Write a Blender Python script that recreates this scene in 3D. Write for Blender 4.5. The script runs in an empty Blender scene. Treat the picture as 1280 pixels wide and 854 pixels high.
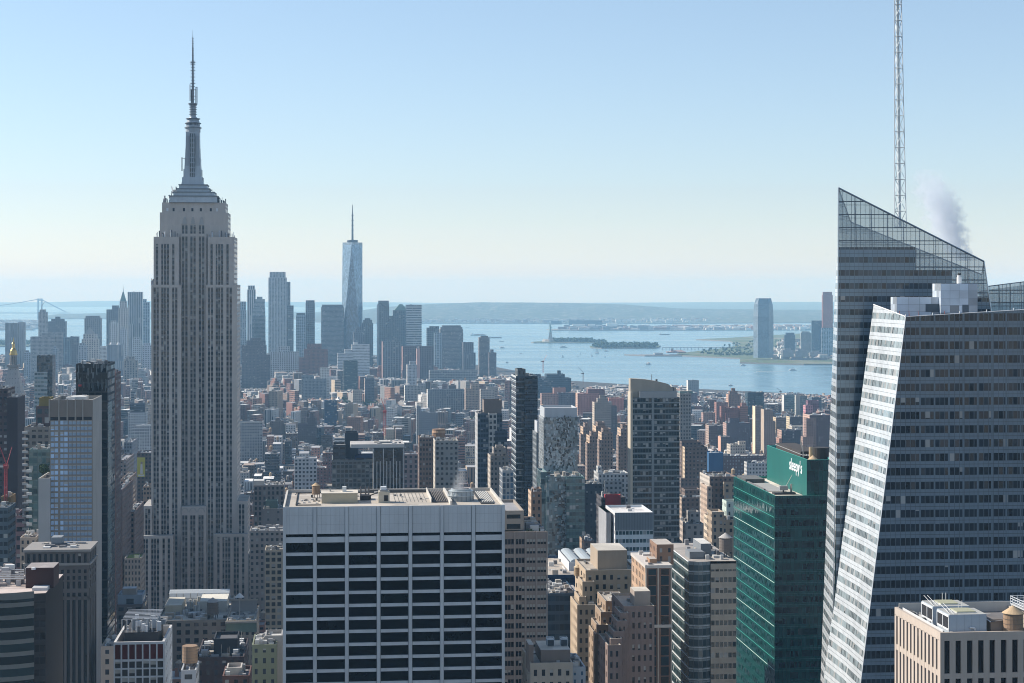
import bpy, math, random
import numpy as np
from mathutils import Vector, Matrix
R = math.radians
sc = bpy.context.scene
COL = sc.collection
# ------------------------------------------------------------------ camera, sky, sun, exposure
F, CX, EY, EH = 2300.0, 640.0, 361.0, 270.0        # focal length in photo pixels, eye row, eye height in metres
cam = bpy.data.cameras.new('camera'); camo = bpy.data.objects.new('camera', cam); COL.objects.link(camo)
camo.location = (0, 0, EH); camo.rotation_euler = (R(90), 0, 0)
cam.sensor_width = 36; cam.lens = F/1280*36; cam.shift_y = -(427-EY)/1280
cam.clip_start = 1; cam.clip_end = 120000
sc.camera = camo
SUN_AZ, SUN_EL = 74, 36                           # degrees left of the view axis, height
sdir = Vector((-math.sin(R(SUN_AZ))*math.cos(R(SUN_EL)), math.cos(R(SUN_AZ))*math.cos(R(SUN_EL)), math.sin(R(SUN_EL))))
w = bpy.data.worlds.new('World'); sc.world = w; w.use_nodes = True
wn = w.node_tree; bg = wn.nodes['Background']
sky = wn.nodes.new('ShaderNodeTexSky'); sky.sky_type = 'NISHITA'; sky.sun_disc = False
sky.sun_elevation = R(SUN_EL); sky.sun_rotation = math.atan2(sdir.x, sdir.y)
sky.altitude = 250; sky.air_density = 1.0; sky.dust_density = 0.1; sky.ozone_density = 3.5
hsv = wn.nodes.new('ShaderNodeHueSaturation'); hsv.inputs['Saturation'].default_value = 0.80; hsv.inputs['Hue'].default_value = 0.486; hsv.inputs['Value'].default_value = 1.0
wn.links.new(sky.outputs[0], hsv.inputs['Color']); tint = wn.nodes.new('ShaderNodeVectorMath'); tint.operation = 'MULTIPLY'; tint.inputs[1].default_value = (.95, .96, 1.055)
wn.links.new(hsv.outputs[0], tint.inputs[0]); wn.links.new(tint.outputs[0], bg.inputs[0]); bg.inputs[1].default_value = 0.105
sl = bpy.data.lights.new('sun', 'SUN'); sl.energy = 5.0; sl.angle = R(0.5); sl.color = (1, 0.93, 0.83)
slo = bpy.data.objects.new('sun', sl); COL.objects.link(slo)
slo.rotation_euler = (-sdir).to_track_quat('-Z', 'Y').to_euler()
sc.view_settings.view_transform = 'Standard'; sc.view_settings.look = 'None'
sc.view_settings.exposure = 0.42; sc.view_settings.gamma = 1
cy = sc.cycles
cy.use_denoising = True; cy.denoiser = 'OPENIMAGEDENOISE'
cy.denoising_input_passes = 'RGB_ALBEDO_NORMAL'; cy.denoising_prefilter = 'ACCURATE'
cy.filter_width = 1.0; cy.max_bounces = 6; cy.diffuse_bounces = 2; cy.glossy_bounces = 2; cy.transmission_bounces = 2
cy.transparent_max_bounces = 8; cy.volume_bounces = 3
cy.caustics_reflective = False; cy.caustics_refractive = False
HAZE_DENSITY = 5.2e-5
# ------------------------------------------------------------------ helpers
def curv(y): return y*y/14.8e6
def gz(y): return 12.0 - curv(y)                   # street level of the city, earth curvature included
def P(px, py, Y): return Vector(((px-CX)/F*Y, Y, EH-(py-EY)/F*Y))
def proj(x, y, z): return CX+F*x/y, EY-F*(z-EH)/y
def setp(o, label=None, cat=None, group=None, kind=None):
    if label: o['label'] = label
    if cat: o['category'] = cat
    if group: o['group'] = group
    if kind: o['kind'] = kind
    return o
class NT:
    def __init__(s, name):
        s.m = bpy.data.materials.new(name); s.m.use_nodes = True
        s.t = s.m.node_tree; s.t.nodes.clear(); s.out = s.t.nodes.new('ShaderNodeOutputMaterial')
    def n(s, typ, **k):
        nd = s.t.nodes.new('ShaderNode'+typ)
        for a, b in k.items(): setattr(nd, a, b)
        return nd
    def put(s, sock, v):
        if v is None: return
        if hasattr(v, 'is_output'): s.t.links.new(v, sock)
        elif isinstance(v, (tuple, list)) and len(v) == 3 and sock.type == 'RGBA': sock.default_value = (*v, 1)
        else: sock.default_value = v
    def f(s, op, a, b=None, c=None):
        nd = s.n('Math', operation=op)
        for i, v in enumerate((a, b, c)): s.put(nd.inputs[i], v)
        return nd.outputs[0]
    def v(s, op, a, b=None):
        nd = s.n('VectorMath', operation=op); s.put(nd.inputs[0], a)
        if b is not None: s.put(nd.inputs['Scale'] if op == 'SCALE' else nd.inputs[1], b)
        return nd.outputs[0]
    def mix(s, fac, a, b):
        nd = s.n('Mix', data_type='RGBA'); s.put(nd.inputs[0], fac); s.put(nd.inputs[6], a); s.put(nd.inputs[7], b)
        return nd.outputs[2]
    def mixf(s, fac, a, b):
        nd = s.n('Mix', data_type='FLOAT'); s.put(nd.inputs[0], fac); s.put(nd.inputs[2], a); s.put(nd.inputs[3], b)
        return nd.outputs[0]
    def attr(s, name): return s.n('Attribute', attribute_name=name)
    def sep(s, v):
        nd = s.n('SeparateXYZ'); s.put(nd.inputs[0], v); return nd.outputs
    def comb(s, x, y, z):
        nd = s.n('CombineXYZ'); s.put(nd.inputs[0], x); s.put(nd.inputs[1], y); s.put(nd.inputs[2], z); return nd.outputs[0]
    def noise(s, vec, scale, detail=3, rough=.55):
        nd = s.n('TexNoise'); s.put(nd.inputs['Vector'], vec); nd.inputs['Scale'].default_value = scale
        nd.inputs['Detail'].default_value = detail; nd.inputs['Roughness'].default_value = rough
        return nd.outputs[0]
    def bsdf(s, **k):
        b = s.n('BsdfPrincipled')
        for a, v in k.items(): s.put(b.inputs[a.replace('_', ' ')], v)
        return b
    def done(s, shader, vol=False):
        s.t.links.new(shader, s.out.inputs['Volume' if vol else 'Surface']); return s.m
M = {}
def mk_facade():
    t = NT('facade'); uv = t.sep(t.attr('wuv').outputs['Vector'])
    par = t.sep(t.attr('par').outputs['Vector']); siz = t.sep(t.attr('siz').outputs['Vector']); ext = t.sep(t.attr('ext').outputs['Vector'])
    col = t.attr('col').outputs['Color']; gc = t.attr('gcol').outputs['Color']
    a = t.f('DIVIDE', uv[0], par[0]); b = t.f('DIVIDE', uv[1], par[1])
    mx = t.f('LESS_THAN', t.f('ABSOLUTE', t.f('SUBTRACT', t.f('FRACT', a), .5)), t.f('MULTIPLY', siz[0], .5))
    my = t.f('LESS_THAN', t.f('ABSOLUTE', t.f('SUBTRACT', t.f('FRACT', b), .5)), t.f('MULTIPLY', siz[1], .5))
    mv = t.f('GREATER_THAN', uv[1], siz[2])
    mask = t.f('MULTIPLY', t.f('MULTIPLY', mx, my), mv)
    cell = t.comb(t.f('FLOOR', a), t.f('FLOOR', b), par[2])
    wn_ = t.n('TexWhiteNoise', noise_dimensions='3D'); t.put(wn_.inputs['Vector'], cell)
    rv, rc = wn_.outputs['Value'], wn_.outputs['Color']; rs = t.sep(rc)
    g = t.v('SCALE', gc, t.f('ADD', t.f('MULTIPLY', rv, 1.1), .45))
    blind = t.f('LESS_THAN', rs[1], ext[1])
    bh = t.f('GREATER_THAN', t.f('ADD', rs[2], .15), t.f('FRACT', b))        # blinds pulled part of the way
    g = t.mix(t.f('MULTIPLY', t.f('MULTIPLY', blind, bh), .75), g, (.40, .40, .39))
    nv = t.noise(t.comb(t.f('MULTIPLY', uv[0], .35), t.f('MULTIPLY', uv[1], .05), par[2]), 1, 4)
    n2 = t.noise(t.comb(uv[0], uv[1], par[2]), .06, 4)
    wf = t.f('ADD', .52, t.f('ADD', t.f('MULTIPLY', nv, .38), t.f('MULTIPLY', n2, .38)))
    glossy = t.f('LESS_THAN', ext[0], .3)
    edge = t.f('MAXIMUM', t.f('GREATER_THAN', t.f('ABSOLUTE', t.f('SUBTRACT', t.f('FRACT', a), .5)), .465), t.f('GREATER_THAN', t.f('ABSOLUTE', t.f('SUBTRACT', t.f('FRACT', b), .5)), .482))
    line = t.f('SUBTRACT', 1, t.f('MULTIPLY', t.f('MULTIPLY', edge, glossy), .55))           # joints of a curtain wall
    g = t.v('SCALE', g, t.f('ADD', .35, t.f('MULTIPLY', n2, 1.3)))  # broad noise paints uneven reflections into the glass colour
    base = t.mix(mask, t.v('SCALE', col, t.f('MULTIPLY', wf, line)), g)
    geo = t.n('NewGeometry')
    nrm = t.v('NORMALIZE', t.v('ADD', geo.outputs['Normal'], t.v('SCALE', t.v('SUBTRACT', rc, (.5, .5, .5)), t.f('MULTIPLY', mask, .05))))
    bs = t.bsdf(Base_Color=base, Roughness=t.mixf(mask, ext[0], .07), IOR=t.mixf(mask, t.mixf(t.f('LESS_THAN', ext[0], .3), 1.45, ext[2]), ext[2]), Normal=nrm)
    return t.done(bs.outputs[0])
def mk_plain(name, rough, lo, hi, scale, metal=0, ior=1.45):
    t = NT(name); tc = t.n('NewGeometry').outputs['Position']
    n1 = t.noise(tc, scale, 5); n2 = t.noise(t.v('MULTIPLY', tc, (1, 1, .25)), scale*.18, 3)
    k = t.f('ADD', lo, t.f('MULTIPLY', t.f('ADD', n1, n2), (hi-lo)*.5))
    b = t.bsdf(Base_Color=t.v('SCALE', t.attr('col').outputs['Color'], k), Roughness=rough, Metallic=metal, IOR=ior)
    return t.done(b.outputs[0])
def mk_roof():
    t = NT('roof_felt'); tc = t.n('NewGeometry').outputs['Position']
    n1 = t.noise(tc, .5, 5); n2 = t.noise(tc, .07, 4, .7)
    vo = t.n('TexVoronoi', feature='F1'); t.put(vo.inputs['Vector'], t.v('MULTIPLY', tc, (1, 1, 0))); vo.inputs['Scale'].default_value = .13
    pv = t.sep(vo.outputs['Color'])[0]
    k = t.f('ADD', .42, t.f('ADD', t.f('MULTIPLY', n1, .35), t.f('ADD', t.f('MULTIPLY', n2, .5), t.f('MULTIPLY', pv, .3))))
    b = t.bsdf(Base_Color=t.v('SCALE', t.attr('col').outputs['Color'], k), Roughness=.85)
    return t.done(b.outputs[0])
def mk_pane():
    t = NT('window_pane'); oi = t.n('ObjectInfo').outputs['Random']; tc = t.n('NewGeometry').outputs['Position']
    n = t.noise(tc, .35, 3, .7)
    g = t.v('SCALE', t.attr('gcol').outputs['Color'], t.f('ADD', .35, t.f('ADD', t.f('MULTIPLY', oi, .7), t.f('MULTIPLY', n, .6))))
    wn_ = t.n('TexWhiteNoise', noise_dimensions='1D'); t.put(wn_.inputs['W'], t.f('MULTIPLY', oi, 91.7))
    ext = t.sep(t.attr('ext').outputs['Vector'])
    bl = t.f('MULTIPLY', t.f('LESS_THAN', wn_.outputs['Value'], ext[1]), .8)
    vv = t.sep(t.attr('wuv').outputs['Vector'])[1]
    bl = t.f('MULTIPLY', bl, t.f('LESS_THAN', vv, t.f('ADD', .25, t.f('MULTIPLY', oi, .6))))
    b = t.bsdf(Base_Color=t.mix(bl, g, (.5, .48, .44)), Roughness=.06, IOR=ext[2])
    nb = t.n('Bump'); nb.inputs['Strength'].default_value = .12; nb.inputs['Distance'].default_value = .3; t.put(nb.inputs['Height'], t.noise(tc, .25, 2))
    t.put(b.inputs['Normal'], nb.outputs[0])
    return t.done(b.outputs[0])
def mk_screen():
    t = NT('glass_screen'); uv = t.sep(t.attr('wuv').outputs['Vector']); par = t.sep(t.attr('par').outputs['Vector'])
    a = t.f('FRACT', t.f('DIVIDE', uv[0], par[0])); b = t.f('FRACT', t.f('DIVIDE', uv[1], par[1]))
    m = t.f('MAXIMUM', t.f('LESS_THAN', a, .085), t.f('LESS_THAN', b, .07))
    m = t.f('MAXIMUM', m, t.f('LESS_THAN', t.f('ABSOLUTE', t.f('SUBTRACT', b, .30)), .018))
    gl = t.bsdf(Base_Color=(.33, .40, .45), Roughness=.08, IOR=1.7)
    tr = t.n('BsdfTransparent'); tr.inputs[0].default_value = (.80, .86, .88, 1)
    ms = t.n('MixShader'); ms.inputs[0].default_value = .55
    t.t.links.new(tr.outputs[0], ms.inputs[1]); t.t.links.new(gl.outputs[0], ms.inputs[2])
    fr = t.bsdf(Base_Color=(.07, .09, .11), Roughness=.5)
    m2 = t.n('MixShader'); t.put(m2.inputs[0], m)
    t.t.links.new(ms.outputs[0], m2.inputs[1]); t.t.links.new(fr.outputs[0], m2.inputs[2])
    return t.done(m2.outputs[0])
def mk_water():
    t = NT('water'); tc = t.n('NewGeometry').outputs['Position']
    h = t.f('ADD', t.noise(t.v('MULTIPLY', tc, (.02, .05, 1)), 1, 6, .65), t.f('MULTIPLY', t.noise(t.v('MULTIPLY', tc, (.0012, .004, 1)), 1, 4), 1.2))
    slick = t.noise(t.v('MULTIPLY', tc, (.0007, .0035, 1)), 1, 5, .6)
    bp = t.n('Bump'); bp.inputs['Strength'].default_value = .55; bp.inputs['Distance'].default_value = 2.2; t.put(bp.inputs['Height'], h)
    k = t.f('MULTIPLY', t.f('SUBTRACT', slick, .38), 3.4)  # wind slicks; their glints are also painted as a paler water colour
    b = t.bsdf(Base_Color=t.mix(k, (.125, .24, .31), (.17, .295, .365)), Roughness=t.mixf(k, .16, .34), IOR=1.333, Normal=bp.outputs[0])
    return t.done(b.outputs[0])
def mk_ground(name, c1, c2, c3, s1, s2):
    t = NT(name); tc = t.n('NewGeometry').outputs['Position']
    f1 = t.f('MULTIPLY', t.f('SUBTRACT', t.noise(tc, s1, 6, .65), .38), 3.5)
    f2 = t.f('MULTIPLY', t.f('SUBTRACT', t.noise(tc, s2, 5, .6), .52), 6)
    t1 = t.n('Clamp'); t.put(t1.inputs[0], f1); t2 = t.n('Clamp'); t.put(t2.inputs[0], f2)
    b = t.bsdf(Base_Color=t.mix(t2.outputs[0], t.mix(t1.outputs[0], c1, c2), c3), Roughness=.9)
    return t.done(b.outputs[0])
M['facade'] = mk_facade()
M['plain'] = mk_plain('masonry', .82, .66, 1.05, .9)
M['metal'] = mk_plain('painted_metal', .42, .75, 1.0, .8)
M['steel'] = mk_plain('steel', .32, .85, 1.1, .6, .75)
M['wood'] = mk_plain('weathered_wood', .85, .55, 1.25, 2.5)
M['leaf'] = mk_plain('foliage', .9, .5, 1.4, .35)
M['roof'] = mk_roof(); M['pane'] = mk_pane(); M['screen'] = mk_screen(); M['water'] = mk_water()
M['street'] = mk_ground('asphalt', (.045, .046, .05), (.07, .07, .072), (.055, .055, .055), .05, .004)
M['paving'] = mk_ground('paving', (.16, .155, .15), (.24, .23, .22), (.2, .19, .18), .2, .02)
M['hill'] = mk_ground('wooded_land', (.02, .04, .024), (.05, .072, .04), (.24, .23, .21), .011, .017)
M['park'] = mk_ground('grass_land', (.06, .10, .04), (.10, .13, .06), (.22, .20, .15), .01, .004)
# style of a face: material, wall colour, bay, floor height, window width and height as shares, glass colour, wall roughness, blinds, glass IOR
class S:
    def __init__(s, c, b=3.2, f=3.5, wx=.5, wy=.55, g=(.025, .032, .042), r=.85, bl=.16, ior=1.5, top=1.3, m='facade'):
        s.c, s.b, s.f, s.wx, s.wy, s.g, s.r, s.bl, s.ior, s.top, s.m = c, b, f, wx, wy, g, r, bl, ior, top, m
    def but(s, **k):
        o = S(s.c); o.__dict__.update(s.__dict__); o.__dict__.update(k); return o
def plain(c, m='plain'): return S(c, m=m)
class B:
    """collects faces and links them as ONE mesh object"""
    def __init__(s):
        s.v = []; s.fc = []; s.uv = []; s.mi = []; s.mats = []; s.at = []
    def face(s, pts, st, uv=None, seed=0.0, bay=None):
        i = len(s.v); s.v.extend([tuple(p) for p in pts]); s.fc.append(tuple(range(i, i+len(pts))))
        s.uv.extend(uv if uv else [(p[0], p[1]) for p in pts])
        if st.m not in s.mats: s.mats.append(st.m)
        s.mi.append(s.mats.index(st.m))
        s.at.append((*st.c, *st.g, bay or st.b, st.f, seed, st.wx, st.wy, st.top, st.r, st.bl, st.ior))
    def wall(s, p, q, z0, z1, st, seed=0.0, z0b=None, z1b=None):
        """vertical quad from p to q (outside on the right hand of p->q)"""
        z0b = z0 if z0b is None else z0b; z1b = z1 if z1b is None else z1b
        L = math.hypot(q[0]-p[0], q[1]-p[1])
        nb = max(1, round(L/st.b)); U = nb*st.b; zt = max(z1, z1b)
        s.face([(p[0], p[1], z0), (q[0], q[1], z0b), (q[0], q[1], z1b), (p[0], p[1], z1)], st,
               [(0, zt-z0), (U, zt-z0b), (U, zt-z1b), (0, zt-z1)], seed)
    def box(s, x0, x1, y0, y1, z0, z1, st, roof=None, seed=None, sides='nesw'):
        if seed is None: seed = len(s.v)*.37 % 97
        A, Bq, C, D = (x0, y0), (x1, y0), (x1, y1), (x0, y1)
        if 'n' in sides: s.wall(A, Bq, z0, z1, st, seed)
        if 'w' in sides: s.wall(Bq, C, z0, z1, st, seed+1)
        if 's' in sides: s.wall(C, D, z0, z1, st, seed+2)
        if 'e' in sides: s.wall(D, A, z0, z1, st, seed+3)
        s.face([(x0, y0, z1), (x1, y0, z1), (x1, y1, z1), (x0, y1, z1)], roof or plain(st.c))
        return s
    def prism(s, poly, z0, z1, st, roof=None, seed=0):
        n = len(poly)
        for i in range(n): s.wall(poly[i], poly[(i+1) % n], z0, z1, st, seed+i)
        s.face([(p[0], p[1], z1) for p in poly], roof or plain(st.c)); return s
    def frust(s, cx, cy, w0, d0, w1, d1, z0, z1, st, seed=0, cap=True):
        a = [(cx-w0/2, cy-d0/2), (cx+w0/2, cy-d0/2), (cx+w0/2, cy+d0/2), (cx-w0/2, cy+d0/2)]
        b = [(cx-w1/2, cy-d1/2), (cx+w1/2, cy-d1/2), (cx+w1/2, cy+d1/2), (cx-w1/2, cy+d1/2)]
        for i in range(4):
            j = (i+1) % 4; L = math.dist(a[i], a[j]); L1 = math.dist(b[i], b[j]); h = z1-z0
            s.face([(*a[i], z0), (*a[j], z0), (*b[j], z1), (*b[i], z1)], st, [(0, h), (L, h), ((L+L1)/2, 0), ((L-L1)/2, 0)], seed+i)
        if cap: s.face([(*p, z1) for p in b], plain(st.c))
        return s
    def cyl(s, cx, cy, r0, r1, z0, z1, st, n=14, cap=True, seed=0):
        for i in range(n):
            a, b = 2*math.pi*i/n, 2*math.pi*(i+1)/n; L = 2*math.pi*r0/n; h = z1-z0
            p = [(cx+r0*math.cos(a), cy+r0*math.sin(a), z0), (cx+r0*math.cos(b), cy+r0*math.sin(b), z0),
                 (cx+r1*math.cos(b), cy+r1*math.sin(b), z1), (cx+r1*math.cos(a), cy+r1*math.sin(a), z1)]
            if r1 < 1e-6: p = p[:3]
            s.face(p, st, [(i*L, h), (i*L+L, h), (i*L+L, 0), (i*L, 0)][:len(p)], seed)
        if cap and r1 > 1e-6: s.face([(cx+r1*math.cos(2*math.pi*i/n), cy+r1*math.sin(2*math.pi*i/n), z1) for i in range(n)], st)
        return s
    def bar(s, p, q, r, st, n=4):
        p, q = Vector(p), Vector(q); d = q-p
        if d.length < 1e-6: return s
        d.normalize(); a = d.orthogonal().normalized(); b = d.cross(a)
        c = [(a*math.cos(t)+b*math.sin(t))*r for t in (2*math.pi*(k+.5)/n for k in range(n))]
        for i in range(n):
            j = (i+1) % n; s.face([p+c[i], p+c[j], q+c[j], q+c[i]], st)
        s.face([q+x for x in c], st); s.face([p+x for x in reversed(c)], st)
        return s
    def build(s, name, parent=None, loc=None, yaw=None):
        me = bpy.data.meshes.new(name); me.from_pydata(s.v, [], s.fc)
        for m in s.mats: me.materials.append(M[m])
        me.polygons.foreach_set('material_index', s.mi)
        nl = len(me.loops); li = np.empty(nl, np.int32); me.loops.foreach_get('vertex_index', li)
        u = np.zeros((nl, 3), np.float32); u[:, :2] = np.array(s.uv, np.float32)[li]
        A = np.array(s.at, np.float32)
        a = me.attributes.new('wuv', 'FLOAT_VECTOR', 'CORNER'); a.data.foreach_set('vector', u.ravel())
        for k, nm in enumerate(('col', 'gcol', 'par', 'siz', 'ext')):
            a = me.attributes.new(nm, 'FLOAT_VECTOR', 'FACE'); a.data.foreach_set('vector', np.ascontiguousarray(A[:, k*3:k*3+3]).ravel())
        me.update()
        o = bpy.data.objects.new(name, me); COL.objects.link(o)
        if parent: o.parent = parent
        if loc is not None: o.location = loc
        if yaw is not None: o.rotation_euler = (0, 0, yaw)
        return o
def empty(name, loc, yaw=0):
    o = bpy.data.objects.new(name, None); COL.objects.link(o); o.empty_display_size = 2
    o.location = loc; o.rotation_euler = (0, 0, yaw); return o
def dup(o, parent=None):
    c = o.copy(); COL.objects.link(c)
    if parent: c.parent = parent
    for ch in list(o.children): dup(ch, c)
    return c
YAW = R(5.6)
CY, SY = math.cos(YAW), math.sin(YAW)
OCC = []      # what stands in front: (px0, px1, ytop, ybottom, Y, footprint in grid metres, short name)
class H:
    """frame of a building placed by the left end of its front face"""
    def __init__(s, name, label, pxl, pxr, ytop, Y, D, ybot=860, cat='skyscraper', yaw=YAW, group=None, short=None, mesh_root=False, occ=True):
        s.Y, s.D, s.yaw, s.pxl, s.pxr = Y, D, yaw, pxl, pxr
        s.X = (pxl-CX)/F*Y; k = (pxr-CX)/F; c, sn = math.cos(yaw), math.sin(yaw)
        s.W = (k*Y-s.X)/(c-k*sn); s.base = gz(Y); s.top = s.z(ytop)
        s.c, s.s = c, sn; s.name, s.label, s.cat, s.group = name, label, cat, group
        s.short = short
        if not mesh_root: s.root = setp(empty(name, (s.X, s.Y, s.base), yaw), label, cat, group)
        if occ:
            pts = [(s.X+c*x-sn*y, Y+sn*x+c*y) for x in (0, s.W) for y in (0, D)]
            g = [(x*CY+y*SY, -x*SY+y*CY) for x, y in pts]
            pr = [CX+F*x/y for x, y in pts]
            OCC.append((min(pr), max(pr), ytop, ybot, Y, (min(q[0] for q in g), max(q[0] for q in g), min(q[1] for q in g), max(q[1] for q in g)), short or label, s))
    def z(s, py, Y=None): return EH-(py-EY)/F*(Y or s.Y)-s.base
    def x(s, px, dy=0):
        """local x of photo column px on the plane dy behind the front"""
        k = (px-CX)/F; X0, Y0 = s.X-s.s*dy, s.Y+s.c*dy
        return (k*Y0-X0)/(s.c-k*s.s)
    def add(s, name, b, **k): return setp(b.build(name, s.root), **k)
def roofing(b, x0, x1, y0, y1, z, wall, roof, ph=1.0, pt=.45):
    """parapet ring and a roof sheet below its top"""
    b.face([(x0+pt, y0+pt, z-ph), (x1-pt, y0+pt, z-ph), (x1-pt, y1-pt, z-ph), (x0+pt, y1-pt, z-ph)], roof)
    cp = plain(wall)
    o = [(x0, y0), (x1, y0), (x1, y1), (x0, y1)]; i = [(x0+pt, y0+pt), (x1-pt, y0+pt), (x1-pt, y1-pt), (x0+pt, y1-pt)]
    for k in range(4):
        l = (k+1) % 4
        b.face([(*o[k], z), (*o[l], z), (*i[l], z), (*i[k], z)], cp)
        b.face([(*i[k], z), (*i[l], z), (*i[l], z-ph), (*i[k], z-ph)], cp)
def walls4(b, x0, x1, y0, y1, z0, z1, st, seed=0, side=None):
    """four walls; side: style of the two flanks"""
    sd = side or st
    b.wall((x0, y0), (x1, y0), z0, z1, st, seed); b.wall((x1, y0), (x1, y1), z0, z1, sd, seed+1)
    b.wall((x1, y1), (x0, y1), z0, z1, st, seed+2); b.wall((x0, y1), (x0, y0), z0, z1, sd, seed+3)
RNG = random.Random(7)
GREY, DARKR, WHITER, TANR = (.26, .26, .27), (.07, .072, .08), (.62, .62, .60), (.42, .37, .30)
def clutter(b, x0, x1, y0, y1, z, n, rng, big=3.0):
    for _ in range(n):
        w, d, h = rng.uniform(1, big), rng.uniform(1, big), rng.uniform(.8, 2.6)
        if x1-x0 < w+1 or y1-y0 < d+1: continue
        x, y = rng.uniform(x0+.5, x1-w-.5), rng.uniform(y0+.5, y1-d-.5)
        c = rng.choice([(.55, .55, .54), (.3, .3, .31), (.12, .12, .13), (.45, .4, .34), (.65, .65, .64)])
        b.box(x, x+w, y, y+d, z, z+h, plain(c, 'metal'))
def roofkit(b, x0, x1, y0, y1, z, n, rng):
    """ducts, pipes, fans, hatches, tar patches and a rail on a near roof"""
    W_, D_ = x1-x0, y1-y0
    if W_ < 5 or D_ < 5: return
    for _ in range(n):
        x, y = rng.uniform(x0+1, x1-2), rng.uniform(y0+1, y1-2); k = rng.random(); g = rng.choice([.10, .22, .38, .55, .68]); m = plain((g, g*.99, g*.96), 'metal')
        if k < .25:
            L = rng.uniform(2, min(12, W_*.5)); e = min(x1-1, x+L); b.bar((x, y, z+.35), (e, y, z+.35), rng.uniform(.06, .2), m); b.bar((e, y, z), (e, y, z+.5), .1, m)
        elif k < .45:
            L = rng.uniform(2, min(10, D_*.5)); e = min(y1-1, y+L); w = rng.uniform(.4, 1); b.box(x, x+w, y, e, z+.2, z+.2+w*.8, m)
        elif k < .62: r = rng.uniform(.25, .8); b.cyl(x, y, r, r*.9, z, z+rng.uniform(.5, 1.6), m, 10)
        elif k < .8: w, d = rng.uniform(.6, 2.6), rng.uniform(.6, 2.2); b.box(x, min(x1-.6, x+w), y, min(y1-.6, y+d), z, z+rng.uniform(.4, 2.0), m)
        elif k < .93: w, d = rng.uniform(1.5, 6), rng.uniform(1.5, 5); q = rng.choice([.05, .09, .3, .5]); b.box(x, min(x1-.6, x+w), y, min(y1-.6, y+d), z, z+.03+.02*rng.random(), plain((q, q, q), 'roof'))
        else: b.bar((x, y, z), (x, y, z+rng.uniform(2, 5)), .05, m)
def tower(name, label, pxl, pxr, ytop, Y, D, ybot, st, tiers=(), roof=GREY, pent=(), side=None, cat='office tower', yaw=YAW, short=None,
          group=None, par=1.1, clut=5, extra=None, rim=None):
    """a building of one main block, upper or side blocks (px0, px1, ytop, y offset, depth[, style]) and penthouses (px0, px1, ytop, y offset, depth, colour)"""
    one = Y > 3300
    h = H(name, label, pxl, pxr, ytop, Y, D, ybot, cat, yaw, group, short, mesh_root=one)
    rng = random.Random(int(pxl*7+ytop*13))
    w = B(); r = w if one else B(); sd = rng.uniform(0, 90)
    walls4(w, 0, h.W, 0, D, 0, h.top, st, sd, side)
    roofing(r, 0, h.W, 0, D, h.top, rim or st.c, plain(roof, 'roof'), par)
    if Y < 1400 and clut > 1: roofkit(r, 0, h.W, 0, D, h.top-par, 12+clut*3, rng)
    clutter(r, 0, h.W, 0, D, h.top-par, clut*2 if Y < 1300 else clut, rng, max(1.5, min(5, h.W*.18)))
    for i, t in enumerate(tiers):
        a, bb, zt = h.x(t[0], t[3]), h.x(t[1], t[3]), h.z(t[2], Y+t[3]*h.c)
        s2 = t[5] if len(t) > 5 else st
        z0 = 0 if (a < -.5 or bb > h.W+.5 or t[3] < 0) else h.top-par
        walls4(w, a, bb, t[3], t[3]+t[4], z0, zt, s2, sd+7*i+9)
        roofing(r, a, bb, t[3], t[3]+t[4], zt, s2.c, plain(roof, 'roof'), par)
    if not one:
        h.add('walls', w); h.add('roof', r)
    q = w if one else None
    for t in pent:
        b = q or B(); a, bb, zt = h.x(t[0], t[3]), h.x(t[1], t[3]), h.z(t[2], Y+t[3]*h.c)
        c = t[5] if len(t) > 5 else st.c
        b.box(a, bb, t[3], t[3]+t[4], h.top-par, zt, c if isinstance(c, S) else plain(c), plain(roof, 'roof'))
        if not q: h.add('penthouse', b)
    if extra: extra(h, w)
    if one:
        h.root = setp(w.build(name, None, (h.X, h.Y, h.base), yaw), label, cat, group)
    return h
def pane_mesh(w, hgt, g, bl, ior, face):
    b = B(); st = S((.1, .1, .1), g=g, bl=bl, ior=ior, m='pane')
    if face == 'n': pts = [(-w/2, 0, -hgt/2), (w/2, 0, -hgt/2), (w/2, 0, hgt/2), (-w/2, 0, hgt/2)]
    elif face == 'e': pts = [(0, w/2, -hgt/2), (0, -w/2, -hgt/2), (0, -w/2, hgt/2), (0, w/2, hgt/2)]
    else: pts = [(0, -w/2, -hgt/2), (0, w/2, -hgt/2), (0, w/2, hgt/2), (0, -w/2, hgt/2)]
    b.face(pts, st, [(0, 1), (1, 1), (1, 0), (0, 0)]); return b
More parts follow.
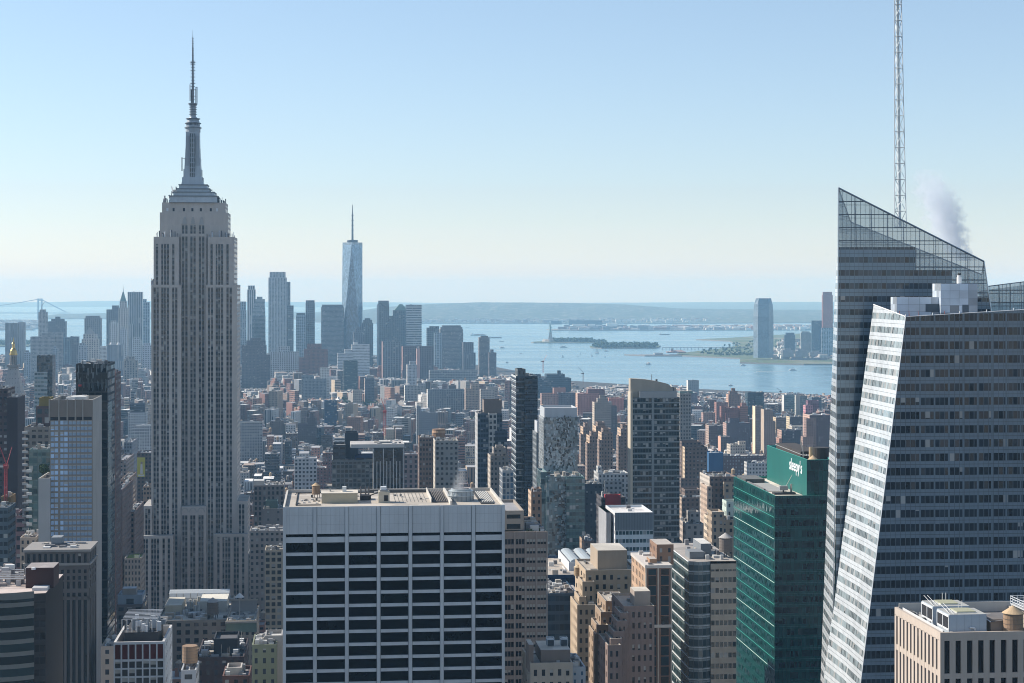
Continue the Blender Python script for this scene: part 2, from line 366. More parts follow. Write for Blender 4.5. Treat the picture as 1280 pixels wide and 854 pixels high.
class Grid:
    """a wall of real piers and spandrels with a window pane set back in every opening; panes are parts, at most 100 on one building"""
    def __init__(s, h): s.h = h; s.n = 0; s.rest = {}
    def add(s, w, face, a0, a1, off, cols, rows, wall, g=(.02, .027, .035), bl=.1, ior=1.6, rec=.35, name='window', pm=None):
        """face 'n','e','w'; a0..a1 its extent; off the plane; cols [(c0,c1)], rows [(z0,z1)] openings"""
        def bx(u0, u1, z0, z1):
            if u1-u0 < .01 or z1-z0 < .01: return
            if face == 'n': w.box(u0, u1, off, off+rec, z0, z1, wall, wall, sides='new'); 
            elif face == 'e': w.box(off, off+rec, u0, u1, z0, z1, wall, wall, sides='nes')
            else: w.box(off-rec, off, u0, u1, z0, z1, wall, wall, sides='nsw')
        cols = sorted(cols); rows = sorted(rows); zt, zb = rows[-1][1], rows[0][0]
        prev = a0
        for c0, c1 in cols+[(a1, a1)]:
            bx(prev, c0, zb, zt); prev = c1
        for c0, c1 in cols:
            pz = zb
            for z0, z1 in rows:
                if z0 > pz:                                            # spandrel, 3 mm behind the piers' faces
                    if face == 'n': w.box(c0, c1, off+.03, off+rec, pz, z0, wall, wall, sides='n')
                    elif face == 'e': w.box(off+.03, off+rec, c0, c1, pz, z0, wall, wall, sides='e')
                    else: w.box(off-rec, off-.03, c0, c1, pz, z0, wall, wall, sides='w')
                    w.face([(c0, off+.03, pz), (c0, off+rec, pz), (c1, off+rec, pz), (c1, off+.03, pz)] if face == 'n' else
                           [(off, c0, pz), (off+(rec if face == 'e' else -rec), c0, pz), (off+(rec if face == 'e' else -rec), c1, pz), (off, c1, pz)], wall)
                pz = z1
        me = {}
        for c0, c1 in cols:
            for z0, z1 in reversed(rows):
                k = (round(c1-c0, 2), round(z1-z0, 2))
                u, z = (c0+c1)/2, (z0+z1)/2; d = off+(rec-.05 if face != 'w' else -(rec-.05))
                loc = (u, d, z) if face == 'n' else (d, u, z)
                if s.n >= 100:
                    s.rest.setdefault((face, g, bl, ior), []).append((loc, c1-c0, z1-z0)); continue
                s.n += 1
                if k in me: o = me[k].copy(); COL.objects.link(o)
                else: o = pane_mesh(c1-c0, z1-z0, g, bl, ior, face).build(name, s.h.root); me[k] = o
                o.parent = s.h.root; o.location = loc
    def finish(s):
        if not s.rest: return
        b = B()
        for (face, g, bl, ior), L in s.rest.items():
            for loc, ww, hh in L:
                pb = pane_mesh(ww, hh, g, bl, ior, face)
                st = S((.1, .1, .1), g=g, bl=bl, ior=ior, m='pane')
                b.face([tuple(Vector(p)+Vector(loc)) for p in pb.v], st, pb.uv)
        s.h.add('window', b, kind='stuff')
def pieces(h, name, L, parent=None):
    """many like pieces of one building: the first 100 as parts, the rest as one part"""
    for q in L[:100]: q.build(name, parent or h.root)
    if len(L) > 100:
        b = B()
        for q in L[100:]:
            n = len(b.v); b.v.extend(q.v); b.fc.extend([tuple(i+n for i in f_) for f_ in q.fc]); b.uv.extend(q.uv); b.at.extend(q.at)
            for m in q.mats:
                if m not in b.mats: b.mats.append(m)
            b.mi.extend([b.mats.index(q.mats[i]) for i in q.mi])
        setp(b.build(name, parent or h.root), kind='stuff')
def bays(a0, a1, n, share, m0=0.0):
    """n openings spread over a0+m0..a1-m0, each taking share of its bay"""
    L = (a1-a0-2*m0)/n
    return [(a0+m0+L*(i+.5-share/2), a0+m0+L*(i+.5+share/2)) for i in range(n)]
def floors(top, step, hgt, n): return [(top-step*i-hgt, top-step*i) for i in range(n)]
# ------------------------------------------------------------------ setting: water, land, hills, haze
def sheet(name, rows, mat, elev, label=None, skirt=True):
    """rows (Y, x_left, x_right): a curved-earth land sheet elev metres above the sea with a sea wall round it"""
    b = B(); st = S((.2, .2, .2), m=mat); wl = plain((.22, .21, .2)); R2 = []
    for (a, b0) in zip(rows, rows[1:]):
        n = max(1, int((b0[0]-a[0])/400))
        for i in range(n): R2.append(tuple(a[k]+(b0[k]-a[k])*i/n for k in range(3)))
    R2.append(rows[-1]); z = lambda y: elev-curv(y)
    for p, q in zip(R2, R2[1:]):
        b.face([(p[1], p[0], z(p[0])), (p[2], p[0], z(p[0])), (q[2], q[0], z(q[0])), (q[1], q[0], z(q[0]))], st)
        if skirt:
            for k in (1, 2): b.face([(p[k], p[0], z(p[0])), (q[k], q[0], z(q[0])), (q[k], q[0], -2-curv(q[0])), (p[k], p[0], -2-curv(p[0]))], wl)
    if skirt:
        for p in (R2[0], R2[-1]): b.face([(p[1], p[0], z(p[0])), (p[2], p[0], z(p[0])), (p[2], p[0], -2-curv(p[0])), (p[1], p[0], -2-curv(p[0]))], wl)
    return setp(b.build(name), label, None, None, 'structure')
sheet('water', [(-2500, -5000, 5000), (2000, -6000, 6000), (8000, -8000, 8000), (20000, -16000, 16000), (40000, -32000, 32000), (46000, -36000, 36000)], 'water', 0, skirt=False)
SHORE = [(-2000, -3200, 2700), (2500, -2900, 2350), (3700, -2700, 1420), (4467, -2600, 790), (4780, -2560, 470), (5218, -2480, 150), (6090, -2150, -45), (6900, -1850, -330), (7500, -1000, -700)]
sheet('street', SHORE, 'street', 12)
def shore_r(y):
    for a, b in zip(SHORE, SHORE[1:]):
        if a[0] <= y <= b[0]: return a[2]+(b[2]-a[2])*(y-a[0])/(b[0]-a[0])
    return -1e9
def pxs(rows): return [(Y, (a-CX)/F*Y, (b-CX)/F*Y) for Y, a, b in rows]
sheet('liberty_island_ground', pxs([(9300, 667, 738), (9420, 664, 757), (9700, 690, 742)]), 'park', 4)
sheet('ellis_island_ground', pxs([(8420, 752, 810), (8500, 738, 823), (8750, 737, 826), (8850, 756, 822)]), 'park', 4)
sheet('pier_ground', pxs([(7440, 806, 866), (7560, 780, 945)]), 'paving', 4)
sheet('new_jersey_ground', pxs([(6560, 1005, 1075), (6720, 925, 1100), (7150, 925, 1130), (7450, 850, 1150), (7650, 846, 1160), (8300, 900, 1170), (8800, 925, 1180), (9600, 912, 1180), (9900, 870, 1180), (10150, 905, 1180), (11500, 1020, 1190)]), 'park', 5)
sheet('port_ground', pxs([(12300, 690, 860), (12600, 683, 1200), (13300, 760, 1200), (13800, 800, 1200)]), 'paving', 4)
sheet('governors_island_ground', pxs([(8700, -80, 35), (9200, -80, 44), (9500, -80, 30)]), 'park', 5)
sheet('brooklyn_ground', pxs([(12400, -90, 40), (13300, -90, 48), (15800, -90, 60)]), 'paving', 6)
sheet('staten_island_ground', pxs([(15000, 470, 860), (15700, 380, 1230), (19000, 360, 1260), (24000, 340, 1290)]), 'hill', 6)
def hills(name, px0, px1, Y0, Y1, prof, seed, nx=150, ny=14):
    rg = random.Random(seed); b = B(); st = S((.1, .1, .1), m='hill'); ph = [rg.uniform(0, 9) for _ in range(6)]
    V = []
    for j in range(ny+1):
        t = j/ny; Y = Y0+(Y1-Y0)*t; row = []
        for i in range(nx+1):
            px = px0+(px1-px0)*i/nx; Yr = Y0+(Y1-Y0)*.7
            hh = EH-(prof(px)-EY)/F*Yr+curv(Yr)
            s = math.sin(min(1, t/.7)*math.pi/2)**1.3 if t < .7 else 1-.5*(t-.7)/.3
            e = 1
            if t > 0: e += .10*math.sin(px*.043+ph[0]+t*5)+.07*math.sin(px*.11+ph[1]-t*9)+.03*math.sin(px*.31+ph[2]+t*17)+rg.uniform(-.02, .02)
            row.append(((px-CX)/F*Y, Y, 5-curv(Y)+max(0, hh*s*(.9+.1*e if t > .5 else e))))
        V.append(row)
    for j in range(ny):
        for i in range(nx): b.face([V[j][i], V[j][i+1], V[j+1][i+1], V[j+1][i]], st)
    return setp(b.build(name), None, None, None, 'structure')
def lerp(pts):
    def f(x):
        if x <= pts[0][0]: return pts[0][1]
        for a, b in zip(pts, pts[1:]):
            if x <= b[0]: return a[1]+(b[1]-a[1])*(x-a[0])/(b[0]-a[0])
        return pts[-1][1]
    return f
hills('staten_island_hills', 440, 1200, 15800, 21500, lerp([(440, 390), (475, 385), (520, 381.5), (560, 379.2), (600, 378.2), (640, 378.6), (700, 378.6), (780, 381), (850, 386), (950, 387.5), (1200, 388)]), 3)
hills('bay_shore_hills', 52, 190, 17600, 20000, lerp([(52, 396), (75, 393), (110, 392.5), (190, 391)]), 5, 60)
hills('far_hills', -60, 620, 36000, 43000, lerp([(-60, 378.5), (60, 378), (100, 377), (130, 376.2), (190, 376.5), (300, 377.5), (480, 378.2), (620, 379.5)]), 8)
hills('far_plain_hills', 600, 1320, 27000, 39000, lerp([(600, 379.5), (760, 378.6), (900, 378), (1040, 377.6), (1320, 377.2)]), 11)
# haze: one closed box of pale air round everything
hb = B(); hs = plain((1, 1, 1)); hb.box(-42000, 42000, -3000, 48000, -200, 480, hs)
hb.face([(-42000, -3000, -200), (-42000, 48000, -200), (42000, 48000, -200), (42000, -3000, -200)], hs)
ho = setp(hb.build('haze'), None, None, None, 'stuff')
t = NT('haze_air'); v = t.n('VolumePrincipled'); v.inputs['Color'].default_value = (.38, .69, 1, 1); v.inputs['Absorption Color'].default_value = (.65, .82, 1, 1); v.inputs['Density'].default_value = HAZE_DENSITY
v.inputs['Anisotropy'].default_value = 0.0
ho.data.materials.clear(); ho.data.materials.append(t.done(v.outputs[0], True))
# ------------------------------------------------------------------ near towers
def letters(txt, size, parent, loc, rot, c, name='lettering', ext=.06, sx=1.0):
    cu = bpy.data.curves.new(name, 'FONT'); cu.body = txt; cu.size = size; cu.extrude = ext; cu.offset = .07; cu.align_x = 'CENTER'
    m = NT('letter_white'); cu.materials.append(m.done(m.bsdf(Base_Color=c, Roughness=.4).outputs[0]))
    o = bpy.data.objects.new(name, cu); COL.objects.link(o); dg = bpy.context.evaluated_depsgraph_get(); me = bpy.data.meshes.new_from_object(o.evaluated_get(dg)); bpy.data.objects.remove(o)
    o = bpy.data.objects.new(name, me); COL.objects.link(o); o.parent = parent; o.location = loc; o.rotation_euler = rot; o.scale = (sx, 1, 1); return o
def core(w, h, D, zt, zg, below, rec, top, side=None, seed=3, back=None):
    """the mass behind a front grid: upper band to the grid's top zt, plain facade under its foot zg"""
    b0 = top
    w.wall((0, 0), (h.W, 0), zt, h.top, top, seed)
    w.wall((0, 0), (h.W, 0), 0, zg, below, seed+1)
    w.face([(0, 0, zt), (0, rec, zt), (h.W, rec, zt), (h.W, 0, zt)], top)
    w.face([(0, rec, zg), (h.W, rec, zg), (h.W, rec, zt), (0, rec, zt)], S((.03, .03, .035)).but(wx=0))
# --- white stone slab with dark ribbon windows, centre foreground
h = H('office_tower', 'wide white stone slab tower with long black ribbon windows in seven bays', 353.6, 631, 634, 520, 45, 860, short='the white ribbon window slab')
tv = S((.60, .62, .63), wx=0, r=.7); w = B(); zt, zg = h.z(668.2), h.z(878)
core(w, h, 45, zt, zg, tv, .55, tv)
w.wall((h.W, 0), (h.W, 45), 0, h.top, tv); w.wall((h.W, 45), (0, 45), 0, h.top, tv); w.wall((0, 45), (0, 0), 0, h.top, tv)
pw = h.W/7; cols = [(pw*i+.55, pw*(i+1)-.55) for i in range(7)]
rows = [(h.z(672), h.z(668.4))]+[(h.z(679+16.3*i+12.3), h.z(679+16.3*i)) for i in range(12)]
G = Grid(h); G.add(w, 'n', 0, h.W, 0, cols, rows, tv, g=(.002, .003, .0045), bl=.0, ior=1.2, rec=.55); G.finish()
for i in range(8):
    x = min(max(pw*i, .45), h.W-.45); w.box(x-.42, x+.42, -.35, 0, 0, h.top+.02, tv, tv, sides='new')
for i in range(7):                                                       # joints of the stone panels
    for k in range(1, 6): w.box(cols[i][0]+k*1.28, cols[i][0]+k*1.28+.035, -.012, 0, zt, h.top-.4, plain((.30, .31, .33)), sides='new')
    for xx in (cols[i][0]-.03, cols[i][1]-.05): w.box(xx, xx+.08, -.02, 0, zg, h.top-.1, plain((.10, .11, .12)), sides='new')
    for zz in (h.top-2.5, h.top-5.1): w.box(cols[i][0], cols[i][1], -.012, 0, zz, zz+.04, plain((.36, .37, .38)), sides='n')
h.add('walls', w)
r = B(); roofing(r, 0, h.W, 0, 45, h.top, (.60, .56, .50), plain((.42, .375, .32), 'roof'), .85, .5); zr = h.top-.85
px_ = lambda px, dy: h.x(px, dy)
r.box(px_(537, 22), px_(538, 22), 14, 43, zr, zr+1.3, plain((.6, .56, .5))); r.box(px_(559, 22), px_(561.5, 22), 8, 43, zr, zr+1.2, plain((.66, .62, .56)))
r.box(px_(539, 22), px_(558, 22), 14, 42, zr, zr+.2, plain((.03, .03, .035))); r.box(px_(597, 22), px_(613, 22), 9, 42, zr, zr+.2, plain((.05, .05, .05)))
for k in range(7): r.box(px_(600, 22)+k*.5, px_(600, 22)+k*.5+.16, 12, 40, zr+.2, zr+.45, plain((.55, .55, .53)))
for k in range(9): x = px_(540, 22)+k*.5; r.bar((x, 15, zr+.3), (x, 41, zr+.9), .09, plain((.20, .18, .16)))
for k in range(8): r.box(px_(372+k*3.2, 14), px_(374.2+k*3.2, 14), 14+(k*7) % 12, 16+(k*7) % 12, zr, zr+.3, plain((.62, .6, .56) if k % 3 else (.16, .15, .14)))
for k in range(9): r.box(px_(492+k*4.7, 30), px_(492.6+k*4.7, 30), 16, 40, zr, zr+.08, plain((.26, .24, .21)))
r.box(px_(463, 30), px_(536, 30), 41.5, 42.5, zr, zr+.9, plain((.10, .10, .10)))
r.bar((px_(370, 10), 10, zr+.2), (px_(370, 10), 42, zr+.2), .2, plain((.06, .06, .06))); r.bar((px_(370, 42), 42, zr+.2), (px_(470, 42), 42, zr+.2), .2, plain((.06, .06, .06))); r.bar((px_(370, 10), 10, zr+.2), (px_(401, 10), 10, zr+.2), .15, plain((.06, .06, .06)))
for px in (451, 457, 461): r.bar((px_(px, 24), 24, zr), (px_(px, 24), 24, zr+4), .2, plain((.07, .07, .08)))
r.box(px_(450, 24), px_(462, 24), 22, 27, zr, zr+1.4, plain((.05, .05, .055))); r.bar((px_(462, 26), 26, zr+.9), (px_(474, 26), 26, zr+2), .18, plain((.05, .05, .05)))
for k in range(30): x, y = RNG.uniform(2, 56), RNG.uniform(16, 42); q_ = RNG.uniform(.3, 1.1); r.box(x, x+q_, y, y+q_, zr, zr+RNG.uniform(.15, .8), plain(RNG.choice([(.12, .12, .12), (.55, .53, .5), (.3, .28, .26), (.65, .64, .62)])))
h.add('roof', r)
p = B(); zp = h.z(617, 535); p.box(px_(402, 15), px_(447, 15), 15, 23, zr, zp-.25, plain((.50, .44, .32)), plain((.48, .43, .37), 'roof')); p.box(px_(402, 15)-.15, px_(447, 15)+.15, 14.85, 23.15, zp-.25, zp, plain((.56, .5, .4)), plain((.50, .45, .38), 'roof'))
p.box(px_(428, 18), px_(433, 18), 18, 19.5, zp, zp+1.5, plain((.7, .72, .72), 'metal')); p.box(px_(412, 18), px_(414, 18), 19, 20, zp, zp+.7, plain((.4, .38, .35), 'metal')); h.add('penthouse', p)
p = B(); zp = h.z(616, 535); p.box(px_(473, 15), px_(487, 15), 15, 18.5, zr, zp, plain((.56, .51, .41))); p.box(px_(475, 15), px_(485, 15), 15.4, 18, zp, zp+.5, plain((.35, .35, .35)))
p.box(px_(480, 15), px_(485, 15), 14.95, 15, zr+.5, zr+2.2, plain((.04, .04, .04)), sides='new'); p.box(px_(476, 15), px_(483, 15), 15.6, 17.6, zp+.5, zp+1.3, plain((.7, .73, .76), 'metal')); h.add('stair_house', p)
p = B(); cx_, cy_ = px_(576, 19), 19; st2 = lambda c: plain((c*.92, c, c*1.03), 'metal')
for r0, r1, z0, z1, c in ((3.75, 3.7, 0, 1.5, .36), (3.95, 3.95, 1.5, 1.7, .52), (3.7, 3.45, 1.7, 2.8, .42), (3.65, 3.65, 2.8, 3.0, .55), (3.0, 2.9, 3.0, 3.5, .40)): p.cyl(cx_, cy_, r0, r1, zr+z0, zr+z1, st2(c), 28)
p.cyl(cx_, cy_, 2.5, 2.5, zr+3.5, zr+3.52, plain((.05, .05, .06)), 24)
for k in range(16): a = k*.3927; p.bar((cx_+3.85*math.cos(a), cy_+3.85*math.sin(a), zr), (cx_+3.75*math.cos(a), cy_+3.75*math.sin(a), zr+2.8), .07, plain((.25, .27, .28), 'metal'))
setp(p.build('cooling_tower', h.root), 'round silver cooling tower')
HW = h
# --- water tanks: one prototype, copied everywhere
def tank_proto(c, cone, legs=True):
    e = empty('water_tank', (0, 0, 0)); b = B(); b.cyl(0, 0, 1.85, 1.8, 1.6, 5.6, plain(c, 'wood'), 20, True)
    for z in (2.0, 2.8, 3.6, 4.5, 5.3): b.cyl(0, 0, 1.9, 1.9, z, z+.07, plain((.16, .13, .11)), 20, False)
    b.build('barrel', e); b = B(); b.cyl(0, 0, 2.05, .12, 5.55, 6.9, plain(cone, 'wood'), 20); b.build('conical_cap', e)
    for x, y in ((-1.2, -1.2), (1.2, -1.2), (1.2, 1.2), (-1.2, 1.2)):
        b = B(); b.bar((x, y, 0), (x, y, 1.62), .14, plain((.10, .09, .09), 'metal')); b.build('leg', e)
    return e
TP = [tank_proto((.30, .20, .13), (.50, .36, .22)), tank_proto((.20, .17, .15), (.42, .40, .38)), tank_proto((.42, .30, .18), (.55, .43, .28))]
TUSED = [False]*3
def tank(loc, label, s=1.0, kind=None, group='rooftop water tanks'):
    k = RNG.randrange(3) if kind is None else kind
    o = TP[k] if not TUSED[k] else dup(TP[k]); TUSED[k] = True
    o.location = loc; o.scale = (s, s, s); o.rotation_euler.z = RNG.uniform(0, 6)
    return setp(o, label, 'water tank', group)
def on(h, px, dy, z): # world point on a building's roof
    x = h.x(px, dy); return (h.X+h.c*x-h.s*dy, h.Y+h.s*x+h.c*dy, h.base+z)
tank(on(h, 395, 30, zr), 'weathered wooden water tank with tan cone cap at left on the white slab roof', .66, 0)
# --- glass crystal tower, right
e = setp(empty('glass_skyscraper', (125, 585, gz(585)), 0), 'faceted crystal glass skyscraper with a slanting crown and a white lattice mast', 'skyscraper')
OCC.append((1020, 1400, 235, 860, 540, (60+585*SY*0+100, 300, 480, 700), 'the faceted glass skyscraper', None))
O = Vector((125, 585, gz(585)))
def L(px, py, Y): return P(px, py, Y)-O
def gface(b, pts, st, seed, ztop, ux=None):
    p0 = Vector(pts[0]); d = Vector(ux) if ux else Vector((CY, SY, 0)); d.normalize()
    b.face(pts, st, [((Vector(p)-p0).dot(d)+200, ztop-p[2]) for p in pts], seed)
ZT = L(0, 235, 580)[2]
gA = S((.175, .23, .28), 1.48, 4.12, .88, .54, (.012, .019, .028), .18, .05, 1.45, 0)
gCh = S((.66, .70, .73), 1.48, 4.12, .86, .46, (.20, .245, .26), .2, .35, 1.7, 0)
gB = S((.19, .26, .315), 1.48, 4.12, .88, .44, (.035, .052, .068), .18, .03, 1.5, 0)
yb = lambda x: 580+(x-(1048-CX)/F*580)*SY/CY
def LB(px, py):
    k = (px-CX)/F; x0 = (1048-CX)/F*580; t_ = SY/CY; Y = (580-x0*t_)/(1-k*t_); return L(px, py, Y)
w = B()                                                                   # tall part: core walls behind the glass crown
tl, tr = LB(1048, 235), LB(1230, 327)
zc = LB(1048, 309)[2]
gface(w, [LB(1040, 1470), LB(1290, 1470), LB(1246, 440), LB(1236, 372), LB(1190, 372), LB(1190, 338), LB(1144, 338), LB(1144, 309), LB(1047.6, 309)], gB, 5, ZT)
dk = plain((.16, .18, .2)); bk = Vector((9, 40, 0))
for a, c_ in ((LB(1047.6, 309), LB(1144, 309)), (LB(1144, 338), LB(1190, 338)), (LB(1190, 372), LB(1236, 372))):
    w.face([a+Vector((0, .1, 0)), c_+Vector((0, .1, 0)), c_+bk, a+bk], plain((.3, .3, .3), 'roof'))
for a, c_ in ((LB(1144, 309), LB(1144, 338)), (LB(1190, 338), LB(1190, 372))): w.face([a, c_, c_+bk, a+bk], plain((.3, .33, .36)))
gface(w, [LB(1246, 440), LB(1290, 1470), LB(1290, 1470)+bk, LB(1246, 440)+bk], gB, 8, ZT, (-SY, CY, 0))
sil = [L(1048, 235, 580), L(1047, 309, 583), L(1043, 380, 592), L(1036.4, 560, 604), L(1025.5, 854, 612), L(1003, 1470, 614)]
fr = [LB(1048, 235), LB(1047.6, 309), LB(1047.4, 380), LB(1046.8, 560), LB(1040, 854), LB(1022, 1470)]
gSl = gCh.but(wy=.45, g=(.10, .125, .135))
for i in range(1, 5): gface(w, [sil[i+1], fr[i+1], fr[i], sil[i]], gSl, 3, ZT, (.1, -.99, 0))
w.face([q_+bk for q_ in (LB(1040, 1470), LB(1290, 1470), LB(1246, 440), LB(1236, 372), LB(1190, 372), LB(1190, 338), LB(1144, 338), LB(1144, 309), LB(1047.6, 309))], plain((.2, .22, .25)))
w.build('tall_wing', e)
s_ = B(); ss = S((.2, .2, .2), 1.48, 4.12, m='screen')                     # crown: a see-through glass screen on a steel grid, front, east and west sides
gface(s_, [LB(1047.6, 309), LB(1144, 309), LB(1144, 338), LB(1190, 338), LB(1190, 372), LB(1236, 372), tr, tl], ss, 1, ZT)
bkT = [tl+bk*.55+Vector((3, 0, -10)), tr+bk*.55+Vector((0, 0, -4))]
gface(s_, [bkT[0], bkT[1], LB(1236, 372)+bk*.55, LB(1047.6, 309)+bk*.55], ss, 1, ZT)
gface(s_, [tr, bkT[1], LB(1236, 372)+bk*.55, LB(1236, 372)], ss, 1, ZT, (-SY, CY, 0)); gface(s_, [tl, bkT[0], LB(1047.6, 309)+bk*.55, LB(1047.6, 309)], ss, 1, ZT, (-SY, CY, 0))
s_.build('glass_crown', e)
b = B(); sm = plain((.42, .46, .5), 'steel'); b.bar(tl, tr, .28, sm); b.bar(tl, bkT[0], .2, sm); b.bar(bkT[0], bkT[1], .2, sm); b.bar(tr, bkT[1], .2, sm); b.bar(tr, LB(1246, 440), .22, sm); b.bar(tl, fr[2], .18, sm); b.bar(fr[2], fr[4], .14, sm)
for k in range(1, 9):                                                      # steel posts and braces behind the screen
    f_ = k/9; a = tl.lerp(tr, f_)+bk*.03; zlow = LB(1100, 309 if f_ < .52 else 340 if f_ < .78 else 372)[2]
    b.bar(a, (a.x, a.y, zlow), .16, plain((.2, .23, .26), 'metal')); q = a+bk*.4; b.bar(a-Vector((0, 0, .4)), (q.x, q.y, zlow), .13, plain((.2, .23, .26), 'metal'))
b.build('crown_frame', e)
w = B(); YA = 540                                                         # lower wing in front with its leaning chamfer
def LA(px, py):
    k = (px-CX)/F; x0 = (1132-CX)/F*YA; t_ = SY/CY; Y = (YA-x0*t_)/(1-k*t_); return L(px, py, Y)
C0, C1 = LA(1132, 396), LA(1003, 1447); RT, RB = LA(1400, 380), LA(1400, 1447)
P1, P2 = L(1092, 381, 575), L(950, 1447, 590)
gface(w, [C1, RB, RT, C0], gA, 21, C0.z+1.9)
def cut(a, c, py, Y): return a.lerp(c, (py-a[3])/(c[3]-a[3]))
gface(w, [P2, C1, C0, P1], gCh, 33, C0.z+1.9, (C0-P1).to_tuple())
w.face([RB, RB+bk, RT+bk, RT], plain((.2, .22, .25)))
for k in range(1, 15):                                                    # paler column strips between the groups of windows
    f0 = k/15.0; q0, q1 = C0.lerp(RT, f0), C1.lerp(RB, f0*1.0); d_ = Vector((CY, SY, 0))*.26; up = Vector((0, -.04, 0))
    q1 = Vector((q0.x, q0.y, C1.z)); gface(w, [q1-d_+up, q1+d_+up, q0+d_+up, q0-d_+up], gA.but(wy=.0, c=(.15, .20, .245)), 40, C0.z+1.9)
w.build('low_wing', e)
r = B(); zr = C0.z-4
r.face([(C0.x-.5, C0.y+.3, zr), (RT.x, RT.y+.3, zr), (RT.x, RT.y+40, zr), (P1.x, P1.y, zr)], plain((.10, .105, .11), 'roof'))
r.build('roof', e)
b = B(); wm = plain((.78, .79, .80), 'metal'); b.bar(P1, C0, .22, wm); b.bar(C0, RT, .13, wm); b.bar(C0, C1, .13, wm)
for k in range(9): q = C0.lerp(RT, k/8.0); b.bar(q-Vector((0, 0, .2)), q+Vector((0, 0, .7)), .14, wm)
b.build('parapet_rail', e)
Yp = 558
b = B(); lt = S((.27, .32, .37), 3.1, 2.2, .975, .965, (.50, .56, .63), .5, 0, 1.45, 0)
def pb(px0, px1, y0, y1, Y, d): 
    a, c_ = L(px0, y0, Y), L(px1, y1, Y); b.box(a.x, c_.x, a.y, a.y+d, c_.z, a.z, lt, plain((.6, .62, .64), 'roof'), seed=2)
pb(1121, 1178, 371.5, 396, Yp, 9); pb(1176, 1222, 354.5, 392, Yp-2.5, 11)
a, c_ = L(1157, 380, Yp-.05), L(1178, 390, Yp-.05); b.box(a.x, c_.x, a.y, a.y+.05, c_.z, a.z, plain((.12, .15, .18)), sides='new')
a, c_ = L(1203, 381, Yp-2.6), L(1211, 391, Yp-2.6); b.box(a.x, c_.x, a.y, a.y+.05, c_.z, a.z, plain((.16, .19, .22)), sides='new')
b.build('roof_plant_house', e)
b = B(); a = L(1199, 354.5, Yp+3); b.cyl(a.x, a.y, .75, .75, a.z, a.z+2.0, plain((.85, .85, .83), 'metal'), 14); b.cyl(a.x, a.y, .6, .6, a.z+2, a.z+2.5, plain((.75, .75, .74), 'metal'), 14); b.cyl(a.x, a.y, .5, .5, a.z+2.5, a.z+3.1, plain((.05, .05, .05)), 14); setp(b.build('flue', e), 'short white flue with black mouth')
rg = random.Random(4); b = B()
for k in range(22):
    px = 1122+k*5.6+rg.uniform(-1, 1); a = L(px, 392, 549+rg.uniform(0, 3)); s1 = rg.uniform(.3, .9)
    b.box(a.x, a.x+s1*1.6, a.y, a.y+1, zr, C0.z-.3+rg.uniform(-.6, .75), plain(rg.choice([(.8, .8, .8), (.7, .72, .74), (.5, .12, .08), (.06, .06, .07), (.1, .1, .1)]), 'metal'))
for px in (1126, 1138, 1149, 1180): a = L(px, 391, 552); b.bar((a.x, a.y, zr), (a.x+rg.uniform(-.5, .5), a.y, C0.z+1.6), .06, plain((.5, .1, .06)))
b.build('roof_machinery', e)
s_ = B(); a0, a1 = L(1235, 358, 600), L(1330, 346, 606); lo0, lo1 = L(1238, 412, 600), L(1330, 412, 606)
gface(s_, [lo0, lo1, a1, a0], ss, 4, a0.z+3); gface(s_, [lo0+Vector((0, 12, 0)), lo1+Vector((0, 12, 0)), a1+Vector((0, 12, -1.5)), a0+Vector((0, 12, -1.5))], ss, 4, a0.z+3)
s_.build('glass_parapet', e); b = B()
b.bar(a0, a1, .16, sm); b.bar(a0, lo0, .14, sm)
for k in range(1, 7): q0, q1 = a0.lerp(a1, k/7), lo0.lerp(lo1, k/7); b.bar(q0, q1, .14, plain((.25, .28, .3), 'metal'))
b.build('parapet_frame', e)
# mast: three chords, a white core tube and bracing
m_ = setp(empty('mast', (0, 0, 0)), 'white lattice mast'); m_.parent = e
mb = L(1124.5, 284, 596); mt = L(1121.5, -14, 596); hw0, hw1 = 7.4*.259, 4.3*.259
def mp(t_, k):
    c_ = mb.lerp(mt, t_); ww = hw0+(hw1-hw0)*t_; a = math.radians((215, 325, 90)[k]); return c_+Vector((math.cos(a)*ww*1.2, math.sin(a)*ww*1.2, 0))
wh = plain((.70, .74, .76), 'metal')
for k in range(3): b = B(); b.bar(mp(0, k), mp(1, k), .17, wh, 6); b.build('chord', m_)
b = B(); b.bar(mb, mt, .52, plain((.62, .68, .70), 'metal'), 10); b.build('core_tube', m_)
b = B(); n = 15
for i in range(n):
    for k in range(3):
        a, c_ = mp(i/n, k), mp(i/n, (k+1) % 3); b.bar(a, c_, .12, wh); b.bar(a if i % 2 else c_, mp((i+1)/n, (k+1) % 3 if i % 2 else k), .10, wh)
b.build('bracing', m_)
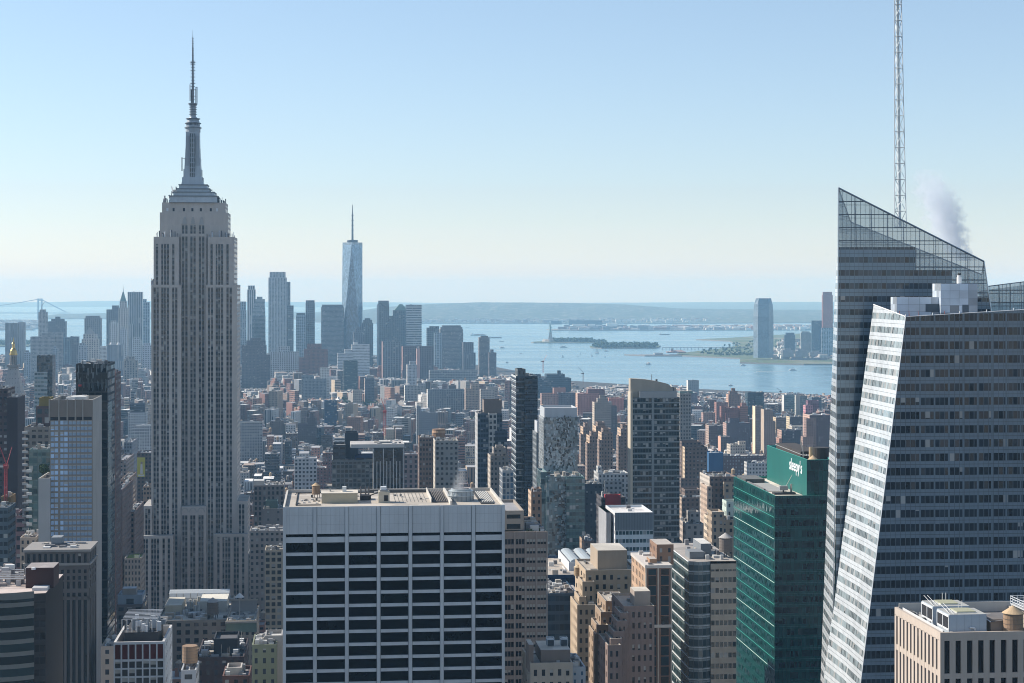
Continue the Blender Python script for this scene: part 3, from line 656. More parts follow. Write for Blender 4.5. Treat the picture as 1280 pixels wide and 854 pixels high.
# --- steam plume
def plume(name, label, pts, dens, seed, ncol=(.86, .88, .93)):
    """a billowing tube of thin vapour, pts (px, py, radius m) at distance Y"""
    Y = pts[0][3]; o0 = P(pts[0][0], pts[0][1], Y); b = B(); rings = []; rg = random.Random(seed); n = 16
    ph = [rg.uniform(0, 6) for _ in range(9)]
    for j, (px, py, r, _) in enumerate(pts):
        c = P(px, py, Y)-o0; rings.append([(c.x+r*math.cos(2*math.pi*i/n), c.y+r*math.sin(2*math.pi*i/n), c.z) for i in range(n)])
    for j in range(len(rings)-1):
        for i in range(n): k = (i+1) % n; b.face([rings[j][i], rings[j][k], rings[j+1][k], rings[j+1][i]], plain((1, 1, 1)))
    b.face(rings[-1], plain((1, 1, 1))); b.face(rings[0][::-1], plain((1, 1, 1)))
    # weld so that the surface is closed
    vm = {}; idx = []
    for v_ in b.v: idx.append(vm.setdefault(tuple(round(x, 4) for x in v_), len(vm)))
    b.fc = [tuple(idx[i] for i in f_) for f_ in b.fc]; b.v = list(vm.keys()); b.uv = [(0, 0)]*len(b.v)
    o = b.build(name, None, o0); setp(o, label, 'steam')
    t = NT(name+'_vapour'); tc = t.n('TexCoord').outputs['Object']
    H_ = (P(0, pts[-1][1], Y)-P(0, pts[0][1], Y)).z; k1 = 10/H_
    warp = t.v('ADD', tc, t.v('SCALE', t.v('SUBTRACT', t.n('TexNoise').outputs[1], (.5, .5, .5)), 0))
    n1 = t.noise(warp, k1, 7, .68); z = t.f('DIVIDE', t.sep(tc)[2], H_)
    # distance from the plume's axis, as a share of its radius at that height
    zs = [(P(0, q[1], Y)-o0).z/H_ for q in pts]
    def ramp(vals):
        r_ = None
        for i in range(len(zs)-1):
            nd = t.n('MapRange'); nd.clamp = True; t.put(nd.inputs[0], z); nd.inputs[1].default_value = zs[i]; nd.inputs[2].default_value = zs[i+1]
            nd.inputs[3].default_value = 0; nd.inputs[4].default_value = vals[i+1]-vals[i]
            r_ = nd.outputs[0] if r_ is None else t.f('ADD', r_, nd.outputs[0])
        return t.f('ADD', r_, vals[0])
    cxs = ramp([(P(q[0], q[1], Y)-o0).x for q in pts]); rr = ramp([q[2] for q in pts]); s = t.sep(tc)
    dx = t.f('SUBTRACT', s[0], cxs); rad = t.f('DIVIDE', t.f('SQRT', t.f('ADD', t.f('MULTIPLY', dx, dx), t.f('MULTIPLY', s[1], s[1]))), rr)
    fall = t.f('SUBTRACT', 1.02, rad); d = t.f('SUBTRACT', t.f('ADD', t.f('MULTIPLY', n1, 2.5), t.f('MULTIPLY', fall, .95)), 1.52)
    cl = t.n('Clamp'); t.put(cl.inputs[0], t.f('MULTIPLY', d, 3.2)); fade = t.n('MapRange'); t.put(fade.inputs[0], z); fade.inputs[1].default_value = 1.0; fade.inputs[2].default_value = .45; fade.inputs[3].default_value = .15; fade.inputs[4].default_value = 1
    v = t.n('VolumePrincipled'); v.inputs['Color'].default_value = (*ncol, 1); v.inputs['Anisotropy'].default_value = .2
    t.put(v.inputs['Density'], t.f('MULTIPLY', t.f('MULTIPLY', cl.outputs[0], fade.outputs[0]), dens))
    o.data.materials.clear(); o.data.materials.append(t.done(v.outputs[0], True)); return o
plume('steam_plume', 'grey steam plume drifting up behind the slanting crown of the glass skyscraper', [(1203, 326, 5.5, 640), (1190, 300, 7.5, 640), (1181, 275, 9, 640), (1173, 250, 9.5, 640), (1163, 228, 8.5, 640), (1157, 212, 6, 640)], .26, 5, (.90, .94, 1.0))
o1 = on(HW, 576, 20, HW.top+4)
plume('steam_wisp', 'thin white steam wisp above the round cooling tower', [(573, 612, 3.2, 540), (575, 600, 2.6, 540), (576, 592, 2.0, 540), (577, 580, 1.2, 540)], .09, 9, (.95, .96, .97))
# --- the great stone skyscraper with the mast
h = H('stone_skyscraper', 'tall grey limestone skyscraper with setbacks and a stepped metal mast, left of centre', 175.5, 309.7, 670, 1290, 60, 760, short='the tall limestone skyscraper')
stn = (.58, .515, .46); ST = S(stn, wx=0, r=.85); wst = S((.17, .165, .165), 2, 3.72, 1.0, .60, (.022, .027, .036), .5, .16, 1.5, 0)
w = B()
def strips(px0, px1, yt, yb_, dy, groups, D, topband=2.5, flank=True):
    """block px0..px1 from row yt down to yb_ with window strips (px centre list) set back between stone piers"""
    Yd = 1290+dy*h.c; x0, x1, z1 = h.x(px0, dy), h.x(px1, dy), h.z(yt, Yd); z0 = 0 if yb_ is None else h.z(yb_, Yd)
    fl = S(stn, 3.4, 3.72, .42, .58, (.028, .033, .042), .85, .2, 1.5, 2)
    if flank:
        w.wall((x1, dy), (x1, dy+D), z0, z1, fl); w.wall((x0, dy+D), (x0, dy), z0, z1, fl)
    w.face([(x0, dy, z1), (x1, dy, z1), (x1, dy+D, z1), (x0, dy+D, z1)], plain((.30, .29, .28), 'roof'))
    zt = z1-topband; prev = x0
    w.wall((x0, dy), (x1, dy), zt, z1, ST)
    for c_ in groups:
        xc = h.x(c_, dy); a, b = xc-.78, xc+.78
        w.wall((prev, dy), (a, dy), z0, zt, ST); prev = b
        w.face([(a, dy, z0), (a, dy+.6, z0), (a, dy+.6, zt), (a, dy, zt)], ST); w.face([(b, dy+.6, z0), (b, dy, z0), (b, dy, zt), (b, dy+.6, zt)], ST)
        s_ = B(); s_.face([(a, dy+.55, z0), (b, dy+.55, z0), (b, dy+.55, zt), (a, dy+.55, zt)], wst, [(0, zt-z0), (2, zt-z0), (2, 0), (0, 0)], c_); h.add('window_strip', s_)
        s_ = B()
    w.wall((prev, dy), (x1, dy), z0, zt, ST)
    for c_ in groups[::2]:                                                 # slender pier ribs
        x = h.x(c_, dy)-1.25; w.box(x-.16, x+.16, dy-.25, dy, z0, zt+.8, ST, ST, sides='new')
T = 15
strips(202.5, 282, 253, 266, 15, [], 30, 1)
strips(199.8, 285, 265.5, None, 14, [229, 233, 239.3, 243.2, 250, 254], 34, 9)
strips(226, 258, 292, 636, 12.5, [229, 233, 239.3, 243.2, 250, 254], 3, 2)
for a, b, gs in ((192, 223.5, [196.3, 203, 206.4, 209.8, 216.6]), (260, 293, [264.5, 271, 274.2, 277.6, 284.4])):
    strips(a, b, 296, None, 8, gs, 42, 5)
for a, b, gs in ((189, 226.3, [193.3, 197, 203, 206.4, 209.8, 216.6, 220.3]), (257.7, 296.5, [261.3, 265, 271, 274.2, 277.6, 284.4, 288.4])):
    strips(a, b, 356, None, 6, gs, 46, 2)
strips(179, 190, 632.6, None, 4, [183, 186.5], 40, 2); strips(296, 309.5, 628, None, 4, [300, 304], 40, 2)
strips(226.8, 257.8, 634, None, 3, [229.3, 232.8, 239.3, 242.8, 249.5, 253], 10, 6)
strips(175.5, 216.5, 670, None, 0, [180, 183.5, 190.5, 194, 197.5, 204.5, 211], 44, 2)
strips(267.8, 309.7, 669, None, 0, [273, 279.5, 283, 286.5, 293.5, 297, 304], 44, 2)
h.add('walls', w)
TR_, CR_, LM_, AE_ = [], [], [], []                                     # arched heads, cresting, lamps, aerials on the decks
for c_ in (231, 241.2, 251.4):
    d = B(); x = h.x(c_, 3); z = h.z(642); R0, R1 = 2.0, 2.7
    for k in range(8):
        a0, a1 = k/8*math.pi, (k+1)/8*math.pi; q = [(x+r_*math.cos(t_), z+r_*1.3*math.sin(t_)) for r_, t_ in ((R0, a0), (R1, a0), (R1, a1), (R0, a1))]
        d.face([(u_, 2.75, v_) for u_, v_ in q], plain((.44, .41, .38))); d.face([(q[1][0], 2.75, q[1][1]), (q[1][0], 3, q[1][1]), (q[2][0], 3, q[2][1]), (q[2][0], 2.75, q[2][1])], plain((.44, .41, .38)))
    TR_.append(d)
for c_ in (231, 241.2, 251.9):
    d = B(); x = h.x(c_, 14); z = h.z(277, 1304)
    for k in range(4): d.box(x-1.6+k*.3, x+1.6-k*.3, 13.6-.05*k, 14, z-2+k*1.3, z-.7+k*1.3, plain((.46, .44, .42)), sides='new')
    CR_.append(d)
for px in (209.3, 217, 230, 240.5, 251, 263.5, 271.3): x = h.x(px, 15); LM_.append(B().box(x-.7, x+.7, 14.9, 15, h.z(264, 1305), h.z(260, 1305), plain((.03, .03, .04) if 215 < px < 268 else (.75, .75, .75)), sides='new'))
for px0, px1, y0, dy in ((192, 223, 296, 9), (260, 293, 296, 9), (203, 213, 253, 17), (271, 282, 253, 17), (189, 192, 356, 8)):
    for k in range(14):
        px = px0+(px1-px0)*RNG.random(); x = h.x(px, dy); z = h.z(y0, 1290+dy); hh = RNG.uniform(1, 5)
        AE_.append(B().bar((x, dy+RNG.uniform(0, 3), z), (x, dy+1, z+hh), RNG.uniform(.1, .45), plain(RNG.choice([(.1, .1, .12), (.3, .32, .35), (.6, .62, .65)]), 'metal')))
pieces(h, 'arch', TR_); pieces(h, 'carved_crest', CR_); pieces(h, 'small_window', LM_); pieces(h, 'roof_aerial', AE_)
mst = setp(empty('mast', (0, 0, 0)), 'stepped metal mast with antenna'); mst.parent = h.root
blue = (.40, .45, .50); mx = lambda px: h.x(px, 28); mz = lambda py: h.z(py, 1318); my = 28
b = B(); sb = S((.50, .55, .59), 1.6, 1.6, 0, .5, (.2, .24, .28), .45, 0, 1.5, 0, 'facade')
for a, c_, y1, y0 in ((213.7, 272.8, 245.5, 254), (218.5, 269, 240.5, 245.5), (222, 263, 236, 240.5), (225, 260, 231, 236)):
    ww = (mx(c_)-mx(a)); x = (mx(a)+mx(c_))/2; b.frust(x, my, ww, ww*.9, ww*.985, ww*.88, mz(y0), mz(y1), sb)
    b.box(x-ww/2-.4, x+ww/2+.4, my-ww*.45-.4, my+ww*.45+.4, mz(y1)-.7, mz(y1), plain((.22, .25, .28), 'metal'))
b.build('mast_base', mst)
b = B(); xc = mx(241.3)
for (ya, wa), (yc, wc) in zip([(231, 27), (222, 22.5), (212, 20), (200, 18.5), (185, 17.2)], [(222, 23.5), (212, 20.4), (200, 18.8), (185, 17.4), (165, 16.5)]):
    k = .573; b.frust(xc, my, wa*k, wa*k, wc*k, wc*k, mz(ya), mz(yc), S((.48, .53, .57), 30, 3, 0, 0, r=.4))
for s in (-1, 1):                                                          # winged buttresses and the dark glazed slot
    for q, (ww, y1) in enumerate(((2.2, 170), (3.4, 198), (4.6, 212), (6.0, 222))): b.box(xc+s*(3.5+q*.28)-ww/2, xc+s*(3.5+q*.28)+ww/2, my-5.4-.2*q, my+5.4, mz(232), mz(y1), plain((.36, .40, .44), 'metal'))
b.box(xc-1.9, xc+1.9, my-6.6, my-4, mz(231), mz(167), S((.35, .39, .43), 1.26, 3.5, .6, .85, (.03, .04, .05), .4, 0, 1.5, 0))
b.build('mast_shaft', mst)
b = B(); cm = plain((.36, .40, .44), 'metal'); dm = plain((.15, .17, .2), 'metal')
for y0, y1, r0, r1, c_ in ((165, 158, 5.3, 5.3, cm), (160, 159, 6.1, 6.1, dm), (158, 152, 5.0, 4.7, S((.4, .44, .48), .9, 3.4, .6, .7, (.04, .05, .06), .4, 0, 1.5, 0)), (154.5, 153.5, 5.8, 5.8, dm), (152, 149, 4.6, 4.0, cm), (148.6, 147.8, 5.2, 5.2, dm), (149, 146, 3.3, 2.6, cm), (146, 130, 2.1, 1.9, cm)):
    b.cyl(xc, my, r0, r1, mz(y0), mz(y1), c_, 18)
for y in (143, 140, 137, 134, 131.5): b.cyl(xc, my, 2.7, 2.7, mz(y), mz(y)+.5, dm, 14)
b.build('mast_crown', mst)
b = B(); xa = mx(241)
for y0, y1, r0, r1 in ((130, 128.8, 3.4, 3.4), (129, 101, .9, .8), (101, 78, .75, .6), (78, 76.6, 1.9, 1.9), (77, 58, .62, .5), (58, 46, .35, .3), (46, 37, .16, .08)): b.cyl(xa, my, r0, r1, mz(y0), mz(y1), plain((.20, .22, .25), 'metal'), 8)
for y in range(80, 128, 4): b.cyl(xa, my, 1.5 if y % 8 else 1.9, 1.5 if y % 8 else 1.9, mz(y), mz(y)+.35, plain((.22, .24, .27), 'metal'), 8)
for y in range(48, 76, 3): b.cyl(xa, my, .85, .85, mz(y), mz(y)+.3, plain((.24, .26, .28), 'metal'), 6)
for k, (px, ya, yc) in enumerate(((246.3, 108, 128), (244.8, 110, 129), (237.5, 105, 126), (239, 112, 129))): b.bar((mx(px), my, mz(yc)), (mx(px), my, mz(ya)), .32, dm)
b.bar((mx(244), my, mz(109)), (mx(246.5), my, mz(109)), .2, dm)
b.build('antenna', mst)
AE_ = []
for k in range(34):
    s = RNG.choice((-1, 1)); px = 241.3+s*RNG.uniform(16, 30); x = mx(px); z = mz(246 if abs(px-241.3) > 26 else 240); hh = RNG.uniform(.6, 5.0 if RNG.random() < .2 else 2)
    AE_.append(B().bar((x, my-RNG.uniform(0, 12), z-1), (x+RNG.uniform(-.4, .4), my-6, z+hh), RNG.uniform(.12, .38), plain(RNG.choice([(.08, .09, .1), (.16, .18, .2), (.5, .52, .55)]), 'metal')))
AE_.append(B().bar((mx(228), my-4, mz(214)), (mx(228), my-4, mz(197)), .4, dm).bar((mx(228), my-4, mz(198)), (mx(231), my-2, mz(198)), .2, dm))
pieces(h, 'aerial', AE_, mst)
# --- styles
BR = S((.205, .105, .08), 3.0, 3.3, .42, .52); TB = S((.40, .31, .225), 3.2, 3.5, .40, .52); GB = S((.30, .285, .27), 3.0, 3.4, .45, .55)
CR = S((.55, .50, .43), 3.1, 3.4, .42, .52); BN = S((.155, .105, .085), 3.0, 3.3, .44, .52); DG = S((.05, .065, .08), 1.5, 3.6, .93, .62, (.014, .02, .028), .2, .06, 1.65, .6)
BG = S((.12, .18, .24), 1.5, 3.8, .94, .6, (.04, .065, .09), .2, .08, 1.75, .6); CC = S((.34, .335, .33), 3.0, 3.3, .6, .5); WH = S((.66, .65, .62), 3.2, 3.5, .45, .5)
def stone_grid(h, w, G, D, zt, zb, nf, ne, step, hgt, wn_, we, st, g=(.02, .026, .034), bl=.15, rec=.35, e_=True, wside=False, m0=.8):
    """grid walls on the front and on the side one sees; the rest plain"""
    n = int((zt-zb)/step); rows = floors(zt, step, hgt, n); zl = rows[-1][0]
    G.add(w, 'n', 0, h.W, 0, bays(0, h.W, nf, wn_, m0), rows, st, g, bl, rec=rec)
    if e_: G.add(w, 'e', rec, D, 0, bays(rec, D, ne, we, m0), rows, st, g, bl, rec=rec)
    if wside: G.add(w, 'w', rec, D, h.W, bays(rec, D, ne, we, m0), rows, st, g, bl, rec=rec)
    x0, x1 = (rec if e_ else 0), h.W-(rec if wside else 0)
    dk = S((.03, .03, .03), wx=0)
    w.face([(x0, rec, zl), (x1, rec, zl), (x1, rec, zt), (x0, rec, zt)], dk)
    if e_: w.face([(rec, D, zl), (rec, rec, zl), (rec, rec, zt), (rec, D, zt)], dk)
    if wside: w.face([(x1, rec, zl), (x1, D, zl), (x1, D, zt), (x1, rec, zt)], dk)
    lo = st.but(wx=wn_, b=h.W/nf, f=step, wy=hgt/step, g=g)
    walls4(w, 0, h.W, 0, D, 0, zl, lo)
    walls4(w, 0, h.W, 0, D, zt, h.top, st.but(wx=0))
    w.wall((h.W, D), (0, D), zl, zt, lo)
    if not e_: w.wall((0, D), (0, 0), zl, zt, lo)
    if not wside: w.wall((h.W, 0), (h.W, D), zl, zt, lo)
# --- tan concrete block with tall slot windows, bottom right
h = H('office_block', 'tan concrete office block with tall slot windows at the bottom right corner', 1175.4, 1330, 791, 380, 31, 860, 'office block', short='the tan slot window block')
st = S((.52, .435, .365), wx=0, r=.8); w = B(); G = Grid(h); D = 31; rec = .6
rowsN = [(h.z(842.5), h.z(801.5)), (h.z(892), h.z(849))]
cn = [(h.x(px), h.x(px+7)) for px in (1180.5, 1194.5, 1208.8, 1222.8, 1237, 1251.2, 1265.4, 1279.5, 1293.7, 1307.8)]
G.add(w, 'n', 0, h.W, 0, cn, rowsN, st, (.008, .01, .013), 0, 1.4, rec); G.add(w, 'e', rec, D, 0, bays(rec, D, 12, .44, .5), [(h.z(840), h.z(800.5)), (h.z(892), h.z(847))], st, (.02, .02, .022), .1, 1.45, .45)
zl, zt = h.z(892), h.z(801.5); walls4(w, 0, h.W, 0, D, 0, zl, st); walls4(w, 0, h.W, 0, D, zt, h.top, st)
w.wall((0.5, D), (.5, rec), zl, zt, plain((.03, .03, .03))); w.wall((.5, rec), (h.W, rec), zl, zt, plain((.03, .03, .03))); w.wall((h.W, 0), (h.W, D), zl, zt, st); w.wall((h.W, D), (0, D), zl, zt, st)
G.finish(); h.add('walls', w)
r = B(); roofing(r, 0, h.W, 0, D, h.top, (.52, .44, .37), plain((.16, .15, .15), 'roof'), 1.3, .6); zr = h.top-1.3
r.box(1.2, 1.3, 2, 29, zr, zr+1.5, plain((.7, .7, .7), 'metal')); r.box(.8, h.W, D-.7, D-.5, zr, zr+2.2, plain((.62, .58, .52)))
for k in range(14): r.box(2+k*.3, 2.2+k*.3, 20+RNG.uniform(0, 8), 20.6+RNG.uniform(0, 8), zr, zr+RNG.uniform(.2, 1), plain(RNG.choice([(.5, .5, .5), (.2, .2, .2)]), 'metal'))
roofkit(r, 1, h.W-1, 1, D-1, zr, 40, RNG); h.add('roof', r)
for x0, y0, LBL in ((3.0, 3.2, 'front pale blue air cooling unit on the tan concrete block'), (2.9, 13.2, 'rear pale blue air cooling unit on the tan concrete block')):
    u = setp(empty('air_cooling_unit', (h.X+h.c*x0-h.s*y0, h.Y+h.s*x0+h.c*y0, h.base+zr), YAW), LBL, 'cooling unit', 'air cooling units on the tan block')
    b = B(); b.box(0, 8.0, 0, 7.6, .3, 4.4, plain((.46, .52, .58), 'metal'), plain((.36, .36, .34), 'roof')); b.box(.4, 7.6, .4, 7.2, 0, .3, plain((.2, .2, .2)))
    for k in (1.6, 3.2, 4.8, 6.4): b.box(k, k+.06, -.02, 0, .4, 4.3, plain((.32, .37, .42), 'metal'), sides='new')
    b.build('casing', u)
    b = B(); b.box(2.2, 6.2, 1.5, 6.2, 4.4, 4.75, plain((.40, .40, .28), 'roof')); b.box(2.0, 6.4, 1.3, 6.4, 4.4, 4.55, plain((.6, .6, .58), 'metal')); b.build('fan_deck', u)
    for y in (.35, 4.0):
        b = B(); b.box(-.04, 0, y, y+3.25, 1.3, 3.7, plain((.02, .02, .025)), sides='nesw'); b.build('louvre', u)
    b = B()
    for z in (1.0, 3.8): b.box(-.12, -.045, 0, 7.6, z, z+.4, plain((.78, .79, .8), 'metal'))
    for y in (0, 3.7, 7.4): b.box(-.12, -.045, y, y+.25, 1.0, 4.2, plain((.78, .79, .8), 'metal'))
    b.build('louvre_frame', u)
    b = B(); b.bar((4.3, -.3, 1.7), (5.3, -.3, 1.6), .22, plain((.8, .8, .8), 'metal'), 8); b.bar((5.3, -.3, 1.6), (5.4, -.3, 1.1), .22, plain((.8, .8, .8), 'metal'), 8); b.build('pipe', u)
    b = B()
    for x in (.3, 1.1): b.bar((x, .3, 4.4), (x, 7.2, 5.6), .05, plain((.7, .7, .7), 'metal')); b.bar((x, .3, 4.4), (x, .3, 5.5), .05, plain((.7, .7, .7), 'metal'))
    for x in (4.2, 5): b.bar((x, 6.5, 4.4), (x, 6.5, 6.2), .07, plain((.75, .75, .75), 'metal'))
    b.build('rail', u)
p = B(); p.box(12.2, 16.4, 4, 9, zr, zr+3.1, plain((.40, .30, .23)), plain((.18, .16, .15), 'roof')); p.face([(11.9, 3.4, zr+2.7), (16.8, 3.4, zr+3.2), (16.8, 9.6, zr+3.6), (11.9, 9.6, zr+3.1)], plain((.15, .14, .14), 'roof')); p.bar((11.9, 3.4, zr+2.75), (11.9, 9.6, zr+3.15), .16, plain((.8, .8, .8), 'metal')); h.add('stair_house', p)
def ptl(h, x, y, z): return (h.X+h.c*x-h.s*y, h.Y+h.s*x+h.c*y, h.base+z)
TPW = h
pl = setp(empty('steel_platform', ptl(h, 19.3, 3.5, zr), YAW), 'white railed steel platform above the brown wooden tank on the tan block', 'platform'); wm = plain((.72, .74, .76), 'metal')
b = B(); b.box(0, 9, 0, 8, 4.9, 5.15, plain((.6, .61, .62), 'metal'), plain((.45, .45, .44), 'roof')); b.box(1.0, 9, 1.0, 8, 0, 4.6, plain((.42, .33, .27)), plain((.2, .2, .2))); b.build('deck', pl)
for x, y in ((.2, .2), (4, .2), (.2, 7.8), (8, .2)): b = B(); b.bar((x, y, 0), (x, y, 4.9), .16, wm); b.build('post', pl)
b = B()
for z in (5.6, 6.2, 6.7):
    b.bar((0, 0, z), (9, 0, z), .06, wm); b.bar((0, 0, z), (0, 8, z), .06, wm); b.bar((0, 8, z), (9, 8, z), .06, wm)
for k in range(7): b.bar((k*1.5, 0, 5.1), (k*1.5, 0, 6.7), .06, wm); b.bar((0, k*1.33, 5.1), (0, k*1.33, 6.7), .06, wm); b.bar((k*1.5, 8, 5.1), (k*1.5, 8, 6.7), .06, wm)
b.build('railing', pl)
tank(ptl(h, 16.6, 2.9, zr-1.6), 'brown wooden tank with tan cone cap beside the white railed platform', 1.12, 0)
# --- green glass tower with lettering
h = H('green_glass_tower', 'green glass office tower with white lettering on its raised block', 968.4, 1046, 619.8, 700, 72, 860, short='the green glass tower')
gN = S((.006, .085, .075), 1.55, 4.15, .93, .58, (.004, .05, .045), .12, .0, 1.7, .5); gE = S((.005, .072, .062), 1.55, 4.15, .93, .54, (.004, .042, .038), .14, .0, 1.6, .5)
w = B(); walls4(w, 0, h.W, 0, 72, 0, h.top, gN, 3, gE); h.add('walls', w)
b = B()                                                                     # black open offices and floor fins
rg = random.Random(12)
for k in range(1, 17):
    z = h.top-4.15*k
    b.box(-.12, 0, .5, 71.5, z-.1, z+.06, plain((.55, .72, .66) if k % 4 == 0 else (.05, .32, .27), 'metal'), sides='nes')
    b.box(0.02, h.W, -.08, 0, z-.08, z+.05, plain((.02, .16, .14), 'metal'), sides='new')
    for u in range(15):
        if rg.random() < .42: x = u*1.55+.12; b.box(x, x+1.3*rg.choice((1, 1, .6)), -.03, 0, z+.9, z+rg.choice((2.2, 2.8, 3.0)), S((.003, .010, .011), wx=0, r=.15), sides='n')
h.add('floor_fins', b)
r = B(); roofing(r, 0, h.W, 0, 72, h.top, (.03, .26, .22), plain((.62, .55, .47), 'roof'), .9, .5); zr = h.top-.9
r.box(1.2, 10, 22, 52, zr, zr+.25, plain((.38, .37, .36), 'roof')); r.box(1, 9, 54, 70, zr, zr+1.6, plain((.10, .10, .10)), plain((.12, .12, .12), 'roof')); r.box(1.5, 2.2, 24, 70, zr, zr+.9, plain((.2, .2, .2)))
h.add('roof', r)
b = B(); dy = 3; x0 = h.x(1008.5, dy); zt = h.z(575, 703); walls4(b, x0, h.W, dy, 68, zr, zt, gN.but(b=1.55, wy=.9, g=(.004, .06, .053)), 9, S((.008, .125, .108), 1.55, 4.15, 0, .965, (.009, .15, .125), .5, 0, 1.5, 0))
roofing(b, x0, h.W, dy, 68, zt, (.06, .40, .34), plain((.09, .085, .08), 'roof'), 1.5, .5); u_ = b.build('raised_block', h.root)
q = B(); q.cyl(x0+3.6, dy+4.5, 3.1, .1, zt-1.2, zt+1.2, plain((.58, .42, .26), 'wood'), 22); q.bar((x0+3.9, dy+9, zt-1.5), (x0+3.9, dy+9, zt+4), .7, plain((.6, .45, .28)), 10); q.box(x0+2, h.W-1, 20, 60, zt-1.4, zt+1.6, plain((.06, .05, .045))); 
for k in range(16): q.bar((x0+1+k*.7, 12+k*3, zt-1.4), (x0+1+k*.7, 12+k*3, zt+rg.uniform(1, 4)), .12, plain((.25, .25, .25), 'metal'))
for k in range(7): q.bar((x0+2+k, 14, zt+.4), (x0+2+k, 62, zt+.9), .12, plain((.4, .4, .4), 'metal'))
q.cyl(x0+8.5, dy+12, 3.4, 3.4, zt-1.5, zt+3.6, plain((.05, .045, .04)), 20); q.build('roof_plant', u_)
setp(letters("sleepy's", 6.5, h.root, (x0-.06, 19.5, (zr+zt)/2+1.0), (R(90), 0, R(-90)), (.78, .8, .8), ext=.1, sx=1.0), 'white raised lettering')
b = B(); xx, yy = 6.6, 12; b.box(xx-4, xx+4.4, yy-1, yy+3, zr, zr+.7, plain((.05, .05, .055))); b.box(xx-1.6, xx+1.6, yy, yy+2, zr+1.6, zr+3.2, plain((.35, .35, .36), 'metal')); b.bar((xx, yy+1, zr), (xx, yy+1, zr+1.6), .3, plain((.1, .1, .1))); b.bar((xx+1, yy+1, zr+3), (xx+3.5, yy+1, zr+7.5), .09, plain((.55, .5, .45))); b.bar((xx+3, yy+.6, zr), (xx+3, yy+.6, zr+4), .4, plain((.35, .33, .3)))
h.add('window_cleaning_rig', b)
# --- rounded green banded block, bottom left
h = H('office_block', 'dark office block with curved pale banded front and a brown penthouse, bottom left corner', -40, 57, 743, 450, 30, 860, 'office block', short='the curved banded block')
w = B(); n = 9; xa, xb = h.x(-40), h.x(43); poly = [(xa+(xb-xa)*i/n, -3.2*math.sin(math.pi*i/n*.9+.15)) for i in range(n+1)]
bs = S((.20, .195, .175), 1.9, 3.0, 1, .64, (.010, .028, .032), .6, .1, 1.7, 1.7)
for p, q in zip(poly, poly[1:]): w.wall(p, q, 0, h.top+.6, bs, 4)
dkb = S((.035, .033, .034), 1.7, 3.0, .9, .55, (.016, .016, .017), .3, .03, 1.5, 2)
w.wall(poly[-1], (h.W, 0), 0, h.top, dkb.but(g=(.025, .025, .027)), 2); w.wall((h.W, 0), (h.W, 30), 0, h.top, S((.02, .017, .018), 4, 3.95, .0, .5, r=.9), 2); w.wall((h.W, 30), (xa, 30), 0, h.top, dkb); w.wall((xa, 30), poly[0], 0, h.top, dkb)
w.face([(*p, h.top) for p in poly]+[(h.W, 0, h.top), (h.W, 30, h.top), (xa, 30, h.top)], plain((.50, .42, .38), 'roof'))
h.add('walls', w)
for k, zz in enumerate((2, 4, 5, 6, 7)):
    if k in (1, 3, 4): b = B(); b.box(xb+.4, xb+2.4, -.06, 0, h.top-4*zz+.6, h.top-4*zz+3.0, S((.3, .17, .06), wx=0, r=.3), sides='n'); h.add('window', b, label='amber tinted window')
b = B(); a, c_ = h.x(32, 8), h.x(67, 8); b.box(a, c_, 8, 17, h.top, h.z(711, 458), plain((.06, .028, .026)), plain((.3, .27, .26), 'roof')); b.cyl(h.x(42, 7.8), 7.9, .5, .5, h.top+4.6, h.top+5.2, plain((.8, .8, .8)), 8); b.box(h.x(40, 4), h.x(59, 4), 4, 7.9, h.top, h.z(736, 454), plain((.6, .6, .6), 'metal')); h.add('penthouse', b)
b = B(); zz = h.top
for k in range(26): x, y = RNG.uniform(xa, h.x(30, 10)), RNG.uniform(8, 28); s = RNG.uniform(.6, 2.4); b.box(x, x+s, y, y+s*.7, zz, zz+RNG.uniform(.6, 3.4), plain(RNG.choice([(.5, .5, .5), (.15, .15, .16), (.35, .3, .28), (.7, .7, .68)]), 'metal'))
for k in range(6): y = 9+k*3; b.bar((xa, y, zz+2.4), (h.x(30, y), y, zz+2.2), .14, plain((.55, .55, .55), 'metal'))
h.add('roof_machinery', b)
# --- white gridded tower with red top panels
h = H('office_tower', 'white framed office tower with dark red panels under its roof line', 142, 205.5, 803, 480, 24, 860, short='the white tower with red panels')
st = S((.60, .60, .60), wx=0, r=.7); w = B(); G = Grid(h); cols = bays(0, h.W, 7, .80, .15); rec = .5
G.add(w, 'n', 0, h.W, 0, cols, [(h.z(824.8), h.z(806.2))], st, (.085, .012, .012), 0, 1.5, rec, 'red_panel'); G.add(w, 'n', 0, h.W, 0, cols, [(h.z(835.8), h.z(827.5)), (h.z(846), h.z(837.5)), (h.z(856.5), h.z(848)), (h.z(867), h.z(858.5))], st, (.05, .05, .048), .3, 1.5, rec)
G.add(w, 'n', 0, h.W, 0, [], [(h.z(827.5), h.z(824.8))], st); zl = h.z(867); w.face([(0, rec, zl), (h.W, rec, zl), (h.W, rec, h.top), (0, rec, h.top)], plain((.05, .04, .04)))
w.wall((0, 0), (h.W, 0), h.z(806.2), h.top, st); w.wall((0, 0), (h.W, 0), 0, zl, st)
w.wall((h.W, 0), (h.W, 24), 0, h.top, S((.60, .60, .60), 4, 3.2, .2, .4)); w.wall((h.W, 24), (0, 24), 0, h.top, st); w.wall((0, 24), (0, 0), 0, h.top, st); h.add('walls', w)
r = B(); roofing(r, 0, h.W, 0, 24, h.top, (.62, .60, .58), plain((.09, .09, .09), 'roof'), 2.6, .6); h.add('roof', r); zr = h.top-2.6
b = B(); b.box(2.2, 11, 5, 20, zr, h.z(791, 485), plain((.06, .06, .065))); 
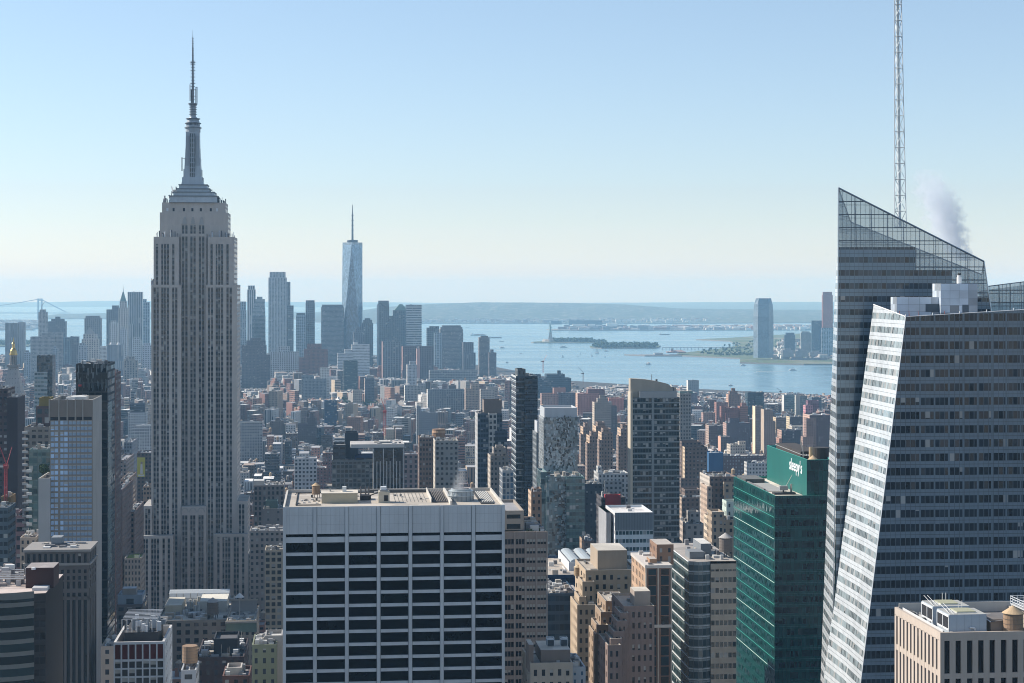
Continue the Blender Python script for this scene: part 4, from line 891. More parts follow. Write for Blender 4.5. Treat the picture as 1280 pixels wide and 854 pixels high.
for k in range(46):
    x, y = RNG.uniform(1.6, 11), RNG.uniform(5, 20); s = RNG.uniform(.3, 1.6); z = h.z(791, 485); b.box(x, x+s, y, y+s, z, z+RNG.uniform(.3, 3.2), plain(RNG.choice([(.55, .58, .62), (.3, .33, .36), (.12, .13, .14), (.7, .72, .75)]), 'metal'))
z = h.z(791, 485)
for k in range(8): b.bar((1.6+k*1.3, 5, z), (1.6+k*1.3, 5, z+3.6), .08, plain((.6, .62, .65), 'metal')); b.bar((1.6, 5+k*2, z+3.5), (11, 5+k*2, z+3.5), .1, plain((.6, .62, .65), 'metal'))
h.add('roof_machinery', b)
# --- grey stone tower with pilasters, left
h = H('stone_tower', 'dark grey stone tower with tall pilasters and a pale terrace roof at lower left', 30.6, 111.5, 689.5, 640, 20, 860, short='the dark stone tower with pilasters')
st = S((.125, .115, .11), wx=0, r=.85); w = B(); G = Grid(h); c11 = bays(0, h.W, 11, .5, .4); g_ = (.014, .022, .03)
R_ = lambda a, c_: (h.z(c_), h.z(a))
G.add(w, 'n', 0, h.W, 0, c11, [R_(693, 706)], st, g_, .05, rec=.5); G.add(w, 'n', 0, h.W, 0, c11, [R_(713, 717.5), R_(721, 726), R_(728, 737)], st, g_, .05, rec=.4); G.add(w, 'n', 0, h.W, 0, bays(0, h.W, 11, .58, .4), [R_(742, 747), R_(751, 905)], st, (.02, .032, .04), .0, rec=.9)
cw = bays(.5, 20, 4, .45, .6); G.add(w, 'w', .5, 20, h.W, cw, [R_(693, 706), R_(713, 717.5), R_(721, 726), R_(728, 737), R_(751, 905)], st, g_, .05, rec=.5); G.finish()
zl = h.z(905); w.face([(0, .9, zl), (h.W-.5, .9, zl), (h.W-.5, .9, h.top), (0, .9, h.top)], plain((.04, .04, .04))); w.face([(h.W-.55, .5, zl), (h.W-.55, 20, zl), (h.W-.55, 20, h.top), (h.W-.55, .5, h.top)], plain((.04, .04, .04)))
for a, c_ in ((689.5, 693), (706, 713), (737, 742), (747, 751)):
    z0, z1 = R_(a, c_); w.box(-.0, h.W, 0, .9, z0, z1, st, st, sides='new'); 
for a, c_ in ((689.5, 693), (706, 713), (737, 751)): z0, z1 = R_(a, c_); w.wall((h.W, 0), (h.W, 20), z0, z1, st)
for y in (690.5, 707.5): w.box(-.5, h.W+.5, -.5, 20.5, h.z(y), h.z(y)+.8, plain((.31, .29, .27)), plain((.31, .29, .27)))
w.wall((h.W, 20), (0, 20), 0, h.top, st); w.wall((0, 20), (0, 0), 0, h.top, st); walls4(w, 0, h.W, 0, 20, 0, zl, st); h.add('walls', w)
r = B(); roofing(r, 0, h.W, 0, 20, h.top, (.34, .32, .30), plain((.20, .195, .19), 'roof'), 1.2, .8); zr = h.top-1.2; r.box(2.5, h.W-3, 4, 16, zr, zr+.5, plain((.16, .18, .18), 'roof')); clutter(r, 1, h.W-1, 1, 19, zr, 40, RNG, 4); h.add('roof', r)
p = B(); p.box(h.x(64, 11), h.x(77, 11), 11, 17, zr, zr+4.5, plain((.26, .28, .3))); h.add('stair_house', p)
# --- slim hotel tower with five columns of paired blue windows
h = H('hotel_tower', 'slim grey tower with five columns of paired sky blue windows', 62.5, 116, 500, 760, 30, 690, short='the slim blue windowed tower')
st = S((.30, .275, .245), wx=0, r=.8); w = B(); G = Grid(h); bw = h.W/5; cols = []
for i in range(5):
    x = h.x((62.8, 74.8, 85.2, 95.3, 104.8)[i]); cols += [(x+.15, x+1.5), (x+1.7, x+3.2)]
rows = [(h.z(526+6.96*i+4.9), h.z(526+6.96*i)) for i in range(29)]
G.add(w, 'n', 0, h.W, 0, cols, rows, st, (.46, .62, .82), .12, 1.7, .35); G.finish(); zl = rows[-1][0]; zl = min(r_[0] for r_ in rows)
w.face([(0, .35, zl), (h.W, .35, zl), (h.W, .35, h.z(526)), (0, .35, h.z(526))], plain((.06, .06, .06))); w.wall((0, 0), (h.W, 0), 0, zl, st)
w.wall((0, 0), (h.W, 0), h.z(526), h.top, st.but(c=(.25, .215, .185)))
for i in range(5): x = h.x((62.8, 74.8, 85.2, 95.3, 104.8)[i]); w.box(x+.1, x+3.2, -.03, 0, h.z(525.5), h.z(521.5), plain((.03, .03, .035)), sides='new'); w.box(x-.6, x-.15, -.3, 0, h.z(526), h.top+.3, plain((.40, .37, .33)), sides='new')
w.wall((h.W, 0), (h.W, 30), 0, h.top, S((.40, .38, .355), 30, 3.4, 0, .5)); w.wall((h.W, 30), (0, 30), 0, h.top, st); w.wall((0, 30), (0, 0), 0, h.top, st); h.add('walls', w)
r = B(); roofing(r, 0, h.W, 0, 30, h.top, (.36, .33, .29), plain((.3, .3, .3), 'roof'), 1.5, .5); clutter(r, 3, h.W-2, 2, 26, h.top-1.5, 16, RNG, 4); r.box(h.x(88, 6), h.x(107, 6), 6, 16, h.top-1.5, h.top+.9, plain((.62, .62, .6), 'metal')); h.add('roof', r)
tower('blank_wall_tower', 'pale blank walled block attached left of the slim blue windowed tower', 48, 62.3, 598, 757, 26, 685, S((.46, .45, .43), wx=0), clut=2, cat='apartment tower')
# ------------------------------------------------------------------ middle distance towers
def fins(n, c, out=.5, wd=.45):
    def f(h, w):
        b = B()
        for i in range(n+1): x = h.W*i/n; b.box(x-wd/2, x+wd/2, -out, 0, 0, h.top+.3, plain(c), plain(c), sides='new')
        h.add('fins', b)
    return f
# right foreground cluster
h = H('apartment_slab', 'brown grey apartment slab with small paired windows just right of the white ribbon window slab', 629, 683, 665, 600, 40, 860, 'apartment tower', short='the brown grey apartment slab')
st = S((.27, .225, .20), wx=0); w = B(); G = Grid(h); bp = h.W/7
cols = []
for i in range(4): x = .6+i*3.55; cols += [(x, x+.85), (x+1.0, x+1.85), (x+2.0, x+2.85)]
xs = .6+4*3.55+.2; k = 0
while xs < h.W-.7: cols.append((xs, xs+.62)); xs += .95 if k % 2 else .78; k += 1
stone_grid_rows = floors(h.top-2.4, 3.05, 1.75, 19)
G.add(w, 'n', 0, h.W, 0, cols, stone_grid_rows, st, (.012, .016, .022), .12, 1.5, .3); G.finish(); zl = stone_grid_rows[-1][0]; zl = min(r_[0] for r_ in stone_grid_rows)
w.face([(0, .3, zl), (h.W, .3, zl), (h.W, .3, h.top-2.4), (0, .3, h.top-2.4)], plain((.03, .03, .03))); w.wall((0, 0), (h.W, 0), 0, zl, st); w.wall((0, 0), (h.W, 0), h.top-2.4, h.top, st)
for x in (.2, 3.8, 7.4, 11.0, 14.4): w.box(x-.18, x+.18, -.25, 0, 0, h.top, S((.33, .28, .25), wx=0), sides='new')
w.wall((h.W, 0), (h.W, 40), 0, h.top, st); w.wall((h.W, 40), (0, 40), 0, h.top, st); w.wall((0, 40), (0, 0), 0, h.top, st.but(wx=.3)); h.add('walls', w)
b = B(); walls4(b, h.x(629, 4), h.x(655, 4), 4, 36, h.top, h.z(638.5, 604), S((.36, .31, .26), 4.6, 3.5, .66, .5, (.02, .03, .035)), 4); roofing(b, h.x(629, 4), h.x(655, 4), 4, 36, h.z(638.5, 604), (.36, .31, .26), plain(GREY, 'roof')); h.add('upper_storeys', b)
r = B(); roofing(r, 0, h.W, 0, 40, h.top, (.33, .28, .25), plain((.3, .27, .24), 'roof'), .9, .4); clutter(r, h.x(657, 3), h.W, 1, 30, h.top-.9, 22, RNG, 3)
for k in range(16): x = h.x(657, 2)+RNG.uniform(0, 6.5); r.cyl(x, RNG.uniform(1, 4), .5, .2, h.top-.9, h.top+RNG.uniform(-.2, .9), S((.05, .075, .035), m='leaf'), 6)
h.add('roof', r)
def deco(name, label, pxl, pxr, yt, Y, D, st, blocks, short=None, pent=(), roof=(.40, .36, .31)):
    """stepped brick tower: every block (px0, px1, ytop, y offset, depth, columns front, columns side) gets walls with set back windows"""
    h = H(name, label, pxl, pxr, yt, Y, D, 860, 'brick tower', short=short); w = B(); G = Grid(h); r = B()
    for (a, c_, zt_, dy, dd, nf, ns) in blocks:
        Yd = Y+dy*h.c; x0, x1, z1 = h.x(a, dy), h.x(c_, dy), h.z(zt_, Yd); zlo = h.z(872, Yd); n = max(1, int((z1-2.0-zlo)/3.55)); rows = floors(z1-1.9, 3.55, 1.85, n); zl = min(q[0] for q in rows)
        zt = z1-1.9; rec = .3; s0 = st.but(wx=0)
        if nf: G.add(w, 'n', x0, x1, dy, bays(x0, x1, nf, .42, .3), rows, s0, (.02, .024, .03), .28, 1.5, rec)
        else: w.wall((x0, dy), (x1, dy), zl, zt, s0)
        if ns: G.add(w, 'e', dy+rec, dy+dd, x0, bays(dy+rec, dy+dd, ns, .36, .4), rows, s0, (.03, .03, .03), .28, 1.5, rec)
        else: w.wall((x0, dy+dd), (x0, dy), zl, zt, s0)
        dk = plain((.04, .04, .04))
        if nf: w.face([(x0+(rec if ns else 0), dy+rec, zl), (x1, dy+rec, zl), (x1, dy+rec, zt), (x0+(rec if ns else 0), dy+rec, zt)], dk)
        if ns: w.face([(x0+rec, dy+dd, zl), (x0+rec, dy+rec, zl), (x0+rec, dy+rec, zt), (x0+rec, dy+dd, zt)], dk)
        walls4(w, x0, x1, dy, dy+dd, 0, zl, st); walls4(w, x0, x1, dy, dy+dd, zt, z1, s0); w.wall((x1, dy), (x1, dy+dd), zl, zt, st); w.wall((x1, dy+dd), (x0, dy+dd), zl, zt, s0)
        r = B(); roofing(r, x0, x1, dy, dy+dd, z1, (.46, .40, .33), plain(roof, 'roof'), .8, .35); roofkit(r, x0, x1, dy, dy+dd, z1-.8, 10, RNG); h.add('roof', r)
        for k in range(int((x1-x0)/2.2)): r.box(x0+k*2.2+.4, x0+k*2.2+1.2, dy-.08, dy, z1-1.2, z1-.3, plain((st.c[0]*1.2, st.c[1]*1.2, st.c[2]*1.2)), sides='new')
    G.finish(); h.add('walls', w)
    for (a, c_, zt_, dy, dd, col) in pent:
        b = B(); Yd = Y+dy*h.c; b.box(h.x(a, dy), h.x(c_, dy), dy, dy+dd, h.top-3, h.z(zt_, Yd), S(col, wx=0), plain((.5, .46, .4), 'roof')); h.add('penthouse', b)
    return h
deco('deco_tower', 'tan brick stepped tower with a plain square top block, tallest of the stepped brick group', 732, 797, 712, 700, 34, S((.47, .36, .25), 3.1, 3.55, .4, .5), [(732, 797, 713, 0, 30, 7, 4), (728, 743, 727, -3, 12, 2, 3), (724, 733, 746, -5, 14, 1, 4), (721.5, 745, 756, -8, 20, 3, 6), (795, 806, 728, 2, 22, 1, 0)],
     'the tallest stepped brick tower', [(747, 784, 688.5, 6, 20, (.40, .32, .24))])
deco('deco_tower', 'brown brick stepped tower between the tallest stepped tower and the dark brick one', 757, 783, 751, 640, 24, S((.36, .26, .18), 2.9, 3.5, .46, .55), [(757, 785, 751.5, 0, 20, 4, 3), (751, 768, 765, -3, 14, 2, 3), (746, 760, 781, -6, 14, 2, 3), (744, 762, 792, -9, 16, 2, 4)], 'the brown stepped tower')
deco('deco_tower', 'dark plum brick stepped tower with a small square turret and pale window blinds', 778, 812, 757, 600, 30, S((.26, .19, .165), 3.1, 3.5, .4, .5), [(780, 818, 758, 0, 26, 5, 3), (775, 786, 766, -3, 12, 1, 2), (771, 784, 776, -6, 12, 2, 2), (767, 781, 789, -8, 12, 2, 2), (763, 778, 798, -11, 12, 2, 2), (759.5, 776, 806, -14, 20, 2, 4)], 'the plum brick stepped tower',
     [(793, 813, 739.5, 3, 9, (.36, .30, .26))])
h = deco('stone_building', 'low tan stone building with a brown roof house between the apartment slab and stepped towers', 663, 716, 829, 520, 24, S((.45, .38, .30), 3.4, 4, .5, .6), [(663, 716, 829, 0, 22, 5, 3)], 'the low tan stone building', [(676, 713, 813, 3, 14, (.20, .16, .135)), (661, 667, 806, 2, 8, (.22, .17, .14))], (.5, .48, .45))
for i, (px, lb) in enumerate(((684, 'left blue grey cooling fan box on the low tan stone building'), (701, 'right blue grey cooling fan box on the low tan stone building'))):
    z = h.z(813, 523); u = setp(empty('cooling_fan', on(h, px, 8, z), YAW), lb, 'cooling unit', 'cooling fans on the low tan building')
    b = B(); b.box(0, 2.0, 0, 2, .2, 1.9, plain((.05, .06, .07)), plain((.45, .5, .55), 'metal')); b.build('casing', u)
    b = B()
    for x in (0, 2.0):
        for y in (0, 2): b.bar((x, y, 0), (x, y, 2.5), .07, plain((.6, .66, .72), 'metal'))
    for z_ in (1.95, 2.5): b.bar((0, 0, z_), (2, 0, z_), .06, plain((.6, .66, .72), 'metal')); b.bar((0, 2, z_), (2, 2, z_), .06, plain((.6, .66, .72), 'metal'))
    b.build('frame', u); b = B(); b.cyl(1, 1, .8, .7, 1.9, 2.3, plain((.5, .52, .55), 'metal'), 12); b.build('fan', u)
h = tower('office_building', 'narrow white and blue service building right of the low tan stone building', 714, 732, 834, 530, 20, 860, S((.42, .46, .50), 2.2, 3, .3, .6, (.05, .12, .2)), clut=9, cat='office building')
# brown tower with dark glass strips
h = tower('brick_tower', 'slim orange brown brick tower with tall dark glass strips and white edges', 807.5, 839, 707, 620, 30, 860, S((.20, .11, .075), 4.1, 3.4, .62, .9, (.010, .022, .028), .5, .02), [], (.4, .36, .32), [(821, 842, 681, 8, 14, S((.27, .165, .11), 3, 3.4, .3, .6)), (812, 821, 699, 4, 6, (.42, .25, .15))],
          S((.50, .335, .225), 3.0, 3.35, .36, .62, (.04, .04, .04), .8, .2), short='the orange brown brick tower', cat='brick tower')  # sunlit side painted paler and more orange than the front
b = B()
for x in (0, h.W*.48, h.W): b.box(x-.22, x+.22, -.3, .1, 0, h.top+.2, plain((.58, .50, .42)), sides='new')
for y in (708.5, 783): b.box(-.35, h.W+.3, -.35, 30, h.z(y)-.5, h.z(y)+.5, plain((.60, .56, .52)), plain((.6, .56, .52)))
h.add('trim', b)
# striped glass block
h = H('glass_office_block', 'block with slanting white sunshades, curved glass corner and stone bands, left of green tower', 861, 920, 702, 640, 46, 860, 'office block', short='the white striped glass block')
w = B(); ls = S((.12, .16, .165), 1.5, 3.75, .93, .55, (.025, .045, .05), .2, .05, 1.65, 1.4); gl = S((.22, .27, .30), 1.2, 3.75, .92, .62, (.035, .055, .065), .2, .12, 1.7, 1.2); stb = S((.48, .42, .345), 1.55, 3.75, .8, .45, (.02, .028, .03), .7, .15, 1.6, 2.0)
xm = h.x(888); w.wall((0, 46), (0, 0), 0, h.top, ls, 1)
pts = [(0, 0)]+[(xm*k/5, -1.6*math.sin(math.pi*k/5)) for k in range(1, 5)]+[(xm, 0)]
for p, q in zip(pts, pts[1:]): w.wall(p, q, 0, h.top, gl, 2)
w.wall((xm, -.6), (h.W, -.6), 0, h.top-.8, stb, 3); w.wall((xm, 0), (xm, -.6), 0, h.top-.8, stb); w.wall((h.W, -.6), (h.W, 46), 0, h.top, stb); w.wall((h.W, 46), (0, 46), 0, h.top, ls)
w.face([(p[0], p[1], h.top) for p in pts]+[(h.W, -.6, h.top), (h.W, 46, h.top), (0, 46, h.top)], plain((.34, .31, .28), 'roof')); h.add('walls', w)
b = B()
for k in range(1, 16):
    z = h.top-3.75*k+.3; b.box(-.22, 0, 0, 46, z, z+.2, plain((.74, .74, .73), 'metal'))
    for p, q in zip(pts, pts[1:]): b.bar((p[0], p[1]-.15, z), (q[0], q[1]-.15, z), .12, plain((.62, .66, .68), 'metal'))
for z in (h.top-.2,): b.bar((0, 0, z), (0, 46, z), .2, plain((.75, .75, .74), 'metal'))
h.add('sunshades', b)
p = B(); p.box(h.x(862, 6), h.x(880, 6), 6, 14, h.top, h.z(690, 646), plain((.23, .25, .27))); p.box(h.x(876, 12), h.x(889, 12), 12, 26, h.top, h.z(680, 652), plain((.21, .23, .25)), plain((.6, .58, .54), 'roof')); p.box(h.x(888, 10), h.x(903, 10), 9, 30, h.top, h.z(697, 650), plain((.30, .29, .28))); clutter(p, 1, h.W, 1, 44, h.top, 18, RNG, 3); h.add('penthouse', p)
HS = h
tank(on(h, 907, 9, h.top), 'grey rooftop tank on the white striped glass block', 1.25, 1)
# pale office with grey crown
h = tower('office_tower', 'pale office with plain grey metal crown and white end walls, below the curved crown tower', 769, 816.5, 641, 850, 30, 745, S((.70, .74, .76), 1.6, 3.75, .84, .46, (.035, .07, .085), .4, .15, 1.6, 8.6), [], (.60, .58, .56), (), S((.66, .65, .66), 5, 3.75, .2, .4, r=.7), short='the grey crowned pale office',
          extra=None, clut=1)
b = B(); b.box(-3.4, -1.2, 5, 30, 0, h.top-.5, S((.64, .64, .66), wx=0, r=.7)); b.box(-.15, h.W+.15, -.15, 0, h.top-8.2, h.top, S((.48, .53, .58), wx=0, r=.6), sides='new')
for k in range(24): b.box(k*h.W/24, k*h.W/24+.12, -.2, -.15, h.top-8.2, h.top, plain((.24, .28, .33)), sides='new'); h.add('end_walls', b)
# tall glass tower with a curved crown
h = H('apartment_tower', 'tall dark glass apartment tower with a sloping curved concrete crown and one sunlit edge', 789.5, 849.5, 497, 1000, 9, 690, 'apartment tower', short='the tall curved crown tower')
gt = S((.10, .135, .15), 1.55, 3.05, .86, .64, (.014, .028, .036), .3, .32, 1.5, 0); w = B(); walls4(w, 0, h.W, 0, 9, 0, h.top, gt, 6, S((.40, .36, .31), 3, 3.05, .3, .5)); h.add('walls', w)
b = B(); zt = [h.z(y) for y in (473.5, 474.5, 477, 480.5, 486)]; xs_ = [h.x(px) for px in (788.8, 806, 822, 836, 842)]; cc = S((.44, .39, .32), wx=0)
for k in range(4): b.wall((xs_[k], 2), (xs_[k+1], 2), h.top-2, zt[k], cc, 0, None, zt[k+1]); b.face([(xs_[k], 2, zt[k]), (xs_[k+1], 2, zt[k+1]), (xs_[k+1], 8, zt[k+1]), (xs_[k], 8, zt[k])], plain((.4, .36, .3)))
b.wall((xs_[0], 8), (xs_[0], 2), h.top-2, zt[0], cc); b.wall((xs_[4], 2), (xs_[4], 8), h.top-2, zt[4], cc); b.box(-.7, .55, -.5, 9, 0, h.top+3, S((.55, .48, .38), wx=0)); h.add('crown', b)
b = B(); b.box(h.x(799), h.x(846), -.3, 8, h.top-.2, h.z(489.5), plain((.40, .41, .41))); b.bar((h.x(817), 6, h.z(477)), (h.x(817), 6, h.z(469)), .18, plain((.15, .15, .16))); b.cyl(h.x(823), 6, .6, .6, h.z(478), h.z(475), plain((.1, .1, .1)), 8); clutter(b, h.x(838), h.x(848), 2, 7.5, h.z(489.5), 8, RNG, 2); h.add('plant_house', b)
b = B()
for k in range(1, 34): b.box(.6, h.W+.02, -.35, 0, h.top-6.1*k/2, h.top-6.1*k/2+.4, plain((.32, .35, .36)), sides='new')
b.box(h.x(815), h.x(817), -.5, 0, 0, h.top, plain((.30, .33, .34)), sides='new'); h.add('floor_slabs', b)
tower('apartment_tower', 'lower grey brown apartment block right against the tall curved crown tower', 850, 864, 492, 1750, 24, 553, GB, (), TANR, [(850, 866, 489, 3, 8, (.2, .3, .3))], cat='apartment tower')
# dark glass tower, centre
h = tower('glass_apartment_tower', 'very dark slender glass tower with a notched top, left of the speckled mirror tower', 645, 672, 470, 1100, 28, 640, S((.04, .068, .095), 1.55, 3.5, .9, .6, (.010, .020, .032), .3, .04, 1.5, 1), [(647, 657, 461.5, 4, 16, S((.13, .15, .16), 2, 4, .4, .6)), (656, 672, 474, -2, 6)], (.12, .12, .13), (), S((.55, .57, .58), 3, 3.5, 1, .6, (.06, .08, .10), .5, .1, 1.6), short='the very dark slender tower', cat='apartment tower')
b = B()
for k in range(1, 26): b.box(-.5, h.W+.1, -2.35, 27.5, h.top-3.5*2*k/2-.1, h.top-3.5*k+.15, plain((.10, .13, .16), 'metal'))
h.add('floor_slabs', b)
# speckled mirror tower
mir = S((.24, .27, .28), 1.3, 1.75, .96, .94, (.26, .29, .30), .2, .0, 1.9, 0)
h = tower('mirror_tower', 'speckled mirror glass tower with a plain white cap, right of the very dark slender tower', 679.5, 722, 522, 1000, 24, 598, mir, [(680.5, 721.5, 510, 1, 22, S((.52, .55, .58), wx=0, r=.5))], (.5, .52, .54), (), S((.45, .48, .5), 1.3, 1.75, .9, .9, (.3, .33, .34), .3), short='the speckled mirror tower', clut=3)
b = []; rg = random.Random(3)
for k in range(760):                                                       # tilted patches whose random greys paint the mirror's broken reflections
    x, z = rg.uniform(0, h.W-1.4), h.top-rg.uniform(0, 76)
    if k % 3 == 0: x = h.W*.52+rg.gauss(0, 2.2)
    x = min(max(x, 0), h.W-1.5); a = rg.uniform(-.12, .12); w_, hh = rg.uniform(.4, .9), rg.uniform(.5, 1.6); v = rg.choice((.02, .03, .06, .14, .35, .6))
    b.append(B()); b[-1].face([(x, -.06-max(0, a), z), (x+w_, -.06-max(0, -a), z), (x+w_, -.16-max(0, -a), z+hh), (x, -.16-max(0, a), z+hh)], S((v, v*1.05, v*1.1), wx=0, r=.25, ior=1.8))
pieces(h, 'reflection_patch', b)
h = tower('glass_office_block', 'teal mirror glass block in front of the foot of the speckled mirror tower', 683, 730, 596, 960, 26, 690, S((.17, .25, .26), 1.5, 3.4, .93, .8, (.09, .15, .165), .15, .08, 1.8, 0), [(676, 684, 590, 4, 20), (708, 731, 598, -3, 10, S((.10, .19, .19), 1.5, 3.4, .92, .6, (.04, .08, .09), .2, .2, 1.7, 0))], (.3, .32, .33), (), short='the teal mirror block', cat='office block')
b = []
for k in range(260):  # bright and dark reflections painted as tilted patches on the glass
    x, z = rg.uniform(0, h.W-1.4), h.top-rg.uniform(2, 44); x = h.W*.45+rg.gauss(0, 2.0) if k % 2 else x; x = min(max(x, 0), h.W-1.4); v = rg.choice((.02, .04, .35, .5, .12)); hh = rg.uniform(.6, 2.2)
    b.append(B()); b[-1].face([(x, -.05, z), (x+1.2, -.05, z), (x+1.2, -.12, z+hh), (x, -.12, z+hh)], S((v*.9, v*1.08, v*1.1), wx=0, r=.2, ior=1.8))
pieces(h, 'reflection_panel', b)
tower('office_tower', 'slim dark ribbed tower rising directly right of the very dark slender tower', 670.5, 680, 541, 1060, 20, 640, S((.20, .22, .235), 3, 3.4, .5, .6, (.03, .04, .05)), [(671.5, 678, 527, 2, 14, S((.5, .52, .55), wx=0))], GREY, ())
tower('low_hall', 'low dark blue hall with a flat brown roof right of the apartment slab', 678, 735, 719, 830, 60, 735, S((.02, .05, .11), 2, 5, .9, .6, (.015, .03, .07)), (), (.40, .35, .30), (), S((.4, .38, .36), wx=0), clut=2, cat='hall', short='the low blue hall')
h = tower('roof_hall', 'white low hall with three shallow glazed roof vaults behind the tallest stepped tower', 711, 760, 703, 850, 40, 720, S((.60, .61, .63), wx=0), (), (.55, .56, .58), (), S((.7, .69, .68), wx=0), clut=0, cat='hall')
b = B()
for k in range(3):
    x0 = 1+k*h.W/3; ww = h.W/3-1.2
    for q in range(6): a, c_ = math.pi*q/6, math.pi*(q+1)/6; b.face([(x0+ww/2-ww/2*math.cos(a), 1, h.top+1.3*math.sin(a)), (x0+ww/2-ww/2*math.cos(c_), 1, h.top+1.3*math.sin(c_)), (x0+ww/2-ww/2*math.cos(c_), 38, h.top+1.3*math.sin(c_)), (x0+ww/2-ww/2*math.cos(a), 38, h.top+1.3*math.sin(a))], plain((.42, .47, .5), 'metal')); b.face([(x0+ww/2, 1, h.top), (x0+ww/2-ww/2*math.cos(c_), 1, h.top+1.3*math.sin(c_)), (x0+ww/2-ww/2*math.cos(a), 1, h.top+1.3*math.sin(a))], plain((.5, .55, .58)))
h.add('glazed_vaults', b)
h = tower('glass_office_block', 'deep blue curved glass block tucked between apartment slab and stepped towers', 683.5, 721, 742, 720, 30, 815, S((.018, .055, .105), 1.6, 3.8, .93, .62, (.008, .03, .06), .4, .03, 1.3, 1), (), (.42, .38, .35), [(700, 722, 739, 6, 14, (.4, .4, .4))], clut=16, cat='office block', short='the deep blue glass block')
tank(on(h, 722, -2, h.top+6), 'small wooden tank above the deep blue glass block', .8, 2)
# centre
h = tower('office_tower', 'dark office tower with white vertical fins and a wide overhanging white roof slab', 467, 504, 556, 1000, 22, 618, S((.035, .045, .055), 1.7, 3.6, .9, .96, (.014, .02, .027), .3, .03, 1.6, 3), (), (.5, .48, .45), [(474, 488, 552, 6, 8, (.3, .3, .3))], S((.45, .42, .38), 2.6, 40, .5, 1, (.03, .035, .04)), short='the dark tower with white fins')
b = B()
for i in range(10): x = h.W*i/9; b.box(x-.22, x+.22, -.35, 0, 0, h.top-(2.2 if i % 3 == 0 else 9), plain((.58, .58, .57)), sides='new')
b.box(-12.5, h.W+.6, -.5, 22, h.top-1.6, h.top+.3, plain((.62, .60, .57)), plain((.42, .40, .38), 'roof')); h.add('fins', b)
tower('office_block', 'grey glass lattice block left of the dark tower with white fins', 415, 467, 575, 1040, 30, 618, S((.20, .215, .22), 2.4, 2.6, .75, .7, (.03, .045, .055), .5, .2, 1.6), [(416, 432, 556, 4, 18, S((.10, .11, .12), 3, 3.5, .8, .5)), (431, 448, 541, 8, 14, S((.065, .075, .09), 30, 3.6, 0, .6)), (444, 468, 570, 2, 10, S((.04, .07, .14), 5, 3.5, .8, .5))], GREY, (), cat='office block', short='the grey lattice block')
tower('apartment_tower', 'brown brick apartment tower with a copper toned roof drum', 524, 543.5, 547, 1180, 20, 618, S((.21, .15, .125), 2.2, 3.1, .55, .5), [(541, 556, 543, 8, 10)], TANR, (), cat='apartment tower', short='the copper drum tower', extra=lambda h, w: h.add('roof_drum', B().cyl(h.x(548.5, 10), 10, 4.2, 4.2, h.z(548), h.z(536.5, 1190), plain((.30, .19, .125)), 18).cyl(h.x(548.5, 10), 10, 4.6, 4.3, h.z(541, 1190), h.z(538.5, 1190), plain((.46, .29, .18)), 18)))
tower('apartment_tower', 'pale grey ribbed apartment tower right of the brown tower with the copper drum', 544, 573, 551, 1120, 22, 615, S((.36, .35, .33), 2.6, 3.1, .5, .5), (), TANR, (), S((.52, .47, .40), 3, 3.1, .3, .5), cat='apartment tower')
h = tower('office_tower', 'two tone tower with brown roof block and white gridded bay, left of very dark tower', 597, 628, 517, 1300, 24, 614, S((.07, .10, .135), 2, 3.5, .8, .6, (.02, .03, .045)), [(605, 627, 500.5, 5, 16, S((.20, .165, .145), wx=0)), (611, 621, 517, -2, 8, S((.50, .48, .45), 3.2, 4, .62, .62)), (619, 634, 539, -3, 14, S((.04, .06, .09), 2, 3.5, .9, .6))], GREY, (), S((.42, .42, .42), 3, 3.5, .2, .5), short='the two tone tower')
tower('apartment_tower', 'small tan grey stepped tower below the two tone tower', 613, 636, 570, 1150, 20, 640, S((.33, .29, .26), 2.4, 3.2, .45, .5), [(617, 633, 560, 3, 12), (620, 629, 557, 5, 6)], WHITER, (), S((.50, .44, .38), 2.4, 3.2, .35, .5), cat='apartment tower')
tower('narrow_tower', 'narrow blue glass strip tower with white edge beside the apartment slab', 628, 642, 588, 1020, 18, 640, S((.40, .41, .42), 2.2, 3.4, .7, .8, (.05, .10, .16)), (), GREY, ())
tower('brick_tower', 'narrow orange lit brick tower in front of the very dark slender tower', 664, 677, 615, 900, 14, 665, S((.26, .17, .12), 2.4, 3.3, .4, .5), [(667, 677, 611, 3, 9)], TANR, (), S((.58, .42, .30), 3, 3.3, .4, .5), cat='brick tower')
# left cluster
h = tower('black_tower', 'black glass tower with pale scribbled reflections near its top, left of the limestone skyscraper', 95, 134.5, 455, 900, 30, 560, S((.010, .013, .017), 3.2, 4.6, .86, .82, (.006, .010, .013), .4, 0, 1.3, 2), (), (.1, .1, .11), (), S((.03, .04, .05), 2.6, 3.8, .8, .7, (.03, .06, .07)), short='the black glass tower', clut=8)
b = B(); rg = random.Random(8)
for row, y in ((0, 458), (1, 480)):  # pale reflections painted on the glass as flat scribbles
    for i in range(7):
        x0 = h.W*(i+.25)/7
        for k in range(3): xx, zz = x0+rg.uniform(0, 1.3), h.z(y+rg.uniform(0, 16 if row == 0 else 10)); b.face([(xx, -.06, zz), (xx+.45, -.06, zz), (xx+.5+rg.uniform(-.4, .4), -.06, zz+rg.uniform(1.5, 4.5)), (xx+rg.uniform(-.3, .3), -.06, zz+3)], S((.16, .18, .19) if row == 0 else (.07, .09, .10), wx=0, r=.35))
h.add('reflection_scribbles', b); b = B(); b.bar((h.x(98), -.1, h.z(482)), (h.x(102), -.1, h.z(482)), .5, plain((.5, .06, .04))); h.add('red_light_panel', b)
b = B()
for k in range(60): zz = h.z(508+k*3.6); b.face([(h.W+.05, 1+rg.uniform(0, 2), zz), (h.W+.05, 8+rg.uniform(0, 14), zz), (h.W+.05, 8+rg.uniform(0, 14), zz+1.6), (h.W+.05, 1, zz+1.6)], S((.10, .22, .24), wx=0, r=.15, ior=1.8))
